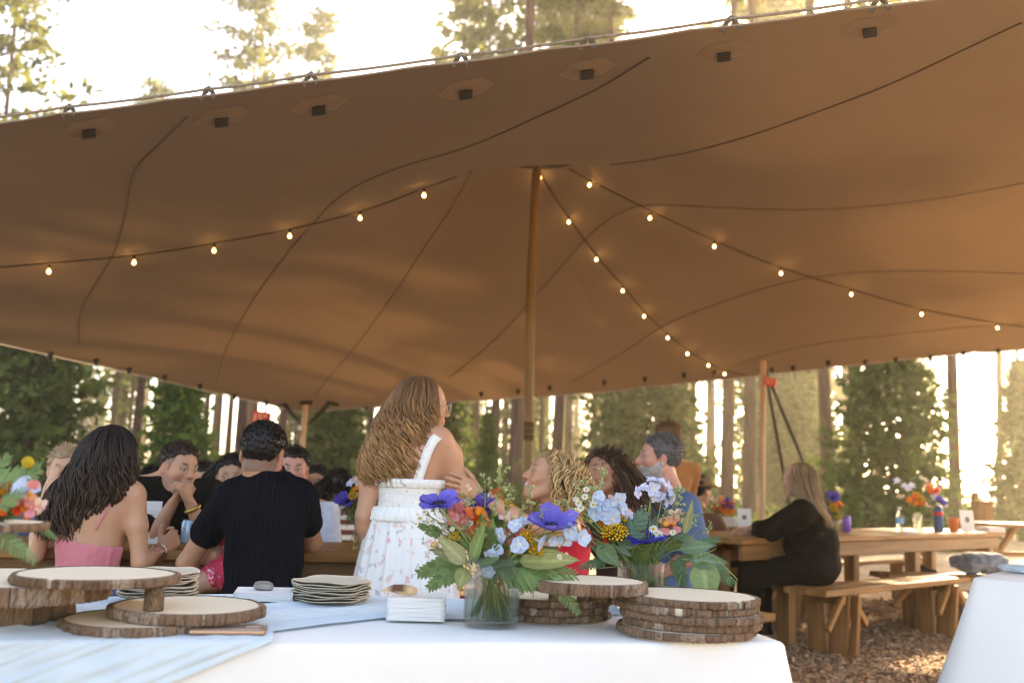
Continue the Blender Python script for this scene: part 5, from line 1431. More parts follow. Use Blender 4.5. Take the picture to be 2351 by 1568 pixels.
# ---- bouquets on the far tables
def small_bouquet(label, px, py, y, z, s, cols, seed, vh=.14, vr=.035):
    rg = np.random.RandomState(seed)
    q = at(px, py, y); v0 = Vector((q.x, y, z))
    vase('slim glass vase on ' + label[1], v0, vr, vh, vh * .6, square=0)
    b = Bouquet(label[0], 'bouquets on the plank tables', (q.x, y, z + vh), v0)
    b.s = 1
    for k, (dx, dy, kd) in enumerate(cols):
        p_ = v0 + Vector((dx * y / FD, rg.normal(0, .03), vh + dy * y / FD)); f = (dx * .01, -.7, .5)
        if kd in SN: b.put('snapdragon', SN[kd], p_, f, k, 1.3 * s, stemmed=True)
        elif kd == 'del': b.put('delphinium_floret', DEL2[k % 3], p_, f, k, 1.2 * s)
        elif kd == 'an': b.put('anemone', FM['an4'][0], p_, f, k, 1.0 * s, centre=FM['an4'][1])
        elif kd == 'ya': b.put('yarrow', YA[1], p_, f, k, 1.2 * s)
        elif kd == 'daisy': b.put('daisy', DA, p_, f, k, 1.6 * s)
    for k in range(10):
        a = k * 2.4; b.leaf(fil, v0 + Vector((.01 * math.cos(a), 0, vh)), v0 + Vector((.09 * math.cos(a), .04 * math.sin(a), vh + .05 + .04 * math.sin(a * 2))), .09, (math.cos(a), -.7, .4), name='fern_frond')
    return b
small_bouquet(('pastel and orange bouquet in a slim vase on the long right table', 'the long right table, beside the blue bottle'), 2107, 1215, 8.95, .762, 1.5, [(-40, 70, 'del'), (-30, 60, 'del'), (-22, 52, 'del'), (-15, 60, 'del'), (-35, 35, 'pale'), (-20, 30, 'orange'), (5, 42, 'ya'), (8, 35, 'ya'), (12, 80, 'daisy'), (20, 75, 'daisy'), (35, 58, 'coral'), (28, 50, 'red'), (42, 50, 'pink'), (35, 35, 'del'), (45, 38, 'del'), (48, 25, 'an'), (20, 18, 'pale'), (0, 20, 'orange'), (55, 20, 'daisy')], 1, vh=.17, vr=.042)
small_bouquet(('bouquet with orange and violet blooms behind the wavy haired girl\'s elbow', 'the dark left table behind the girl'), 826, 1262, 4.78, .747, 1.0, [(-30, 45, 'an'), (-44, 48, 'an'), (-18, 62, 'ya'), (-24, 70, 'ya'), (-5, 72, 'orange'), (0, 92, 'ya'), (10, 85, 'pale'), (-12, 88, 'pale'), (8, 70, 'red'), (-28, 85, 'del'), (-44, 34, 'daisy'), (15, 55, 'orange'), (-10, 55, 'del')], 2, vh=.13, vr=.034)
small_bouquet(('small orange and white bouquet beside the brown hat on the far table', 'the small table by the brown hat'), 1648, 1196, 9.05, .752, 1.6, [(-25, 30, 'pale'), (-15, 38, 'daisy'), (-5, 30, 'pale'), (5, 32, 'coral'), (12, 26, 'red'), (22, 24, 'an'), (18, 10, 'orange'), (28, 12, 'orange'), (0, 12, 'red'), (30, 28, 'coral')], 3, vh=.10)
small_bouquet(('yellow and orange bouquet half hidden behind the grey blonde hair', 'the long right table behind the woman in black'), 1918, 1218, 8.2, .762, 1.4, [(-5, 45, 'an'), (0, 35, 'ya'), (5, 30, 'orange'), (2, 20, 'orange'), (6, 5, 'ya'), (-8, 25, 'ya')], 4, vh=.12)
small_bouquet(('red and violet bouquet behind the outstretched arm of the blonde', 'the table behind the outstretched arm'), 1125, 1215, 5.1, .75, 1.0, [(10, 60, 'red'), (15, 70, 'orange'), (-15, 30, 'an'), (-10, 45, 'an'), (20, 50, 'pink'), (5, 75, 'red'), (-20, 55, 'orange')], 5, vh=.11)
# ------------------------------------------------------------------ people
def smin(a, b, k):
    h = np.clip(.5 + .5 * (b - a) / k, 0, 1)
    return b + (a - b) * h - k * h * (1 - h)
class Prim:
    __slots__ = ('t', 'a', 'b', 'ra', 'rb', 'k', 'R', 'r', 'neg', 'tag')
def rc(a, b, ra, rb, k=.02, tag='', neg=False):
    p = Prim(); p.t = 0; p.a = np.array(a, float); p.b = np.array(b, float); p.ra, p.rb, p.k, p.tag, p.neg = ra, rb, k, tag, neg
    return p
def el(c, r, k=.02, R_=None, tag='', neg=False):
    p = Prim(); p.t = 1; p.a = np.array(c, float); p.r = np.array(r, float); p.k, p.tag, p.neg = k, tag, neg; p.R = np.eye(3) if R_ is None else np.array(R_)
    return p
def xform(ps, M3, o, s=1.0):
    out = []
    for p in ps:
        q = Prim(); q.t = p.t; q.k = p.k * s; q.tag = p.tag; q.neg = p.neg
        q.a = M3 @ (p.a * s) + o
        if p.t == 0: q.b = M3 @ (p.b * s) + o; q.ra = p.ra * s; q.rb = p.rb * s
        else: q.r = p.r * s; q.R = M3 @ p.R
        out.append(q)
    return out
def pbounds(p, e):
    if p.t == 0:
        lo = np.minimum(p.a - p.ra, p.b - p.rb); hi = np.maximum(p.a + p.ra, p.b + p.rb)
    else:
        x = np.sqrt(((p.R * p.r) ** 2).sum(1)); lo, hi = p.a - x, p.a + x
    return lo - e, hi + e
def pdist(p, X, Y, Z):
    if p.t == 0:
        d = p.b - p.a; L2 = d @ d + 1e-12
        x, y, z = X - p.a[0], Y - p.a[1], Z - p.a[2]
        t_ = np.clip((x * d[0] + y * d[1] + z * d[2]) / L2, 0, 1)
        return np.sqrt((x - t_ * d[0]) ** 2 + (y - t_ * d[1]) ** 2 + (z - t_ * d[2]) ** 2) - (p.ra + (p.rb - p.ra) * t_)
    x, y, z = X - p.a[0], Y - p.a[1], Z - p.a[2]
    Rm = p.R
    u = (x * Rm[0, 0] + y * Rm[1, 0] + z * Rm[2, 0]) / p.r[0]; v = (x * Rm[0, 1] + y * Rm[1, 1] + z * Rm[2, 1]) / p.r[1]; w = (x * Rm[0, 2] + y * Rm[1, 2] + z * Rm[2, 2]) / p.r[2]
    k0 = np.sqrt(u * u + v * v + w * w); k1 = np.sqrt((u / p.r[0]) ** 2 + (v / p.r[1]) ** 2 + (w / p.r[2]) ** 2)
    return k0 * (k0 - 1) / (k1 + 1e-9)
def field(ps, h, infl=0.0, kk=None, extra=None):
    B = [pbounds(p, infl + p.k + 3 * h) for p in ps if not p.neg]
    lo = np.min([b[0] for b in B], 0); hi = np.max([b[1] for b in B], 0)
    n = np.ceil((hi - lo) / h).astype(int) + 1
    F = np.full(n, .2, np.float32)
    ax = [(lo[i] + h * np.arange(n[i])).astype(np.float32) for i in range(3)]
    for p in ps:
        l, u = pbounds(p, infl + p.k + 3 * h)
        i0 = np.clip(np.floor((l - lo) / h).astype(int), 0, n); i1 = np.clip(np.ceil((u - lo) / h).astype(int) + 1, 0, n)
        if np.any(i1 <= i0): continue
        sl = tuple(slice(a, b_) for a, b_ in zip(i0, i1))
        X, Y, Z = ax[0][sl[0]][:, None, None], ax[1][sl[1]][None, :, None], ax[2][sl[2]][None, None]
        d = pdist(p, X, Y, Z)
        if p.neg: F[sl] = -smin(-F[sl], d, p.k)
        else: F[sl] = smin(F[sl], d - infl, max(p.k if kk is None else kk, 1e-4))
    return F, lo, ax
def nets(F, lo, h):
    ins = F < 0
    s = np.zeros(tuple(np.array(F.shape) - 1), np.uint8)
    for a in (0, 1):
        for b in (0, 1):
            for c in (0, 1): s += ins[a:ins.shape[0] - 1 + a, b:ins.shape[1] - 1 + b, c:ins.shape[2] - 1 + c]
    m = (s > 0) & (s < 8)
    I = np.argwhere(m)
    vid = np.full(m.shape, -1, np.int32); vid[m] = np.arange(len(I))
    pos = np.zeros((len(I), 3)); cnt = np.zeros(len(I))
    cr = [np.array(c) for c in ((0, 0, 0), (1, 0, 0), (0, 1, 0), (1, 1, 0), (0, 0, 1), (1, 0, 1), (0, 1, 1), (1, 1, 1))]
    vals = [F[tuple((I + c).T)] for c in cr]
    for i in range(8):
        for j in range(i + 1, 8):
            if np.abs(cr[i] - cr[j]).sum() != 1: continue
            f1, f2_ = vals[i], vals[j]; x = (f1 < 0) != (f2_ < 0)
            t_ = np.where(x, f1 / (f1 - f2_ + 1e-12), 0)
            pos += x[:, None] * (cr[i] + t_[:, None] * (cr[j] - cr[i])); cnt += x
    V = lo + h * (I + pos / cnt[:, None])
    Q = []
    for ax_ in range(3):
        b, c = (ax_ + 1) % 3, (ax_ + 2) % 3
        sA = [slice(1, -1)] * 3; sB = [slice(1, -1)] * 3; sA[ax_] = slice(0, -1); sB[ax_] = slice(1, None)
        A, B = ins[tuple(sA)], ins[tuple(sB)]
        E = np.argwhere(A != B)
        if not len(E): continue
        a_in = A[tuple(E.T)]
        off = np.ones(3, int); off[ax_] = 0; E = E + off
        def idx(db, dc):
            K = E.copy(); K[:, b] += db; K[:, c] += dc
            return vid[tuple(K.T)]
        q = np.stack([idx(-1, -1), idx(0, -1), idx(0, 0), idx(-1, 0)], 1)
        q[~a_in] = q[~a_in][:, ::-1]; Q.append(q)
    Q = np.concatenate(Q); Q = Q[(Q >= 0).all(1)]
    return V, Q
def vnormals(V, Q):
    n = np.cross(V[Q[:, 2]] - V[Q[:, 0]], V[Q[:, 3]] - V[Q[:, 1]])
    N = np.zeros_like(V)
    for k in range(4): np.add.at(N, Q[:, k], n)
    return N / (np.linalg.norm(N, axis=1)[:, None] + 1e-12)
def build(ps, h, infl=0.0, clip=None, kk=None, ck=None):
    F, lo, ax = field(ps, h, infl, kk)
    if clip is not None:
        g = clip(ax[0][:, None, None], ax[1][None, :, None], ax[2][None, None])
        F = -smin(-F, -(g + 0 * F), .006 if ck is None else ck)
    F[0] = F[-1] = .1; F[:, 0] = F[:, -1] = .1; F[:, :, 0] = F[:, :, -1] = .1
    return nets(F, lo, h)
def rotm(yaw=0, pitch=0, roll=0):
    """yaw about z (left positive), pitch lifts the face, roll tips the head towards its right shoulder"""
    cy, sy, cp, sp, cr, sr = math.cos(R(yaw)), math.sin(R(yaw)), math.cos(R(pitch)), math.sin(R(pitch)), math.cos(R(roll)), math.sin(R(roll))
    Rz = np.array([[cy, -sy, 0], [sy, cy, 0], [0, 0, 1]]); Rx = np.array([[1, 0, 0], [0, cp, -sp], [0, sp, cp]]); Ry = np.array([[cr, 0, sr], [0, 1, 0], [-sr, 0, cr]])
    return Rz @ Rx @ Ry
def head_prims(fem=0.0, smile=0.0, jaw=1.0, nose=1.0, ears=True):
    P = [el((0, -.014, .040), (.076, .096, .084), .02), el((0, .020, .020), (.066, .070, .085), .03), rc((0, .030, -.030), (0, .052, -.078), .058, .030 * jaw, .035)]
    for s in (-1, 1):
        P += [rc((s * .054, .000, -.045), (s * .022 * jaw, .068, -.094), .020, .014, .028), el((s * .040, .062, -.018), (.024, .022, .022), .022), rc((s * .012, .088, .032), (s * .042, .074, .030), .011, .010, .012)]
        P.append(el((s * .031, .100, .011), (.017, .016, .0115), .012, neg=True)); P.append(el((s * .031, .080, .011), (.0125, .0125, .0120), .004))
        P.append(rc((s * .020, .0905, .0185), (s * .043, .084, .0165), .0042, .0035, .004))
        if smile: P.append(el((s * .034, .076, -.032), (.020, .018, .016), .014))
    P += [rc((0, .086, .026), (0, .108 + .003 * nose, -.016), .0085, .0125 * nose, .010), el((0, .108 + .004 * nose, -.020), (.0115 * nose, .0115, .0100), .008)]
    for s in (-1, 1): P += [el((s * .0125, .0985, -.0225), (.0085, .0095, .0075), .007)]
    P += [el((0, .085, -.052), (.030, .016, .020), .016)]
    w = .022 + .009 * smile; u = .007 * smile
    for s in (-1, 1):
        P += [rc((0, .1005, -.0475), (s * w, .086, -.0505 + u), .0052, .0028, .004), rc((0, .0990, -.0595 - .005 * smile), (s * w * .9, .086, -.0535 + u), .0062, .0028, .004)]
    if smile: P.append(el((0, .104, -.0535), (w * .8, .010, .0045), .004, neg=True))
    P += [el((0, .080, -.088), (.020 * jaw, .017, .015), .016)]
    if ears:
        for s in (-1, 1):
            Re = rotm(s * -18, 0, 0)
            P += [el((s * .081, -.010, -.002), (.010, .018, .032), .006, Re), el((s * .089, -.004, .002), (.006, .009, .016), .006, Re, neg=True), el((s * .076, -.006, -.028), (.007, .010, .010), .006)]
    for p in P: p.tag = 'head'
    return P
def hand_prims(wr, Fd, Pd, right, curl=(20, 25, 15), size=1.0, spread=1.0, thumb=.5, curls=None):
    """wr wrist, Fd finger direction, Pd direction the palm faces"""
    Fd = np.array(Fd, float); Fd /= np.linalg.norm(Fd); Pd = np.array(Pd, float); Pd -= Fd * (Pd @ Fd); Pd /= np.linalg.norm(Pd)
    T = np.cross(Fd, Pd) * (1 if right else -1)
    wr = np.array(wr, float); S = size; out = []
    kn = [(.086, .030), (.090, .009), (.085, -.012), (.077, -.031)]
    for (f_, t_) in kn: out.append(rc(wr + (T * t_ * .55 + Fd * .012) * S, wr + (Fd * f_ + T * t_) * S, .0150 * S, .0118 * S, .010))
    out.append(el(wr + Fd * .045 * S, (.046 * S, .040 * S, .014 * S), .012, np.stack([Fd, T, np.cross(Fd, T)], 1)))
    ln = [.070, .078, .073, .057]; rr = [.0090, .0093, .0088, .0076]
    for i in range(4):
        c = curl if curls is None else curls[i]
        p = wr + (Fd * kn[i][0] + T * kn[i][1]) * S; a = 0; tilt = (1.2 - i) * .07 * spread
        for j, fr in enumerate((.44, .31, .25)):
            a += R(c[j]); d = Fd * math.cos(a) + Pd * math.sin(a); d = d + T * tilt * math.cos(a); d /= np.linalg.norm(d)
            q = p + d * ln[i] * fr * S; out.append(rc(p, q, rr[i] * S * (1 - .1 * j), rr[i] * S * (.9 - .1 * j), .0035)); p = q
    a0 = wr + (Fd * .020 + T * .026 + Pd * .006) * S; d1 = Fd * .62 + T * (.35 + .6 * thumb) + Pd * .30; d1 /= np.linalg.norm(d1); a1 = a0 + d1 * .040 * S
    d2 = Fd * .85 + T * (.1 + .5 * thumb) + Pd * .35; d2 /= np.linalg.norm(d2); a2 = a1 + d2 * .030 * S; a3 = a2 + (d2 + Fd * .2 + Pd * .1) / np.linalg.norm(d2 + Fd * .2 + Pd * .1) * .024 * S
    out += [rc(a0, a1, .0150 * S, .0112 * S, .010), rc(a1, a2, .0108 * S, .0096 * S, .005), rc(a2, a3, .0096 * S, .0078 * S, .004)]
    for p in out: p.tag = 'hand'
    return out
SKIN = {'fair': (.57, .32, .215), 'warm': (.53, .272, .163), 'tan': (.43, .212, .122), 'rosy': (.55, .265, .185), 'child': (.60, .34, .24)}
M_skin, t, p, o = new_mat('skin')
L = t.links.new
an = t.nodes.new('ShaderNodeAttribute'); an.attribute_name = 'Col'
L(an.outputs[0], p.inputs['Base Color']); p.inputs['Roughness'].default_value = .48; p.inputs['Specular IOR Level'].default_value = .35
p.inputs['Subsurface Weight'].default_value = .12; p.inputs['Subsurface Radius'].default_value = (.012, .004, .002); p.inputs['Subsurface Scale'].default_value = .5
tc = t.nodes.new('ShaderNodeTexCoord'); nz = t.nodes.new('ShaderNodeTexNoise'); nz.inputs['Scale'].default_value = 180; L(tc.outputs['Object'], nz.inputs['Vector'])
bp = t.nodes.new('ShaderNodeBump'); bp.inputs['Strength'].default_value = .12; bp.inputs['Distance'].default_value = .003; L(nz.outputs[0], bp.inputs['Height']); L(bp.outputs[0], p.inputs['Normal'])
M_hair, t, p, o = new_mat('hair')
an = t.nodes.new('ShaderNodeAttribute'); an.attribute_name = 'Col'
t.links.new(an.outputs[0], p.inputs['Base Color']); p.inputs['Roughness'].default_value = .45; p.inputs['Specular IOR Level'].default_value = .3
HLF = [(-.13, -.062), (-.05, -.055), (-.032, -.012), (-.020, .026), (.018, .030), (.032, .012), (.046, .040), (.060, .066), (.085, .074), (.13, .078)]
class Person:
    def __init__(s, label, x, y, yaw, skin='fair', sc=1.0, h=.006, group='guests under the tent', z=0.0):
        s.o = thing('person', label, 'person', (x, y, z), R(yaw), group)
        s.x, s.y, s.z, s.yaw = x, y, z, yaw
        s.skin = np.array(SKIN[skin]); s.sc = sc; s.h = h; s.P = []; s.heads = []
    def loc(s, w):
        """world point to the person's own frame"""
        a = -R(s.yaw); d = np.array(w) - np.array([s.x, s.y, s.z]); c, n = math.cos(a), math.sin(a)
        return np.array([c * d[0] - n * d[1], n * d[0] + c * d[1], d[2]])
    def dirl(s, w):
        a = -R(s.yaw); c, n = math.cos(a), math.sin(a); return np.array([c * w[0] - n * w[1], n * w[0] + c * w[1], w[2]])
    def torso(s, hip, chest, sh=.185, w=1.0, dp=1.0, fem=False, belly=0.0, sh_drop=.0, roll=0.0):
        """hip: middle of the pelvis, chest: base of the neck"""
        hip, chest = np.array(hip, float), np.array(chest, float)
        up = chest - hip; Ln = np.linalg.norm(up); up /= Ln
        rt = np.array([math.cos(R(roll)), math.sin(R(roll)), 0]); rt -= up * (rt @ up); rt /= np.linalg.norm(rt); fw = np.cross(up, rt)
        M = np.stack([rt, fw, up], 1); s.M, s.hip, s.chest, s.up, s.rt, s.fw = M, hip, chest, up, rt, fw
        T = []
        T.append(el(hip, (.165 * w, .120 * dp, .125), .05, M))
        T.append(el(hip + up * Ln * .34 + fw * .006, ((.125 if fem else .142) * w, (.095 + belly) * dp, .15), .06, M))
        T.append(el(hip + up * Ln * .62, (.142 * w, .105 * dp, .17), .05, M))
        T.append(el(hip + up * Ln * .76 - fw * .015, (.150 * w, .090 * dp, .12), .04, M))
        s.shR = chest + rt * sh - up * (.075 + sh_drop); s.shL = chest - rt * sh - up * (.075 + sh_drop)
        for q in (s.shL, s.shR):
            T.append(rc(chest - up * .11, q - (q - chest) * .12, .060 * dp, .052, .04))
            T.append(rc(chest + up * .005 - fw * .012, q * .75 + chest * .25 + up * .018, .036, .034, .045))
        if fem:
            for k in (-1, 1): T.append(el(hip + up * Ln * .60 + rt * k * .072 * w + fw * .085 * dp, (.058, .050, .058), .04, M))
        for p in T: p.tag = 'torso'
        s.P += T; s.T = T
        return s
    def arm(s, side, elbow, wrist, hand=None, r=1.0, infl=0.0):
        a = s.shR if side == 'R' else s.shL
        e, w = np.array(elbow, float), np.array(wrist, float)
        m = e * .45 + w * .55; f3_ = e * .75 + w * .25
        A = [rc(a, a * .55 + e * .45, .052 * r, .046 * r, .03), rc(a * .55 + e * .45, e, .046 * r, .036 * r, .02), rc(e, f3_, .037 * r, .040 * r, .02), rc(f3_, w, .040 * r, .0255 * r, .02)]
        for p in A: p.tag = 'arm' + side
        s.P += A
        setattr(s, 'el' + side, e); setattr(s, 'wr' + side, w); setattr(s, 'ar' + side, r)
        if hand:
            H = hand_prims(w, right=side == 'R', **hand); s.P += H
        return s
    def legs_sit(s, spread=.10, knee_f=.43, kz=.50, foot_z=.04, foot_f=.40, r=1.0, side=0.0):
        Lg = []
        s.kn = []
        for k in (-1, 1):
            hj = s.hip + np.array([k * .085, .03, -.02]); kn = np.array([s.hip[0] + k * spread + side, s.hip[1] + knee_f, kz]); an_ = np.array([kn[0], s.hip[1] + foot_f, foot_z + .06])
            Lg += [rc(hj, kn, .088 * r, .060 * r, .04), rc(kn, kn * .65 + an_ * .35, .058 * r, .056 * r, .02), rc(kn * .65 + an_ * .35, an_, .056 * r, .038 * r, .02), rc(an_ + np.array([0, -.03, -.055]), an_ + np.array([0, .15, -.065]), .036, .028, .02)]
            s.kn.append(kn)
        for p in Lg: p.tag = 'leg'
        s.P += Lg
        return s
    def legs_stand(s, r=1.0, spread=.085):
        Lg = []
        hz = s.hip[2]
        for k in (-1, 1):
            hj = s.hip + np.array([k * .085, 0, -.04]); kn = np.array([s.hip[0] + k * spread, s.hip[1] + .015, hz * .52]); an_ = np.array([kn[0], s.hip[1] - .01, .075])
            Lg += [rc(hj, kn, .085 * r, .056 * r, .04), rc(kn, kn * .65 + an_ * .35, .054 * r, .054 * r, .02), rc(kn * .65 + an_ * .35, an_, .054 * r, .036 * r, .02), rc(an_ + np.array([0, -.03, -.045]), an_ + np.array([0, .15, -.05]), .032, .024, .02)]
        for p in Lg: p.tag = 'leg'
        s.P += Lg
        return s
    def head(s, c, M, sc=1.0, neck_r=.055, **k):
        c = np.array(c, float); s.hc, s.hM, s.hs = c, M, sc
        Hp = xform(head_prims(**k), M, c, sc)
        nb = c + M @ np.array([0, -.022, -.055]) * sc
        N = [rc(s.chest - s.up * .03 - s.fw * .005, nb, neck_r * 1.08, neck_r, .03, 'neck')]
        # the head goes first so that its hollows do not eat into hands
        s.P = N + Hp + s.P
        return s
    def paint(s, V, lips=(.50, .17, .15), brow=(.10, .065, .04), brow_w=1.0, beard=None, beard_amt=0.0, stub=0.0, smile=0.0, blush=.10, eyes=(.10, .06, .03), closed=False, fade=None):
        C = np.tile(s.skin, (len(V), 1))
        C *= (1 + wob(V, .05, 9, 3) + wob(V, .03, 25, 4))[:, None]
        q = (V - s.hc) @ s.hM / s.hs
        inh = (np.abs(q) < np.array([.1, .14, .135])).all(1)
        x, y, z = np.abs(q[:, 0]), q[:, 1], q[:, 2]
        fr = inh & (y > .045)
        def g(m, col, w=1.0): C[:] = C * (1 - (m * w)[:, None]) + np.array(col) * (m * w)[:, None]
        bl = np.exp(-(((x - .046) / .022) ** 2 + ((z + .022) / .02) ** 2)) * fr; g(bl, s.skin * np.array([1.05, .72, .70]), blush * 4)
        nb = np.exp(-((x / .016) ** 2 + ((z + .016) / .014) ** 2)) * fr * (y > .09); g(nb, s.skin * np.array([1.04, .78, .74]), .5)
        ear = inh & (x > .071) & (z < .035); g(ear * 1.0, s.skin * np.array([1.02, .74, .68]), .6)
        if fade is not None:
            m = inh & (z > np.interp(y, [-.13, -.04, .01, .05], [-.085, -.075, -.03, .05])) & (y < .05) & (x < .0755 + .03 * (z > .03)); g(m * 1.0, fade, .55)
        if stub or beard is not None:
            m = inh & (z < np.interp(y, [-.02, .02, .05, .08, .12], [-.01, -.015, -.045, -.036, -.036])) & (y > -.012) & (z > -.125)
            lipm = (x < .024 + .009 * smile) & (z < -.044) & (z > -.064) & (y > .08)
            m = (m & ~lipm) * 1.0
            g(m, beard if beard is not None else (.12, .08, .06), beard_amt if beard is not None else stub)
        lz = -.053 + .007 * smile * (x / .03) ** 2
        lw = .022 + .010 * smile
        lm = np.clip(1.15 - np.sqrt((x / lw) ** 2 + ((z - lz) / (.0085 + .003 * smile)) ** 2), 0, .3) / .3 * fr * (y > .082)
        g(lm, lips, .85)
        if smile:
            tm = ((x < lw * .78) & (np.abs(z - lz + .0005) < .0052) & (y > .075) & fr) * 1.0; g(tm, (.78, .74, .66), 1.0)
        bm_ = np.exp(-(((x - .031) / .0135) ** 4 + ((z - .0335 - .004 * np.sin((x - .02) * 60)) / (.0046 * brow_w)) ** 2)) * fr; g(np.clip(bm_ * 1.3, 0, 1), brow, .85)
        ey = fr & (np.sqrt(((x - .031) / .0135) ** 2 + ((z - .0108) / (.0058 - .002 * smile)) ** 2) < 1) & (y > .072)
        if closed: g(ey * 1.0, s.skin * .45, .8)
        else:
            g(ey * 1.0, (.62, .58, .54), 1.0)
            ir = ey & (np.hypot(x - .031, z - .0108) < .0058); g(ir * 1.0, eyes, 1.0)
        ln_ = fr & (np.abs(np.sqrt(((x - .031) / .0145) ** 2 + ((z - .0108) / (.0068 - .002 * smile)) ** 2) - 1.0) < .22) & (z > .008) & (y > .07); g(ln_ * 1.0, (.05, .03, .025), .75)
        sk = fr & (np.sqrt(((x - .031) / .022) ** 2 + ((z - .010) / .015) ** 2) < 1) & ~ey; g(sk * 1.0, s.skin * .75, .35)
        return C
    def body(s, **k):
        V, Q = build(s.P, s.h)
        C = s.paint(V, **k)
        s.bvh = BVHTree.FromPolygons([Vector(v) for v in V.tolist()], Q.tolist())
        return link('body', mesh_np('body', V, Q, col=C, mats=M_skin), s.o)
    def surf(s, px, py, off=.004):
        e = Vector(s.loc((0, 0, CAM_Z))); d = Vector(s.dirl(ray(px, py).normalized()))
        h = s.bvh.ray_cast(e, d)
        if h[0] is None: return None
        n = h[1] if h[1].dot(d) < 0 else -h[1]
        return np.array(h[0] + n * off)
    def cloth(s, name, m, prims, infl=.011, fold=.004, ffreq=5, clip=None, h=None, kk=None, cfun=None, seed=1, stretch=(1, 1, .5)):
        V, Q = build(prims, h or s.h, infl, clip, kk)
        N = vnormals(V, Q)
        d = wob(V * np.array(stretch), fold, ffreq, seed) + wob(V, fold * .5, ffreq * 2.3, seed + 9)
        V = V + N * d[:, None]
        C = np.ones((len(V), 3)) if cfun is None else cfun(V)
        return link(name, mesh_np(name, V, Q, col=C, mats=m), s.o)
    def tagged(s, *tags): return [p for p in s.P if p.tag in tags]
    def sleeve(s, side, frac, infl=.0):
        a = s.shR if side == 'R' else s.shL; e = getattr(s, 'el' + side); r = getattr(s, 'ar' + side); w = getattr(s, 'wr' + side)
        if frac <= 1: b_ = a + (e - a) * frac; return [rc(a, b_, .054 * r + infl, .048 * r + infl * 1.4, .03)]
        b_ = e + (w - e) * (frac - 1); return [rc(a, e, .054 * r + infl, .042 * r + infl, .03), rc(e, b_, .042 * r + infl, .032 * r + infl, .02)]
    # hair that lies close: a cap with tufts
    def short_hair(s, c0, c1, th=.012, hl=None, curl=0.0, n=900, tl=.016, hlf=HLF, seed=1, top=0.0):
        rg = np.random.RandomState(seed)
        hp = xform([el((0, -.016, .042), (.0735, .097, .085 + top), .02), el((0, .014, .034), (.068, .072, .082 + top), .03)], s.hM, s.hc, s.hs)
        hx = np.array([a for a, _ in hlf]); hz = np.array([b_ for _, b_ in hlf])
        def clip(X, Y, Z):
            d = [X - s.hc[0], Y - s.hc[1], Z - s.hc[2]]
            q = [(d[0] * s.hM[0, k] + d[1] * s.hM[1, k] + d[2] * s.hM[2, k]) / s.hs for k in range(3)]
            return (np.interp(q[1], hx, hz) + .0045 * np.sin(q[0] * 150 + seed) * np.sin(q[0] * 67 + 2) + .003 * np.sin(q[1] * 190 + q[0] * 60) - q[2]) * s.hs
        V, Q = build(hp, .0055, th * .6, clip, ck=.022)
        N = vnormals(V, Q)
        V = V + N * (wob(V, th * .30, 28, seed) + wob(V, th * .2, 60, seed + 1))[:, None]
        mb = MB(); k = rg.rand(len(V), 1); mb.add(V, Q, (np.array(c0) * (1 - k) + np.array(c1) * k) * .8)
        q = (V - s.hc) @ s.hM / s.hs
        ok = np.where(N @ (s.hM @ np.array([0, 0, 1.0])) > -.75)[0]
        for i in rg.choice(ok, min(n, len(ok)), replace=False):
            d = N[i] + s.hM @ np.array([rg.normal(0, .35), -.25 + rg.normal(0, .3), .15 if q[i, 2] > .06 else -.75]); d /= np.linalg.norm(d)
            e = np.cross(d, rg.normal(size=3)); e /= np.linalg.norm(e); l = tl * rg.uniform(.6, 1.3) * (1.0 if q[i, 2] > .03 else .55)
            b_ = V[i] - N[i] * .003; w = .0024 + .0010 * rg.rand()
            mid = b_ + d * l * .55 + e * curl * l; tip = b_ + d * l + e * curl * l * (.2 if curl else 1) - N[i] * l * .15 * (curl > 0)
            f_ = np.cross(d, e)
            P4 = np.array([b_ - f_ * w, b_ + f_ * w, mid + f_ * w, mid - f_ * w, tip]); kk = rg.rand()
            mb.add(P4, [np.array([[0, 1, 2, 3]]), np.array([[3, 2, 4]])], np.array(c0) * (1 - kk) + np.array(c1) * kk)
        return mb.obj('hair', M_hair, s.o)
    # long hair: locks that fall inside an outline given as (z, cx, cy, wx, wy) from the crown down
    def long_hair(s, prof, cols, n=260, wave=.010, wl=.10, rad=.0075, seed=1, arc=(-200, 20), m=30, ends=.10, hang=.0, tipc=None, core=.80, face=None, curl=0.0):
        rg = np.random.RandomState(seed)
        pr = np.array(prof, float); pr = pr[np.argsort(pr[:, 0])]
        mb = MB()
        def env(z): return [np.interp(z, pr[:, 0], pr[:, k]) for k in (1, 2, 3, 4)]
        zt, zb = pr[-1, 0], pr[0, 0]
        # core surface keeps the head from showing through
        Z = np.linspace(zb + (zt - zb) * .10, zt, 26); a = np.radians(np.linspace(arc[0], arc[1], 40))
        if core:
            cx, cy, wx, wy = env(Z)
            V = np.stack([cx[:, None] + core * wx[:, None] * np.cos(a), cy[:, None] + core * wy[:, None] * np.sin(a), np.repeat(Z[:, None], 40, 1)], -1).reshape(-1, 3)
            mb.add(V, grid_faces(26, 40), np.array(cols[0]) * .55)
        for i in range(n):
            ph = R(rg.uniform(*arc)); rho = 1 - .30 * rg.rand() ** 1.2
            ze = zb + (zt - zb) * ends * rg.rand() ** .7
            z0 = zt - (zt - zb) * .02 * rg.rand() if rg.rand() < .72 else zt - (zt - zb) * rg.uniform(.05, .35)
            u = np.linspace(0, 1, m); z = z0 + (ze - z0) * u
            cx, cy, wx, wy = env(z)
            drift = R(rg.normal(0, 10)) * u
            p0 = rg.normal(0, .9) + 5 * math.sin(ph * 4.3) + 4 * math.sin(ph * 11.1 + 1) + 6 * rho; lw = wl * rg.uniform(.85, 1.2); amp = wave * rg.uniform(.5, 1.4) * np.clip((u - .18) / .35, 0, 1)
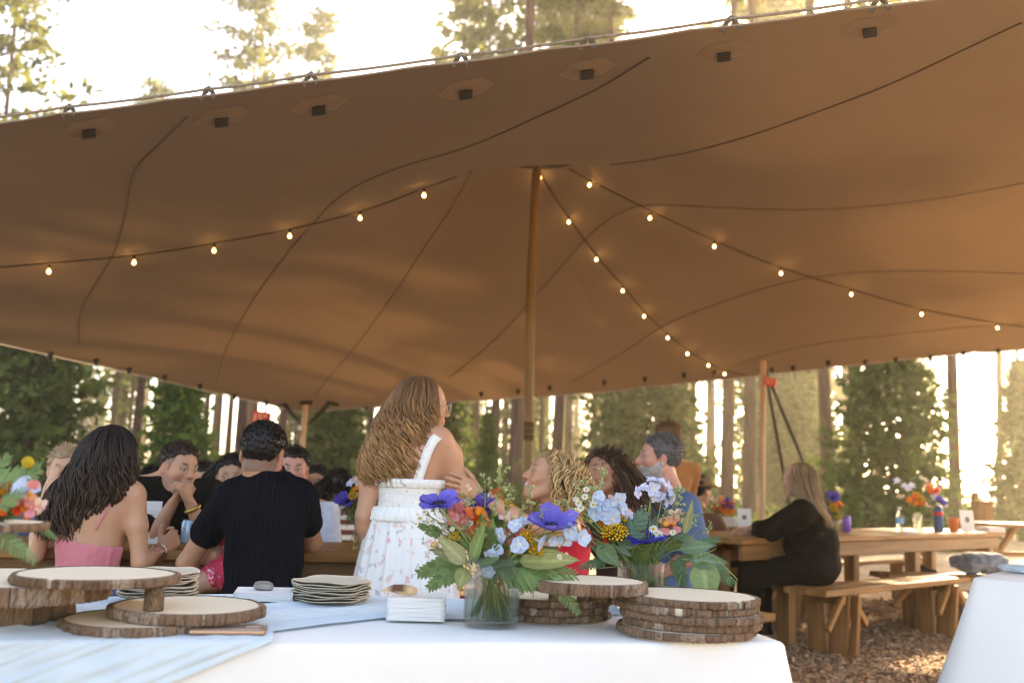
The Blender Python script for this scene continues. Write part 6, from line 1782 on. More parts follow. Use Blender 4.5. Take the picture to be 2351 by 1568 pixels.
            k_ = 2 * np.pi * (z0 - z) / lw + p0
            sw = amp * np.sin(k_); sw2 = amp * np.cos(k_) * (.6 + curl)
            X = cx + (rho * wx + sw2) * np.cos(ph + drift) - sw * np.sin(ph); Y = cy + (rho * wy + sw2) * np.sin(ph + drift) + sw * np.cos(ph)
            r = rad * rg.uniform(.6, 1.25) * (np.minimum(1, .45 + 2.2 * u)) * (1 - .80 * np.clip((u - .72) / .28, 0, 1) ** 1.5)
            v, f = tube(np.stack([X, Y, z], 1), r, 5, flat=.55)
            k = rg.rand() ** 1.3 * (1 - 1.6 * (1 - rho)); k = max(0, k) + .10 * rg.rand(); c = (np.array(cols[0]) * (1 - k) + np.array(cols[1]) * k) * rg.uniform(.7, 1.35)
            C = np.tile(c, (len(v), 1))
            if tipc is not None:
                uu = np.concatenate([np.repeat(u, 5), [0, 1]])[:, None] ** 1.3; C = C * (1 - uu) + np.array(tipc) * rg.uniform(.45, 1.3) * (1 - 1.4 * (1 - rho)) * uu
            mb.add(v, f, C)
        return mb.obj('hair', M_hair, s.o)
    def ring(s, name, c, axis, r, tr, m, n=20):
        F3 = frame(axis); th = np.linspace(0, 2 * np.pi, n + 1)
        P = np.array(c) + r * (np.cos(th)[:, None] * F3[:, 0] + np.sin(th)[:, None] * F3[:, 1])
        v, f = tube(P, tr, 6); return link(name, mesh_np(name, v, f, mats=m), s.o)
def fabric(name, c, c2=None, scale=30, **k):
    k.setdefault('bump', .2); k.setdefault('bscale', 350)
    return mat(name, c, .85, c2 or tuple(np.array(c) * .85), scale, vcol=True, sheen=.08 if max(c) > .05 else 0, spec=.15 if max(c) > .05 else .06, **k)
M_gold = mat('gold_metal', (.60, .38, .10), .3, metal=.9); M_silver = mat('silver_metal', (.7, .7, .72), .25, metal=.9)
M_black = fabric('black_cloth', (.0040, .0036, .0042)); M_navy = fabric('dark_ribbed_knit', (.0050, .0050, .0085)); M_dkbrown = fabric('dark_shirt', (.014, .012, .009), (.008, .007, .006), 60)
M_pink = fabric('pink_satin', (.66, .22, .25), (.58, .18, .21), 8); M_jean = fabric('denim', (.06, .09, .16)); M_khaki = fabric('khaki', (.30, .22, .13)); M_white = fabric('white_shirt', (.62, .65, .72))
M_blue = fabric('blue_tee', (.085, .135, .24), (.07, .115, .21), 12); M_red = fabric('red_dress', (.58, .018, .045), (.46, .012, .03), 7); M_rust = fabric('rust_top', (.42, .17, .055)); M_brown = fabric('brown_jacket', (.20, .10, .06), (.14, .07, .04), 9)
# rib relief for the knit shirt
t = M_navy.node_tree
pb = [n for n in t.nodes if n.type == 'BSDF_PRINCIPLED'][0]; tc = [n for n in t.nodes if n.type == 'TEX_COORD'][0]
wv = t.nodes.new('ShaderNodeTexWave'); wv.inputs['Scale'].default_value = 26; wv.wave_profile = 'SIN'; wv.bands_direction = 'X'
t.links.new(tc.outputs['Object'], wv.inputs['Vector'])
bp = t.nodes.new('ShaderNodeBump'); bp.inputs['Strength'].default_value = .9; bp.inputs['Distance'].default_value = .004; t.links.new(wv.outputs[1], bp.inputs['Height']); t.links.new(bp.outputs[0], pb.inputs['Normal'])
# small printed blossoms on the white dress and the baby suit
def floral(name, base, spots, scale, size):
    m, t, p, o = new_mat(name); L = t.links.new
    tc = t.nodes.new('ShaderNodeTexCoord'); last = None
    col = None
    for i, (c, off) in enumerate(spots):
        mp = t.nodes.new('ShaderNodeMapping'); mp.inputs['Location'].default_value = (off, off * 1.7, off * .6); mp.inputs['Scale'].default_value = (1, 1, .8)
        L(tc.outputs['Object'], mp.inputs[0])
        nz = t.nodes.new('ShaderNodeTexNoise'); nz.inputs['Scale'].default_value = scale * 3.2; nz.inputs['Detail'].default_value = 3
        L(mp.outputs[0], nz.inputs['Vector'])
        mxv = t.nodes.new('ShaderNodeMix'); mxv.data_type = 'VECTOR'; mxv.inputs[0].default_value = .045 if scale < 30 else .012
        L(mp.outputs[0], mxv.inputs[4]); L(nz.outputs[1], mxv.inputs[5])
        vo = t.nodes.new('ShaderNodeTexVoronoi'); vo.inputs['Scale'].default_value = scale * (1 + .35 * i); L(mxv.outputs[1], vo.inputs['Vector'])
        r2 = t.nodes.new('ShaderNodeValToRGB'); r2.color_ramp.elements[0].position = size * .75; r2.color_ramp.elements[1].position = size; r2.color_ramp.elements[0].color = (1, 1, 1, 1); r2.color_ramp.elements[1].color = (0, 0, 0, 1)
        L(vo.outputs['Distance'], r2.inputs[0])
        mx = t.nodes.new('ShaderNodeMix'); mx.data_type = 'RGBA'; mx.inputs[7].default_value = (*c, 1)
        if col is None: mx.inputs[6].default_value = (*base, 1)
        else: L(col, mx.inputs[6])
        L(r2.outputs[0], mx.inputs[0]); col = mx.outputs[2]
    L(col, p.inputs['Base Color']); p.inputs['Roughness'].default_value = .85; p.inputs['Specular IOR Level'].default_value = .15
    nz = t.nodes.new('ShaderNodeTexNoise'); nz.inputs['Scale'].default_value = 300; L(tc.outputs['Object'], nz.inputs['Vector'])
    bp = t.nodes.new('ShaderNodeBump'); bp.inputs['Strength'].default_value = .15; bp.inputs['Distance'].default_value = .004; L(nz.outputs[0], bp.inputs['Height']); L(bp.outputs[0], p.inputs['Normal'])
    return m
M_bod = floral('dress_small_print', (.80, .78, .74), [((.72, .36, .30), .0), ((.74, .50, .34), .37)], 46, .17)
M_skirt = floral('dress_blossom_print', (.80, .78, .76), [((.74, .46, .46), .0), ((.76, .56, .52), .41), ((.56, .52, .54), .77)], 15, .23)
M_baby = floral('baby_floral', (.62, .05, .10), [((.80, .60, .62), .0), ((.75, .25, .32), .4)], 22, .32)
def sx(px, y): return at(px, 1100, y).x
# ---- woman in the pink top, seen from behind
Y = 4.2; X0 = sx(214, Y)
w = Person('dark haired woman in a pink strappy top, seen from behind at the left table', X0, Y, 0, 'warm', h=.0058)
w.torso((0, 0, .54), (.015, .02, 1.055), sh=.158, w=.95, dp=.9, fem=True)
def wl(px, py, y, P_=None): return (P_ or w).loc(at(px, py, y))
w.arm('R', wl(322, 1290, Y + .02), wl(372, 1262, Y + .20), dict(Fd=w.dirl(at(425, 1212, Y + .30) - at(372, 1262, Y + .20)), Pd=(-.4, .8, .2), curl=(38, 40, 25)), r=.92)
w.arm('L', wl(82, 1272, Y + .04), wl(112, 1120, Y + .26), dict(Fd=(0.3, .2, 1), Pd=(.6, .6, 0), curl=(50, 50, 30)), r=.88)
w.head(wl(236, 1046, Y + .04), rotm(-8, -6, 4), .96, .050)
w.legs_sit()
w.body()
def topclip(z): return lambda X, Y_, Z: Z - z - .010 * np.abs(X) / .1
w.cloth('pink_top', M_pink, w.tagged('torso'), .010, .0045, 9, lambda X, Y_, Z: np.maximum(Z - (wl(215, 1243, Y)[2] + .02 * np.clip(-X / .15, -1, 1)), .38 - Z), stretch=(2.2, 2.2, .35))
w.cloth('jeans', M_jean, w.tagged('leg') + [w.T[0]], .008, .003, 6, lambda X, Y_, Z: np.maximum(.10 - Z, Z - .62), h=.009)
for (a, b_) in (((270, 1128), (218, 1216)), ((128, 1140), (98, 1222))):   # straps follow the back
    P = [w.surf(a[0] + (b_[0] - a[0]) * u, a[1] + (b_[1] - a[1]) * u, .003) for u in np.linspace(0, 1, 12)]
    P = [q for q in P if q is not None]
    v, f = tube(np.array(P), .0045, 6); link('strap', mesh_np('strap', v, f, mats=M_pink), w.o)
c = wl(236, 1046, Y + .04)
zz = lambda py: wl(236, py, Y)[2]
xx = lambda px: wl(px, 1100, Y)[0]
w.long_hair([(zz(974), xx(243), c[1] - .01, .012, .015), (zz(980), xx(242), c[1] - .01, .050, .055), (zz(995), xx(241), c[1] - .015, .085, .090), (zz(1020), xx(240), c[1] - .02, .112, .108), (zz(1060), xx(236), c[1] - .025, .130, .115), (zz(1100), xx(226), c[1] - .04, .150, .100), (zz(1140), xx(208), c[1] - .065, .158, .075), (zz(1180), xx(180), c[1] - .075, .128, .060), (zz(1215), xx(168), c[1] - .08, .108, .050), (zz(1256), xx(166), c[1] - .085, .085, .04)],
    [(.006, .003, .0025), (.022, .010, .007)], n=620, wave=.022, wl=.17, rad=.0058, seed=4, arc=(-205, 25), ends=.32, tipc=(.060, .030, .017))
w.ring('bracelet', w.wrR * .86 + w.elR * .14, w.wrR - w.elR, .034, .003, M_silver); w.ring('bracelet', w.wrR * .78 + w.elR * .22, w.wrR - w.elR + np.array([0, .05, .03]), .038, .002, M_gold)
hf = w.wrR + (w.dirl(at(425, 1212, Y + .30) - at(372, 1262, Y + .20))) * .9
w.ring('finger_ring', hf + np.array([.002, .01, .012]), (1, .3, .5), .011, .003, M_silver, 12)
# ---- man in the black ribbed polo
Y = 4.15
m = Person('man in a black ribbed polo with short black hair, seen from behind', sx(622, Y), Y, 4, 'tan', h=.0058)
m.torso((-.005, 0, .55), (-.022, .045, 1.075), sh=.150, w=1.08, dp=1.02, sh_drop=.015)
ml = lambda px, py, y: m.loc(at(px, py, y))
m.arm('L', ml(428, 1292, Y + .10), ml(452, 1350, Y + .34), dict(Fd=(.9, .35, -.1), Pd=(.2, .2, 1), curl=(25, 30, 20)), r=1.08)
m.arm('R', (.165, .20, .80), (.05, .42, .78), dict(Fd=(-.9, .3, .1), Pd=(0, -.4, .9), curl=(25, 30, 20)), r=1.0)
m.head(ml(603, 1046, Y + .05), rotm(-10, -12, 3), 1.06, .060, jaw=1.1)
m.legs_sit(r=1.1)
m.body(fade=(.02, .015, .014))
m.cloth('polo_shirt', M_navy, m.tagged('torso') + m.sleeve('L', .52, .003) + m.sleeve('R', .52, .003) + [rc(m.chest - m.up * .06, m.chest + m.up * .012, .080, .062, .05)], .010, .004, 5, lambda X, Y_, Z: np.maximum(Z - (m.chest[2] + .026), .42 - Z))
nb_ = m.hc + m.hM @ np.array([0, -.022, -.055])
m.cloth('collar', M_navy, [rc(m.chest + (nb_ - m.chest) * .10, m.chest + (nb_ - m.chest) * .52, .070, .063, .02)], .012, .0015, 6, lambda X, Y_, Z: Z - (m.chest[2] + (nb_[2] - m.chest[2]) * .55 + .5 * (Y_ - m.chest[1] + .05)))
m.cloth('trousers', M_khaki, m.tagged('leg') + [m.T[0]], .009, .003, 6, lambda X, Y_, Z: np.maximum(.08 - Z, Z - .58), h=.009)
m.short_hair((.005, .004, .004), (.018, .013, .012), th=.012, curl=.3, n=1900, tl=.013, seed=2, top=.002, hlf=[(-.13, -.088), (-.05, -.080), (-.032, -.012), (-.020, .026), (.018, .030), (.032, .012), (.046, .040), (.060, .066), (.085, .074), (.13, .078)])
# ---- baby on his lap
b = Person('baby in a pink floral suit held on the lap of the man in black', sx(520, 4.42), 4.42, -100, 'child', sc=.55, h=.005)
bl = lambda px, py, y: b.loc(at(px, py, y))
S_ = .52
hp_ = bl(535, 1305, 4.36); ch_ = bl(530, 1215, 4.40)
b.M = np.eye(3)
T = [el(hp_, (.085, .085, .075), .03), el((hp_ + ch_) / 2, (.078, .075, .085), .04), rc(ch_ + np.array([-.03, 0, -.03]), ch_ + np.array([.03, 0, -.03]), .055, .055, .03)]
for q in T: q.tag = 'torso'
shb = bl(505, 1215, 4.34); elb = bl(492, 1268, 4.30); wrb = bl(472, 1285, 4.33)
A = [rc(shb, elb, .030, .028, .015, 'arm'), rc(elb, wrb, .028, .020, .012, 'arm')] + hand_prims(wrb, bl(455, 1280, 4.36) - wrb, (0, .6, -.5), True, (40, 45, 30), .48)
kn = bl(452, 1335, 4.28); ft = bl(432, 1385, 4.30)
Lg = [rc(hp_ + np.array([0, 0, -.02]), kn, .060, .045, .03, 'leg'), rc(kn, ft, .042, .028, .015, 'leg'), rc(ft, bl(420, 1392, 4.30), .024, .020, .012, 'leg')]
b.P = T + A + Lg; b.chest = ch_; b.up = np.array([0, 0, 1.0]); b.fw = np.array([0, 1.0, 0])
b.head(bl(545, 1150, 4.50), rotm(0, -10, 0), .68, .032)
b.body(blush=.15)
b.cloth('floral_suit', M_baby, T + [rc(hp_ + np.array([0, 0, -.02]), hp_ * .45 + kn * .55, .060, .052, .03), rc(shb, shb * .6 + elb * .4, .034, .034, .015)], .007, .004, 14)
b.short_hair((.03, .02, .015), (.05, .035, .025), n=300, tl=.01, seed=6)
# ---- man with clasped hands
Y = 5.0
m = Person('man in a dark shirt resting his mouth on clasped hands, across the left table', sx(388, Y), Y, 196, 'warm', h=.0056)
m.torso((0, 0, .54), (-.02, .10, 1.05), sh=.195, w=1.08, dp=1.0)
ml = lambda px, py, y: m.loc(at(px, py, y))
hcl = at(414, 1118, Y - .24)
m.arm('R', ml(352, 1230, Y - .22), m.loc(hcl) + m.dirl((-.035, .02, -.075)), dict(Fd=m.dirl((.42, .05, .80)), Pd=m.dirl((.9, .1, -.3)), curl=(48, 70, 45), thumb=.1), r=1.0)
m.arm('L', ml(470, 1225, Y - .20), m.loc(hcl) + m.dirl((.050, .00, -.070)), dict(Fd=m.dirl((-.38, -.12, .80)), Pd=m.dirl((-.9, .1, -.3)), curl=(55, 65, 45), thumb=.1), r=1.0)
m.head(m.loc(at(409, 1080, Y - .07)), rotm(38, -4, -4), 1.0, .054, jaw=1.05)
m.legs_sit()
m.body(stub=.28, brow=(.05, .03, .02), brow_w=1.25, fade=(.06, .04, .03), lips=(.46, .20, .17))
m.cloth('dark_shirt', M_dkbrown, m.tagged('torso') + m.sleeve('L', .75, .012) + m.sleeve('R', .75, .012), .013, .005, 5, lambda X, Y_, Z: np.maximum(np.maximum(Z - (m.chest[2] + .005), .42 - Z), .05 - np.hypot(X - m.chest[0], (Z - m.chest[2] - .0) * .8 ) - 99 * (Y_ < m.chest[1] + .04)))
m.cloth('trousers', M_black, m.tagged('leg') + [m.T[0]], .009, .003, 6, lambda X, Y_, Z: np.maximum(.08 - Z, Z - .58), h=.01)
m.short_hair((.022, .012, .008), (.055, .031, .018), th=.010, n=1300, tl=.013, seed=3, top=.010, hlf=[(-.13, -.03), (-.05, -.02), (-.03, .02), (.0, .045), (.03, .050), (.05, .066), (.07, .080), (.13, .088)])
m.ring('watch', m.wrL * .80 + m.elL * .20, m.wrL - m.elL, .033, .009, M_gold)
# ---- girl in the white floral dress
Y = 4.3
g = Person('standing girl with long wavy blonde brown hair, glasses and a white floral dress', sx(938, Y), Y, -22, 'warm', h=.0056)
gl = lambda px, py, y=Y: g.loc(at(px, py, y))
g.torso((.0, 0, .86), (.012, .0, 1.315), sh=.160, w=.98, dp=.95, fem=True)
g.shR = gl(1030, 1045, Y - .02); g.shL = gl(862, 1065, Y + .05)
for q in (g.shL, g.shR):
    for p_ in (rc(g.chest - g.up * .10, q, .062, .052, .04, 'torso'),): g.P.append(p_)
g.arm('R', gl(1066, 1180, Y + .02), gl(1050, 1290, Y + .10), dict(Fd=(.0, .1, -1), Pd=(-1, 0, 0), curl=(20, 25, 15)), r=1.04)
g.arm('L', gl(836, 1185, Y - .02), gl(846, 1275, Y + .07), dict(Fd=(.1, .2, -1), Pd=(1, 0, 0), curl=(20, 25, 15)), r=.98)
g.head(gl(972, 935, Y + .02), rotm(-48, -4, 0), .99, .050)
g.legs_stand()
g.body()
gz = lambda py: gl(940, py)[2]
zw = gz(1180)
g.cloth('bodice', M_bod, g.tagged('torso'), .011, .0025, 22, lambda X, Y_, Z: np.maximum(Z - gz(1106) + .0 * X, zw - .02 - Z), stretch=(.3, .3, 2))
# skirt: a gathered bell with soft pleats, with a ruffle at the waist
def skirt(o, rows, n, amp, k, name, m, seed=0):
    a = np.arange(n) * 2 * np.pi / n; rg = np.random.RandomState(seed); ph = rg.rand(4) * 6.28; V = []
    for (z, cx, cy, rx, ry, am) in rows:
        f = am * (np.sin(a * k + ph[0] + .6 * np.sin(3 * a)) * .6 + .4 * np.sin(a * (k * 1.7) // 1 + ph[1]) + .3 * np.sin(a * 5 + ph[2]))
        V.append(np.stack([cx + (rx + f) * np.cos(a), cy + (ry + f) * np.sin(a), np.full(n, z) + f * .15], 1))
    V = np.concatenate(V)
    return link(name, mesh_np(name, V, grid_faces(len(rows), n, wrap_v=True)[:, ::-1], col=np.ones((len(V), 3)), mats=m), o)
hx, hy = g.hip[0], g.hip[1]
zs = np.linspace(zw + .004, .30, 26)
skirt(g.o, [(z, hx + .004, hy, .158 + .075 * u ** .8 + .03 * math.sin(u * 2.4), .128 + .085 * u ** .8, .004 + .013 * u) for u, z in zip(np.linspace(0, 1, 26), zs)], 220, 1, 17, 'skirt', M_skirt, 1)
skirt(g.o, [(zw + .030, hx, hy, .150, .122, .002), (zw + .018, hx, hy, .158, .130, .004), (zw + .004, hx, hy, .166, .138, .007), (zw - .020, hx, hy, .173, .146, .010), (zw - .026, hx, hy, .171, .144, .010)], 260, 1, 34, 'waist_ruffle', M_bod, 2)
skirt(g.o, [(gz(1118), hx + .004, hy, .157, .118, .002), (gz(1110), hx + .004, hy, .166, .126, .003), (gz(1102), hx + .004, hy, .166, .126, .004), (gz(1099), hx + .004, hy, .158, .12, .003)], 220, 1, 40, 'top_band', M_bod, 3)
def ribbon(o, name, P, wdt, nrm, m, th=.003):
    P = np.array(P); T_ = np.gradient(P, axis=0); T_ /= np.linalg.norm(T_, axis=1)[:, None]; B_ = np.cross(T_, np.array(nrm)); B_ /= np.linalg.norm(B_, axis=1)[:, None]
    N_ = np.cross(B_, T_); V = np.concatenate([P - B_ * wdt / 2, P + B_ * wdt / 2, P + B_ * wdt / 2 + N_ * th, P - B_ * wdt / 2 + N_ * th]); n = len(P)
    V = V.reshape(4, n, 3).transpose(1, 0, 2).reshape(-1, 3)
    return link(name, mesh_np(name, V, grid_faces(n, 4, wrap_v=True), col=np.ones((len(V), 3)), mats=m), o)
def strap_on(P_, name, pts, wdt, m, back=None):
    Q = [P_.surf(px, py, .005) for px, py in smooth_px(pts, 4)]
    Q = [q for q in Q if q is not None]
    keep = [Q[0]]
    for q in Q[1:]:
        if np.linalg.norm(q - keep[-1]) < .08: keep.append(q)
    if back is not None: keep += [keep[-1] + np.array(b_) for b_ in back]
    return ribbon(P_.o, name, keep, wdt, P_.dirl((0, -1, .25)), m)
strap_on(g, 'strap', [(958, 1108), (966, 1082), (975, 1055), (985, 1030), (996, 1012), (1004, 1004)], .040, M_bod, [g.dirl((.005, .03, .004)), g.dirl((.004, .07, -.006))])
strap_on(g, 'strap', [(884, 1108), (880, 1080), (878, 1060)], .040, M_bod)
for k, (px, py, dy) in enumerate(((1004, 1002, -.05), (1018, 1000, -.02), (1026, 1003, .0))):   # the knot on the shoulder
    v, f = tube([gl(px - 10, py + 2, Y + dy), gl(px, py - 4, Y + dy - .01), gl(px + 10, py + 2, Y + dy)], [.006, .013, .006], 8); link('strap_knot', mesh_np('strap_knot', v, f, mats=M_bod), g.o)
c = gl(972, 935, Y + .02); xg = lambda px: gl(px, 1000)[0]
prof = [(gz(861), gl(958, 861)[0], c[1] - .01, .015, .015), (gz(867), gl(957, 867)[0], c[1] - .012, .060, .055), (gz(882), gl(955, 882)[0], c[1] - .015, .090, .090), (gz(910), gl(950, 910)[0], c[1] - .022, .112, .105), (gz(950), gl(938, 950)[0], c[1] - .035, .132, .110), (gz(1000), gl(928, 1000)[0], c[1] - .06, .140, .096), (gz(1040), gl(914, 1040)[0], c[1] - .08, .146, .080), (gz(1080), gl(905, 1080)[0], c[1] - .10, .142, .064), (gz(1122), gl(905, 1122)[0], c[1] - .11, .116, .050)]
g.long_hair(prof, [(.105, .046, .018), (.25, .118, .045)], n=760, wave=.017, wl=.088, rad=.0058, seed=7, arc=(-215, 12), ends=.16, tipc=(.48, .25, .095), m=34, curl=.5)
# glasses
Mgl = mat('clear_frame', (.45, .40, .36), .2, spec=.6)
for s_ in (-1, 1):
    th = np.linspace(0, 2 * np.pi, 25)
    P = np.stack([s_ * .033 + .026 * np.cos(th), np.full(25, .113) - .006 * np.abs(np.cos(th)), .008 + .023 * np.sin(th)], 1) @ g.hM.T * g.hs + g.hc
    v, f = tube(P, .0022, 6); fr = link('glasses_frame', mesh_np('glasses_frame', v, f, mats=Mgl), g.o)
    P = np.array([(s_ * .058, .108, .014), (s_ * .080, .05, .012), (s_ * .083, -.005, .008)]) @ g.hM.T * g.hs + g.hc
    v, f = tube(P, .0020, 5); link('glasses_arm', mesh_np('glasses_arm', v, f, mats=M_gold), g.o)
    P = np.stack([s_ * .033 + .0255 * np.cos(th[:-1]), np.full(24, .1125), .008 + .0225 * np.sin(th[:-1])], 1) @ g.hM.T * g.hs + g.hc
    link('lens', mesh_np('lens', P, np.arange(24)[None], mats=M_bglass2 if 'M_bglass2' in globals() else M_glass), g.o)
# ---- laughing blonde in red
Y = 4.45
r = Person('laughing curly blonde woman in a red dress reaching for the girl\'s arm', sx(1300, Y), Y, 96, 'warm', h=.0055)
rl = lambda px, py, y=Y: r.loc(at(px, py, y))
r.torso((0, 0, .56), rl(1288, 1182), sh=.165, w=1.02, dp=1.0, fem=True)
r.shR = rl(1282, 1205, Y + .16); r.shL = rl(1296, 1208, Y - .15)
for q in (r.shL, r.shR): r.P.append(rc(r.chest - r.up * .09, q, .062, .050, .04, 'torso'))
wrw = at(1098, 1130, 4.285)
r.arm('L', rl(1205, 1202, Y - .17), r.loc(wrw), dict(Fd=r.dirl(at(1028, 1098, 4.185) - wrw), Pd=r.dirl((-.25, .9, -.2)), curl=(12, 16, 10), thumb=.9, spread=.8), r=.92)
r.arm('R', rl(1290, 1310, Y + .17), rl(1240, 1330, Y + .05), dict(Fd=(-.3, .8, 0), Pd=(0, 0, -1), curl=(20, 25, 15)), r=.95)
r.head(rl(1262, 1098, Y - .03), rotm(-4, 20, -10), 1.0, .052)
r.P = [p_ for p_ in r.P if p_.tag not in ('head', 'neck')]
r.head(rl(1262, 1102, Y - .03), rotm(6, 17, 6), 1.0, .052, smile=1.0)
r.legs_sit()
r.body(smile=1.0, lips=(.56, .10, .12), brow=(.22, .13, .07), blush=.14, closed=False)
r.cloth('red_dress', M_red, r.tagged('torso') + [r.T[0]], .011, .004, 7, lambda X, Y_, Z: np.maximum(Z - (r.chest[2] - .115 + .03 * np.clip(-(Y_ - r.chest[1]) / .1, -1, 1)), .40 - Z))
r.cloth('dress_skirt', M_red, r.tagged('leg')[:1] + r.tagged('leg')[4:5] + [r.T[0]], .022, .006, 7, h=.009)
for s_ in (-1, 1):
    P = [r.chest + np.array(q) for q in ((s_ * .105, -.125, -.13), (s_ * .112, -.10, -.06), (s_ * .112, -.03, -.018), (s_ * .108, .05, -.05), (s_ * .10, .105, -.13))]
    ribbon(r.o, 'strap', smooth_px(P, 4), .035, (0, 0, 1), M_red, .004)
r.ring('watch', r.wrL * .90 + r.elL * .10, r.wrL - r.elL, .031, .008, M_black); r.ring('bracelet', r.wrL * .82 + r.elL * .18, r.wrL - r.elL, .034, .004, M_silver)
v, f = ICO2; link('earring', mesh_np('earring', v * .005 + (r.hM @ np.array([-.080, -.004, -.040]) + r.hc), f, mats=M_silver), r.o)
def curls(P_, c0, c1, n, seed, lo, hi, rr=.0065, ln_=.12, amp=.016, wl=.05, back=.4, keep=None, rmul=1.14):
    """loose curls that start on the skull and tumble down and back"""
    rg = np.random.RandomState(seed); mb = MB(); i = 0; tries = 0
    while i < n and tries < n * 20:
        tries += 1
        d = rg.normal(size=3); d /= np.linalg.norm(d)
        q = np.array([0, -.014, .040]) + d * np.array([.076, .096, .084]) * rmul
        if q[2] < np.interp(q[1], [-.13, -.03, .02, .045, .075, .12], [-.07, -.06, -.02, .045, .082, .09]): continue
        if keep is not None and not keep(q): continue
        i += 1
        m_ = 20; u = np.linspace(0, 1, m_); l = ln_ * rg.uniform(lo, hi)
        out_ = d.copy(); out_[2] *= .3
        dir_ = np.array([d[0] * .75, d[1] * .35 - back, -.9])
        path = q + out_ * (.018 * np.sin(u * np.pi))[:, None] + dir_ * (l * u)[:, None] * .8 + np.array([0, 0, .02]) * (np.sin(np.clip(u * 2.5, 0, np.pi)))[:, None]
        k_ = 2 * np.pi * l * u / wl + rg.rand() * 6.28; e1_ = np.cross(dir_, out_); e1_ /= np.linalg.norm(e1_) + 1e-6; e2_ = np.cross(e1_, dir_); e2_ /= np.linalg.norm(e2_) + 1e-6
        a_ = amp * np.clip(u * 2, 0, 1) * rg.uniform(.6, 1.3)
        path = path + e1_ * (a_ * np.sin(k_))[:, None] + e2_ * (a_ * np.cos(k_))[:, None]
        path = path @ P_.hM.T * P_.hs + P_.hc
        v, f = tube(path, rr * rg.uniform(.6, 1.25) * (1 - .7 * u ** 3), 5, flat=.6); k = rg.rand(); mb.add(v, f, np.array(c0) * (1 - k) + np.array(c1) * k)
    return mb.obj('hair', M_hair, P_.o)
r.short_hair((.26, .15, .06), (.42, .27, .12), th=.014, n=100, tl=.012, seed=5, hlf=[(-.13, -.06), (-.04, -.06), (-.02, -.03), (.0, .02), (.03, .04), (.05, .06), (.07, .078), (.13, .086)])
curls(r, (.30, .17, .065), (.66, .44, .21), 480, 11, .5, 1.4, ln_=.13, amp=.014, wl=.078, back=.45, rr=.0054, keep=lambda q: q[1] < .038 or q[2] > .105)
# ---- laughing brunette
Y = 4.95
n_ = Person('laughing brunette woman with tied back hair, between the blonde and the bearded man', sx(1432, Y), Y, 82, 'tan', h=.0058)
nl = lambda px, py, y=Y: n_.loc(at(px, py, y))
n_.torso((0, 0, .56), nl(1424, 1168), sh=.17, w=1.06, dp=1.02, fem=True)
n_.arm('L', (-.20, .20, .82), (-.10, .42, .78), dict(Fd=(.3, .9, 0), Pd=(0, 0, -1)), r=1.0); n_.arm('R', (.20, .18, .80), (.08, .40, .78), dict(Fd=(-.3, .9, 0), Pd=(0, 0, -1)), r=1.0)
n_.head(nl(1392, 1092, Y - .04), rotm(38, 8, 8), .99, .052, smile=1.0)
n_.legs_sit(); n_.body(smile=1.0, lips=(.46, .16, .15), brow=(.06, .035, .02), blush=.12, closed=True)
n_.cloth('brown_top', fabric('brown_knit', (.055, .030, .022)), n_.tagged('torso') + n_.sleeve('L', .6, .01) + n_.sleeve('R', .6, .01), .011, .004, 6, lambda X, Y_, Z: np.maximum(Z - (n_.chest[2] - .07), .42 - Z), h=.008)
n_.cloth('trousers', M_jean, n_.tagged('leg') + [n_.T[0]], .009, .003, 6, lambda X, Y_, Z: np.maximum(.08 - Z, Z - .58), h=.012)
HLW = [(-.13, -.075), (-.04, -.07), (-.025, -.02), (.0, .012), (.03, .020), (.05, .045), (.07, .072), (.13, .084)]
n_.short_hair((.030, .013, .008), (.075, .035, .018), th=.012, n=700, tl=.03, seed=8, hlf=HLW)
curls(n_, (.035, .016, .010), (.14, .068, .035), 420, 12, .8, 1.7, ln_=.20, amp=.004, wl=.20, back=.25, rmul=1.06, rr=.0042, keep=lambda q: q[1] < .02)
curls(n_, (.06, .03, .016), (.18, .09, .045), 9, 13, .6, 1.0, ln_=.13, amp=.006, wl=.14, back=-.25, rmul=1.12, keep=lambda q: q[1] > .02 and q[2] > .06)
q = n_.hM @ np.array([-.02, -.115, .085]) + n_.hc
v, f = tube(q + np.array([(-.02, 0, -.02), (0, -.012, 0), (.02, 0, .02)]) @ n_.hM.T, [.008, .018, .008], 8); link('hair_tie', mesh_np('hair_tie', v, f, mats=mat('tan_scrunchie', (.42, .24, .15), .8)), n_.o)
# ---- grey haired bearded man
Y = 5.3
m = Person('grey haired man with a white beard in a blue tee shirt, looking to the left', sx(1535, Y), Y, 84, 'rosy', h=.0058)
ml = lambda px, py, y=Y: m.loc(at(px, py, y))
m.torso((0, 0, .57), ml(1533, 1122), sh=.185, w=1.16, dp=1.2, belly=.03)
m.shL = ml(1570, 1168, Y - .17)
m.P.append(rc(m.chest - m.up * .09, m.shL, .066, .056, .04, 'torso'))
m.arm('L', ml(1592, 1268, Y - .24), ml(1530, 1310, Y - .20), dict(Fd=m.dirl((-1, .1, -.1)), Pd=m.dirl((0, .8, -.5)), curl=(35, 35, 20)), r=1.15); m.arm('R', (.26, .16, .82), (.10, .40, .80), dict(Fd=(-.3, .9, 0), Pd=(0, 0, -1)), r=1.1)
m.head(ml(1514, 1056, Y), rotm(6, 3, 0), 1.03, .064, jaw=1.1, nose=1.1)
m.legs_sit(r=1.12)
m.body(beard=(.46, .42, .39), beard_amt=.88, brow=(.16, .13, .11), brow_w=1.3, blush=.2, lips=(.46, .22, .19))
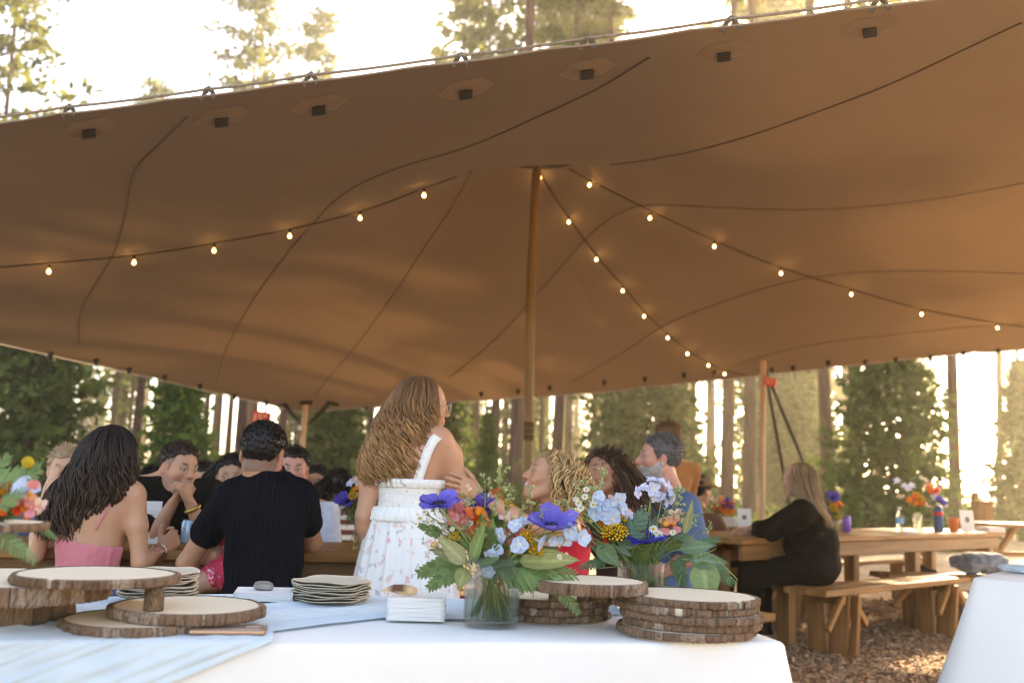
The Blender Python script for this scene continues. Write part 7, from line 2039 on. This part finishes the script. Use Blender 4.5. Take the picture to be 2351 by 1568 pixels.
m.cloth('blue_tee', M_blue, m.tagged('torso') + m.sleeve('L', .80, .016) + m.sleeve('R', .80, .016), .014, .006, 5, lambda X, Y_, Z: np.maximum(Z - (m.chest[2] - .012 - .03 * np.clip((Y_ - m.chest[1]) / .07, -1, 1)), .42 - Z))
m.cloth('trousers', M_khaki, m.tagged('leg') + [m.T[0]], .010, .004, 6, lambda X, Y_, Z: np.maximum(.08 - Z, Z - .60), h=.010)
m.short_hair((.045, .034, .028), (.18, .165, .155), th=.011, n=1300, tl=.015, seed=9, top=.004, hlf=[(-.13, -.085), (-.05, -.08), (-.03, -.03), (-.02, .012), (.0, .022), (.022, -.012), (.034, .02), (.045, .05), (.06, .072), (.13, .084)])
rg = np.random.RandomState(3); mb = MB()   # beard whiskers
bp_, bq = build(m.tagged('head'), .007); bn = vnormals(bp_, bq); q = (bp_ - m.hc) @ m.hM / m.hs
okb = np.where((q[:, 2] < np.interp(q[:, 1], [-.02, .02, .05, .08, .12], [-.015, -.03, -.055, -.040, -.040])) & (q[:, 1] > .0) & (q[:, 2] > -.125) & ~((np.abs(q[:, 0]) < .022) & (q[:, 2] > -.064) & (q[:, 2] < -.046)))[0]
for i in rg.choice(okb, min(700, len(okb)), replace=False):
    d = bn[i] * .8 + np.array([0, 0, -.7]) + rg.normal(0, .25, 3); d /= np.linalg.norm(d); e = np.cross(d, rg.normal(size=3)); e /= np.linalg.norm(e); l = rg.uniform(.010, .020) * (1.3 if q[i, 2] < -.08 else 1)
    mb.add(np.array([bp_[i] - e * .0022, bp_[i] + e * .0022, bp_[i] + d * l]), np.array([[0, 1, 2]]), np.array([.50, .46, .43]) * rg.uniform(.55, 1.15))
mb.obj('beard', M_hair, m.o)
# ---- woman in black on the right bench
Y = 7.1
k = Person('heavy set woman in black with long grey blonde hair on the right bench', sx(1872, Y), Y, 62, 'fair', h=.007)
kl = lambda px, py, y=Y: k.loc(at(px, py, y))
k.torso((0, .0, .57), kl(1850, 1148), sh=.195, w=1.26, dp=1.30, fem=True, belly=.04)
k.arm('L', kl(1764, 1218, Y - .06), kl(1742, 1228, Y + .26), dict(Fd=(.4, .9, 0), Pd=(0, 0, -1)), r=1.15); k.arm('R', (.26, .22, .80), (.08, .48, .80), dict(Fd=(-.4, .9, 0), Pd=(0, 0, -1)), r=1.15)
k.head(kl(1830, 1102, Y + .0), rotm(-24, -6, 0), 1.0, .055)
k.legs_sit(r=1.25, knee_f=.43, spread=.12, kz=.50, foot_f=.40)
k.body()
k.cloth('black_tunic', M_black, k.tagged('torso') + k.sleeve('L', 1.8, .014) + k.sleeve('R', 1.8, .014), .016, .008, 4, lambda X, Y_, Z: np.maximum(Z - (k.chest[2] + .01), .43 - Z), h=.009)
k.cloth('black_trousers', M_black, k.tagged('leg') + [k.T[0]], .014, .005, 5, lambda X, Y_, Z: np.maximum(.06 - Z, Z - .66), h=.010)
c = kl(1830, 1102, Y); kz = lambda py: kl(1830, py)[2]; kx = lambda px: kl(px, 1120)
pr = []
for py, px, wx, wy in ((1061, 1832, .015, .015), (1066, 1832, .06, .06), (1080, 1834, .092, .095), (1105, 1838, .108, .105), (1130, 1846, .122, .095), (1155, 1858, .125, .075), (1185, 1880, .10, .055), (1215, 1898, .06, .035)):
    q = kl(px + 6, py, Y - .01 - .10 * max(0, (py - 1080)) / 130); pr.append((q[2], q[0], q[1], wx, wy))
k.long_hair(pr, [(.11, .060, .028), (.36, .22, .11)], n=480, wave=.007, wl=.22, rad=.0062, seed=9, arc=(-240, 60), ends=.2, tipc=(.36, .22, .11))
# ---- people farther back
def extra(label, px, y, yaw, skin, hair, shirt, hpx, hpy, hyaw=0, cap=None, long=False, sleeve=.55, stand=False, hh=None, sc=1.0, armk=None, hl=HLF, h=.009, **pk):
    P_ = Person(label, sx(px, y), y, yaw, skin, h=h)
    hc = P_.loc(at(hpx, hpy, y))
    ch = hc + np.array([0, -.02, -.150]); hz_ = .90 if stand else .55
    P_.torso((ch[0] * .5, ch[1] * .5 - .02, max(ch[2] - .50, .5)), ch, sh=.185 * sc, w=1.05 * sc, fem=long)
    a = armk or {}
    P_.arm('L', a.get('eL', P_.shL + np.array([-.05, .16, -.24])), a.get('wL', P_.shL + np.array([.08, .36, -.22])), dict(Fd=(.3, .9, .1), Pd=(0, 0, -1)))
    P_.arm('R', a.get('eR', P_.shR + np.array([.05, .16, -.24])), a.get('wR', P_.shR + np.array([-.08, .36, -.22])), dict(Fd=(-.3, .9, .1), Pd=(0, 0, -1)))
    P_.head(hc, rotm(hyaw, pk.pop('pitch', -3), 0), .98, .055)
    (P_.legs_stand if stand else P_.legs_sit)()
    P_.body(**pk)
    if shirt is not None: P_.cloth('shirt', shirt, P_.tagged('torso') + P_.sleeve('L', sleeve, .012) + P_.sleeve('R', sleeve, .012), .012, .005, 5, lambda X, Y_, Z: np.maximum(Z - (P_.chest[2] - .012), .42 - Z), cfun=hh)
    P_.cloth('trousers', M_black, P_.tagged('leg') + [P_.T[0]], .010, .004, 6, lambda X, Y_, Z: np.maximum(.08 - Z, Z - (P_.hip[2] + .05)), h=.012)
    if hair is not None:
        P_.short_hair(hair[0], hair[1], th=.015, n=500, tl=.02, seed=int(px), hlf=HLW if long else hl)
        if long: curls(P_, hair[0], hair[1], 120, int(px), .8, 1.5, ln_=.26, amp=.008, wl=.2, back=.12, rmul=1.08, keep=lambda q: q[1] < .03)
    return P_
DK = ((.006, .004, .004), (.022, .014, .011))
extra('blonde person with pulled back hair behind the woman in pink', 160, 5.1, 170, 'fair', ((.34, .22, .12), (.48, .33, .19)), fabric('grey_blue_top', (.10, .13, .18)), 150, 1082, 30, h=.008)
p_ = extra('person in a black cap behind the man with clasped hands', 345, 6.3, 30, 'warm', DK, M_black, 350, 1116, 10)
v, f = lathe([(0, .098), (.03, .096), (.06, .082), (.082, .05), (.088, .012), (.090, .010)], 24)
cp = link('cap', mesh_np('cap', (v * np.array([.98, 1.18, 1])) @ p_.hM.T + p_.hc + p_.hM @ np.array([0, -.012, .030]), f, mats=M_black, col=np.ones((len(v), 3))), p_.o)
a_ = np.linspace(-1, 1, 9); V = np.concatenate([np.stack([.075 * a_, .085 + .02 * (1 - a_ ** 2), .040 + 0 * a_], 1), np.stack([.070 * a_, .125 + .05 * (1 - a_ ** 2), .030 + .012 * (1 - a_ ** 2)], 1)])
V = np.concatenate([V, V - np.array([0, 0, .004])]); F = [grid_faces(2, 9), grid_faces(2, 9)[:, ::-1] + 18]
link('cap_peak', mesh_np('cap_peak', V @ p_.hM.T + p_.hc, F, mats=M_black, col=np.ones((36, 3))), p_.o)
extra('dark haired person half hidden by the right hand of the clasped hands man', 462, 6.2, 190, 'warm', DK, M_black, 462, 1108, 20, long=True)
extra('person with black hair behind the left shoulder of the man in the polo', 535, 5.4, 182, 'warm', DK, M_black, 532, 1098, 10, long=True)
extra('dark haired man in a white shirt facing the camera beside the black polo', 678, 5.45, 186, 'rosy', DK, M_white, 672, 1080, 6, sleeve=1.7, hl=[(-.13, -.05), (-.04, -.04), (-.03, .0), (-.01, .03), (.03, .03), (.05, .058), (.07, .072), (.13, .080)], h=.0065, brow=(.03, .02, .015), brow_w=1.3, stub=.1)
p_ = extra('man with receding dark hair drinking from a blue can at the back', 726, 7.0, 188, 'tan', DK, M_white, 726, 1112, -12, sleeve=.6, brow=(.03, .02, .015), h=.008, pitch=2, armk={'eR': np.array([.22, .26, .98]), 'wR': np.array([.06, .20, 1.05])})
mb = MB(); v, f = lathe([(0, .0), (.030, 0), (.033, .006), (.033, .105), (.028, .114), (.0, .114)], 18); mb.add(v, f)
q = p_.hc + p_.hM @ np.array([0, .15, -.075])
tag(mb.obj('drink_can', mat('blue_can', (.10, .18, .32), .35, metal=.4), None, loc=p_.o.matrix_basis @ Vector(q) if False else (p_.o.matrix_basis @ Vector(q))), 'small blue drink can held to the mouth of the man at the back', 'can')
M_stripe = M_white
def stripes(V):
    s_ = (np.sin(V[:, 2] * 2 * np.pi / .062) > .1)[:, None]
    return np.where(s_, np.array([1.05, .92, .78]), np.array([.22, .07, .04]))
st_m = mat('striped_knit', (.62, .60, .58), .85, vcol=True, bump=.2, bscale=300)
extra('woman with long dark hair in a brown and white striped top, from behind', 772, 6.6, 5, 'warm', ((.009, .005, .004), (.030, .017, .012)), st_m, 776, 1122, 8, long=True, sleeve=1.6, hh=stripes, h=.008)
extra('person in a beige top sitting right of the striped top', 812, 6.9, -10, 'warm', None, fabric('beige_linen', (.48, .40, .32)), 815, 1132, 0, sleeve=1.6)
extra('standing person with brown hair and an orange rust top behind the bearded man', 1540, 7.3, 20, 'warm', ((.09, .042, .018), (.24, .125, .05)), M_rust, 1532, 1008, 30, stand=True, sleeve=1.5, hl=HLW)
p_ = extra('person in a brown jacket and brimmed hat at the small far table', 1612, 8.3, 300, 'tan', DK, M_brown, 1607, 1130, 10, sleeve=1.8)
v, f = lathe([(0, .125), (.05, .123), (.078, .10), (.086, .055), (.11, .050), (.165, .060), (.168, .056), (.11, .044), (.08, .046)], 26)
link('straw_hat', mesh_np('straw_hat', (v * np.array([1, 1.12, 1])) @ p_.hM.T + p_.hc, f, mats=mat('woven_straw', (.30, .19, .09), .9, bump=.5, bscale=200)), p_.o)
# ------------------------------------------------------------------ signs, cards, cans, bottles and bags
M_red_s = mat('exit_sign_red', (.62, .02, .012), .5, spec=.3); M_let = mat('sign_letter', (.80, .62, .42), .6)
FONT = {'E': [(0, 0, .2, 1), (.2, 0, .55, .18), (.2, .41, .48, .18), (.2, .82, .55, .18)], 'I': [(0, 0, .2, 1)], 'T': [(.26, 0, .2, .82), (0, .82, .72, .18)]}
def exit_sign(label, px, py, y, wpx, rz, tilt):
    q = at(px, py, y); W = wpx * y / FD; H = W * .72
    o = thing('exit_sign', label, 'sign', tuple(q), R(rz), 'red exit signs at the tent edge'); o.rotation_euler = (0, R(tilt), R(rz))
    v, f = cbox(W, .018, H, .004); link('panel', mesh_np('panel', v, f, False, mats=M_red_s), o)
    lh = H * .62; lw = W * .165; x = -W * .40
    for ch in 'EXIT':
        mb = MB()
        if ch == 'X':
            for s in (-1, 1):
                v, f = cbox(lw * .26, .006, lh * 1.12, .001); a = s * math.atan2(lw * .72, lh); c_, n_s = math.cos(a), math.sin(a)
                v = v @ np.array([[c_, 0, -n_s], [0, 1, 0], [n_s, 0, c_]]); mb.add(v + np.array([x + lw * .5, -.0115 - .0006 * s, 0]), f)
            adv = lw * 1.35
        else:
            for k, (a, b_, w_, h_) in enumerate(FONT[ch]):
                v, f = cbox(w_ * lw * 1.2, .006, h_ * lh, .001); mb.add(v + np.array([x + (a + w_ / 2) * lw * 1.2, -.0115 - .0004 * k, (b_ + h_ / 2 - .5) * lh]), f)
            adv = lw * (.62 if ch == 'I' else 1.25)
        mb.obj('letter', M_let, o, smooth=False); x += adv
    for s in (-1, 1):
        v, f = tube([(s * W * .4, 0, H / 2), (s * W * .4, .02, H / 2 + .10)], .003, 5); link('hanger', mesh_np('hanger', v, f, mats=M_clip), o)
    return o
exit_sign('red EXIT sign hanging above the black haired man near the corner pole', 600, 960, 12.6, 41, 18, 6)
exit_sign('red EXIT sign tilted beside the top of the pale right tent pole', 1768, 876, 11.9, 26, -12, 16)
M_card = mat('white_card', (.78, .76, .72), .7); M_ink = mat('printed_ink', (.10, .11, .10), .7); M_ink2 = mat('pale_print', (.52, .52, .50), .8)
def card(label, px, py, y, w, h, rz, text=True, holder=False, z=None):
    q = at(px, py, y); z = q.z if z is None else z
    o = thing('menu_card', label, 'card', (q.x, y, z), R(rz), 'printed cards standing on the tables')
    v, f = cbox(w, .003, h, .0008); s = link('sheet', mesh_np('sheet', v, f, False, mats=M_card), o, (0, 0, h / 2), (R(-7), 0, 0))
    th = np.linspace(0, 2 * np.pi, 29)
    er, ez = (w * .17, h * .085) if text else (w * .12, w * .12)
    v, f = tube(np.stack([er * np.cos(th), 0 * th - .0022, ez * np.sin(th) + h * .05], 1), w * .045, 6, flat=.3); link('emblem', mesh_np('emblem', v, f, mats=M_ink), s)
    if not text:
        for k in range(6):
            a = k * np.pi / 3; v, f = cbox(w * .035, .0012, w * .10, .0004); link('emblem_ray', mesh_np('ray', v, f, False, mats=M_ink), s, (er * .55 * math.cos(a), -.0022, h * .05 + ez * .55 * math.sin(a)), (0, -a + math.pi / 2, 0))
    else:
        mb = MB()   # rows of print too small to read in the photograph
        rg = np.random.RandomState(4)
        for (zz_, wd, hh_) in ((.26, .6, .018), (.20, .5, .03), (-.10, .62, .008), (-.14, .5, .008), (-.18, .56, .008), (-.22, .4, .008)):
            x = -wd / 2
            while x < wd / 2:
                l = rg.uniform(.03, .09); v, f = cbox(l * w, .0010, hh_ * h, .0002); mb.add(v + np.array([(x + l / 2) * w, -.0018, zz_ * h]), f); x += l + .025
        mb.obj('print', M_ink2, s, smooth=False)
        v, f = tube(np.stack([er * .55 * np.cos(th), 0 * th - .0022, ez * .6 * np.sin(th) + h * .05], 1), w * .02, 6, flat=.3); link('emblem', mesh_np('emblem', v, f, mats=M_ink2), s)
    return o
card('tall narrow white menu card between the pink top woman and the dark shirt man', 346, 1252, 4.75, .072, .205, 12)
card('white card with a round emblem beside the orange can on the long table', 2221, 1207, 9.6, .165, .20, 20, text=False, z=.761)
card('beige card with a round emblem on the small table by the brown hat', 1709, 1199, 8.9, .125, .165, 6, text=False, z=.751)
def lathe_thing(name, label, cat, p, prof, m, parts=(), group=None, n=24):
    o = thing(name, label, cat, p, 0, group)
    v, f = lathe(prof, n); link('body', mesh_np('body', v, f, mats=m), o)
    for (nm, pr, mm) in parts: v, f = lathe(pr, n); link(nm, mesh_np(nm, v, f, mats=mm), o)
    return o
def canp(r=.033, h=.122): return [(0, 0), (r * .8, 0), (r, .010), (r, h - .014), (r * .82, h - .002), (r * .80, h), (r * .76, h - .004), (0, h - .004)]
def lid(r=.033, h=.122): return [(0, h - .003), (r * .75, h - .003), (r * .80, h + .0006), (r * .83, h - .001)]
M_alu = mat('aluminium', (.6, .6, .62), .3, metal=.9)
q = at(1944, 1222, 8.45); lathe_thing('drink_can', 'purple drink can on the long table beside the woman in black', 'can', (q.x, q.y, .761), canp(.033, .135), mat('purple_can', (.22, .10, .42), .35, metal=.3), [('lid', lid(.033, .135), M_alu)], 'drink cans and cups')
q = at(2190, 1208, 9.35); lathe_thing('insulated_cup', 'orange cup on the long table beside the white card', 'cup', (q.x, q.y, .761), [(0, 0), (.034, 0), (.038, .004), (.044, .125), (.044, .128), (.041, .128), (.036, .02), (0, .018)], mat('orange_cup', (.62, .14, .04), .35), (), 'drink cans and cups')
q = at(1930, 1220, 8.7); lathe_thing('glass_jar', 'short amber jar behind the purple can on the long table', 'jar', (q.x, q.y, .761), [(0, 0), (.034, 0), (.036, .01), (.036, .065), (.030, .07), (0, .07)], mat('amber_jar', (.35, .16, .05), .2), [('lid', [(0, .088), (.034, .088), (.036, .084), (.036, .0705), (.0, .0705)], M_card)], 'drink cans and cups')
q = at(2155, 1210, 9.2); bt = lathe_thing('water_flask', 'dark blue flask with a red band on the long table', 'bottle', (q.x, q.y, .761), [(0, 0), (.038, 0), (.041, .006), (.041, .19), (.036, .215), (.024, .23), (0, .232)], mat('blue_flask', (.03, .09, .20), .35), [('band', [(.0412, .150), (.0432, .152), (.0432, .178), (.0412, .18)], M_red_s), ('cap', [(0, .262), (.018, .262), (.021, .258), (.021, .2325), (0, .2325)], M_alu)])
q = at(2066, 1216, 8.75); lathe_thing('water_bottle', 'clear plastic water bottle left of the pastel bouquet', 'bottle', (q.x, q.y, .761), [(0, 0), (.030, 0), (.033, .008), (.033, .06), (.031, .065), (.033, .07), (.033, .14), (.026, .165), (.014, .185), (.014, .2), (0, .2)], M_glass, [('label', [(.0335, .075), (.0340, .077), (.0340, .125), (.0335, .127)], mat('bottle_label', (.16, .35, .60), .5)), ('cap', [(0, .218), (.014, .218), (.016, .215), (.016, .2006), (0, .2006)], M_card)])
q = at(2274, 1206, 9.75); napkins('loose white napkins near the far end of the long table', (q.x, q.y, .761), .3, .20, .16, 4, .012, 5)
q = at(2085, 1222, 8.7); napkins('folded white napkin under the clear water bottle', (q.x, q.y, .7605), .5, .18, .14, 2, .004, 6)
q = at(1668, 1206, 8.95); napkins('beige napkin bundle on the small far table', (q.x, q.y + .25, .7505), .1, .24, .18, 5, .016, 7)
# on the left table: can in her hand, cans, a glass
q = at(432, 1222, 4.52); lathe_thing('drink_can', 'light blue drink can held by the woman in the pink top', 'can', (q.x, q.y, q.z - .05), canp(.030, .105), mat('light_blue_can', (.35, .50, .62), .35, metal=.3), [('lid', lid(.030, .105), M_alu)], 'drink cans and cups')
q = at(374, 1268, 4.85); lathe_thing('drink_can', 'blue and orange can behind the tall menu card', 'can', (q.x, q.y, .747), canp(.030, .15), mat('blue_orange_can', (.10, .25, .42), .35, (.45, .22, .05), 9), [('lid', lid(.030, .15), M_alu)], 'drink cans and cups')
q = at(448, 1250, 4.62); lathe_thing('tumbler', 'clear tumbler between the two men at the left table', 'glass', (q.x, q.y, .747), [(0, .0), (.030, .0), (.036, .10), (.034, .10), (.028, .008), (0, .008)], M_glass, (), 'drink cans and cups')
# bags under the right table, jacket, gauze on the second white table
def lump(name, label, cat, p, size, m, seed, rz=0, parts=()):
    V = ICO3 * 1.0
    V = np.sign(V) * np.abs(V) ** .72
    V = V * (1 + wob(V, .16, .45, seed) + wob(V, .10, 1.1, seed + 1) + wob(V, .07, 2.4, seed + 2) + wob(V, .035, 5, seed + 3))[:, None]
    V = V * np.array(size) / 2; V[:, 2] -= V[:, 2].min()
    o = link(name, mesh_np(name, V, FICO3, mats=m), None, p, (0, 0, rz)); tag(o, label, cat)
    return o
ICO3, FICO3 = ico(5)
q = B(8.95, 4.1)
bg_ = lump('backpack', 'black backpack on the ground under the long right table', 'bag', (q[0], q[1], .0), (.36, .24, .44), M_black, 4, A43)
for s in (-1, 1): v, f = tube([(s * .09, -.10, .36), (s * .10, -.17, .26), (s * .09, -.13, .08)], .014, 6, flat=.4); link('strap', mesh_np('strap', v, f, mats=M_black), bg_)
q = B(8.75, 3.66)
bk = lump('woven_basket', 'low brown woven basket on the ground in front of the black backpack', 'basket', (q[0], q[1], .0), (.42, .28, .22), mat('basket_weave', (.10, .07, .05), .9, (.24, .18, .13), 9, stretch=(1, 1, 6), bump=.8, bscale=40), 5, A43)
v, f = tube([(-.16, 0, .18), (-.10, 0, .30), (.10, 0, .30), (.16, 0, .18)], .010, 6); link('handle', mesh_np('handle', v, f, mats=M_rope), bk)
q = at(2285, 1300, 8.3); lump('jacket', 'crumpled blue grey jacket on the sunlit bench behind the white cloth', 'jacket', (q.x - .05, 8.45, .45), (.42, .30, .17), mat('grey_denim', (.10, .12, .15), .9, (.24, .28, .33), 16), 6, R(8))
q = at(2349, 1312, 4.75); lump('blue_gauze_cloth', 'small crumple of blue gauze at the right edge on the white cloth', 'cloth', (q.x, q.y, .750), (.16, .2, .035), M_run, 7, .4)
# ------------------------------------------------------------------ air
hz, t, p, o = new_mat('haze')
t.nodes.remove(p)
vo = t.nodes.new('ShaderNodeVolumePrincipled')
vo.inputs['Color'].default_value = (1.0, .93, .74, 1)
vo.inputs['Density'].default_value = .0027
vo.inputs['Anisotropy'].default_value = .74
t.links.new(vo.outputs[0], o.inputs['Volume'])
v, f = cbox(200, 150, 36, 0.01, (0, 60, 17))
haze = link('haze', mesh_np('haze', v, f, False, mats=hz))
tag(haze, kind='stuff')
SC.cycles.volume_bounces = 1
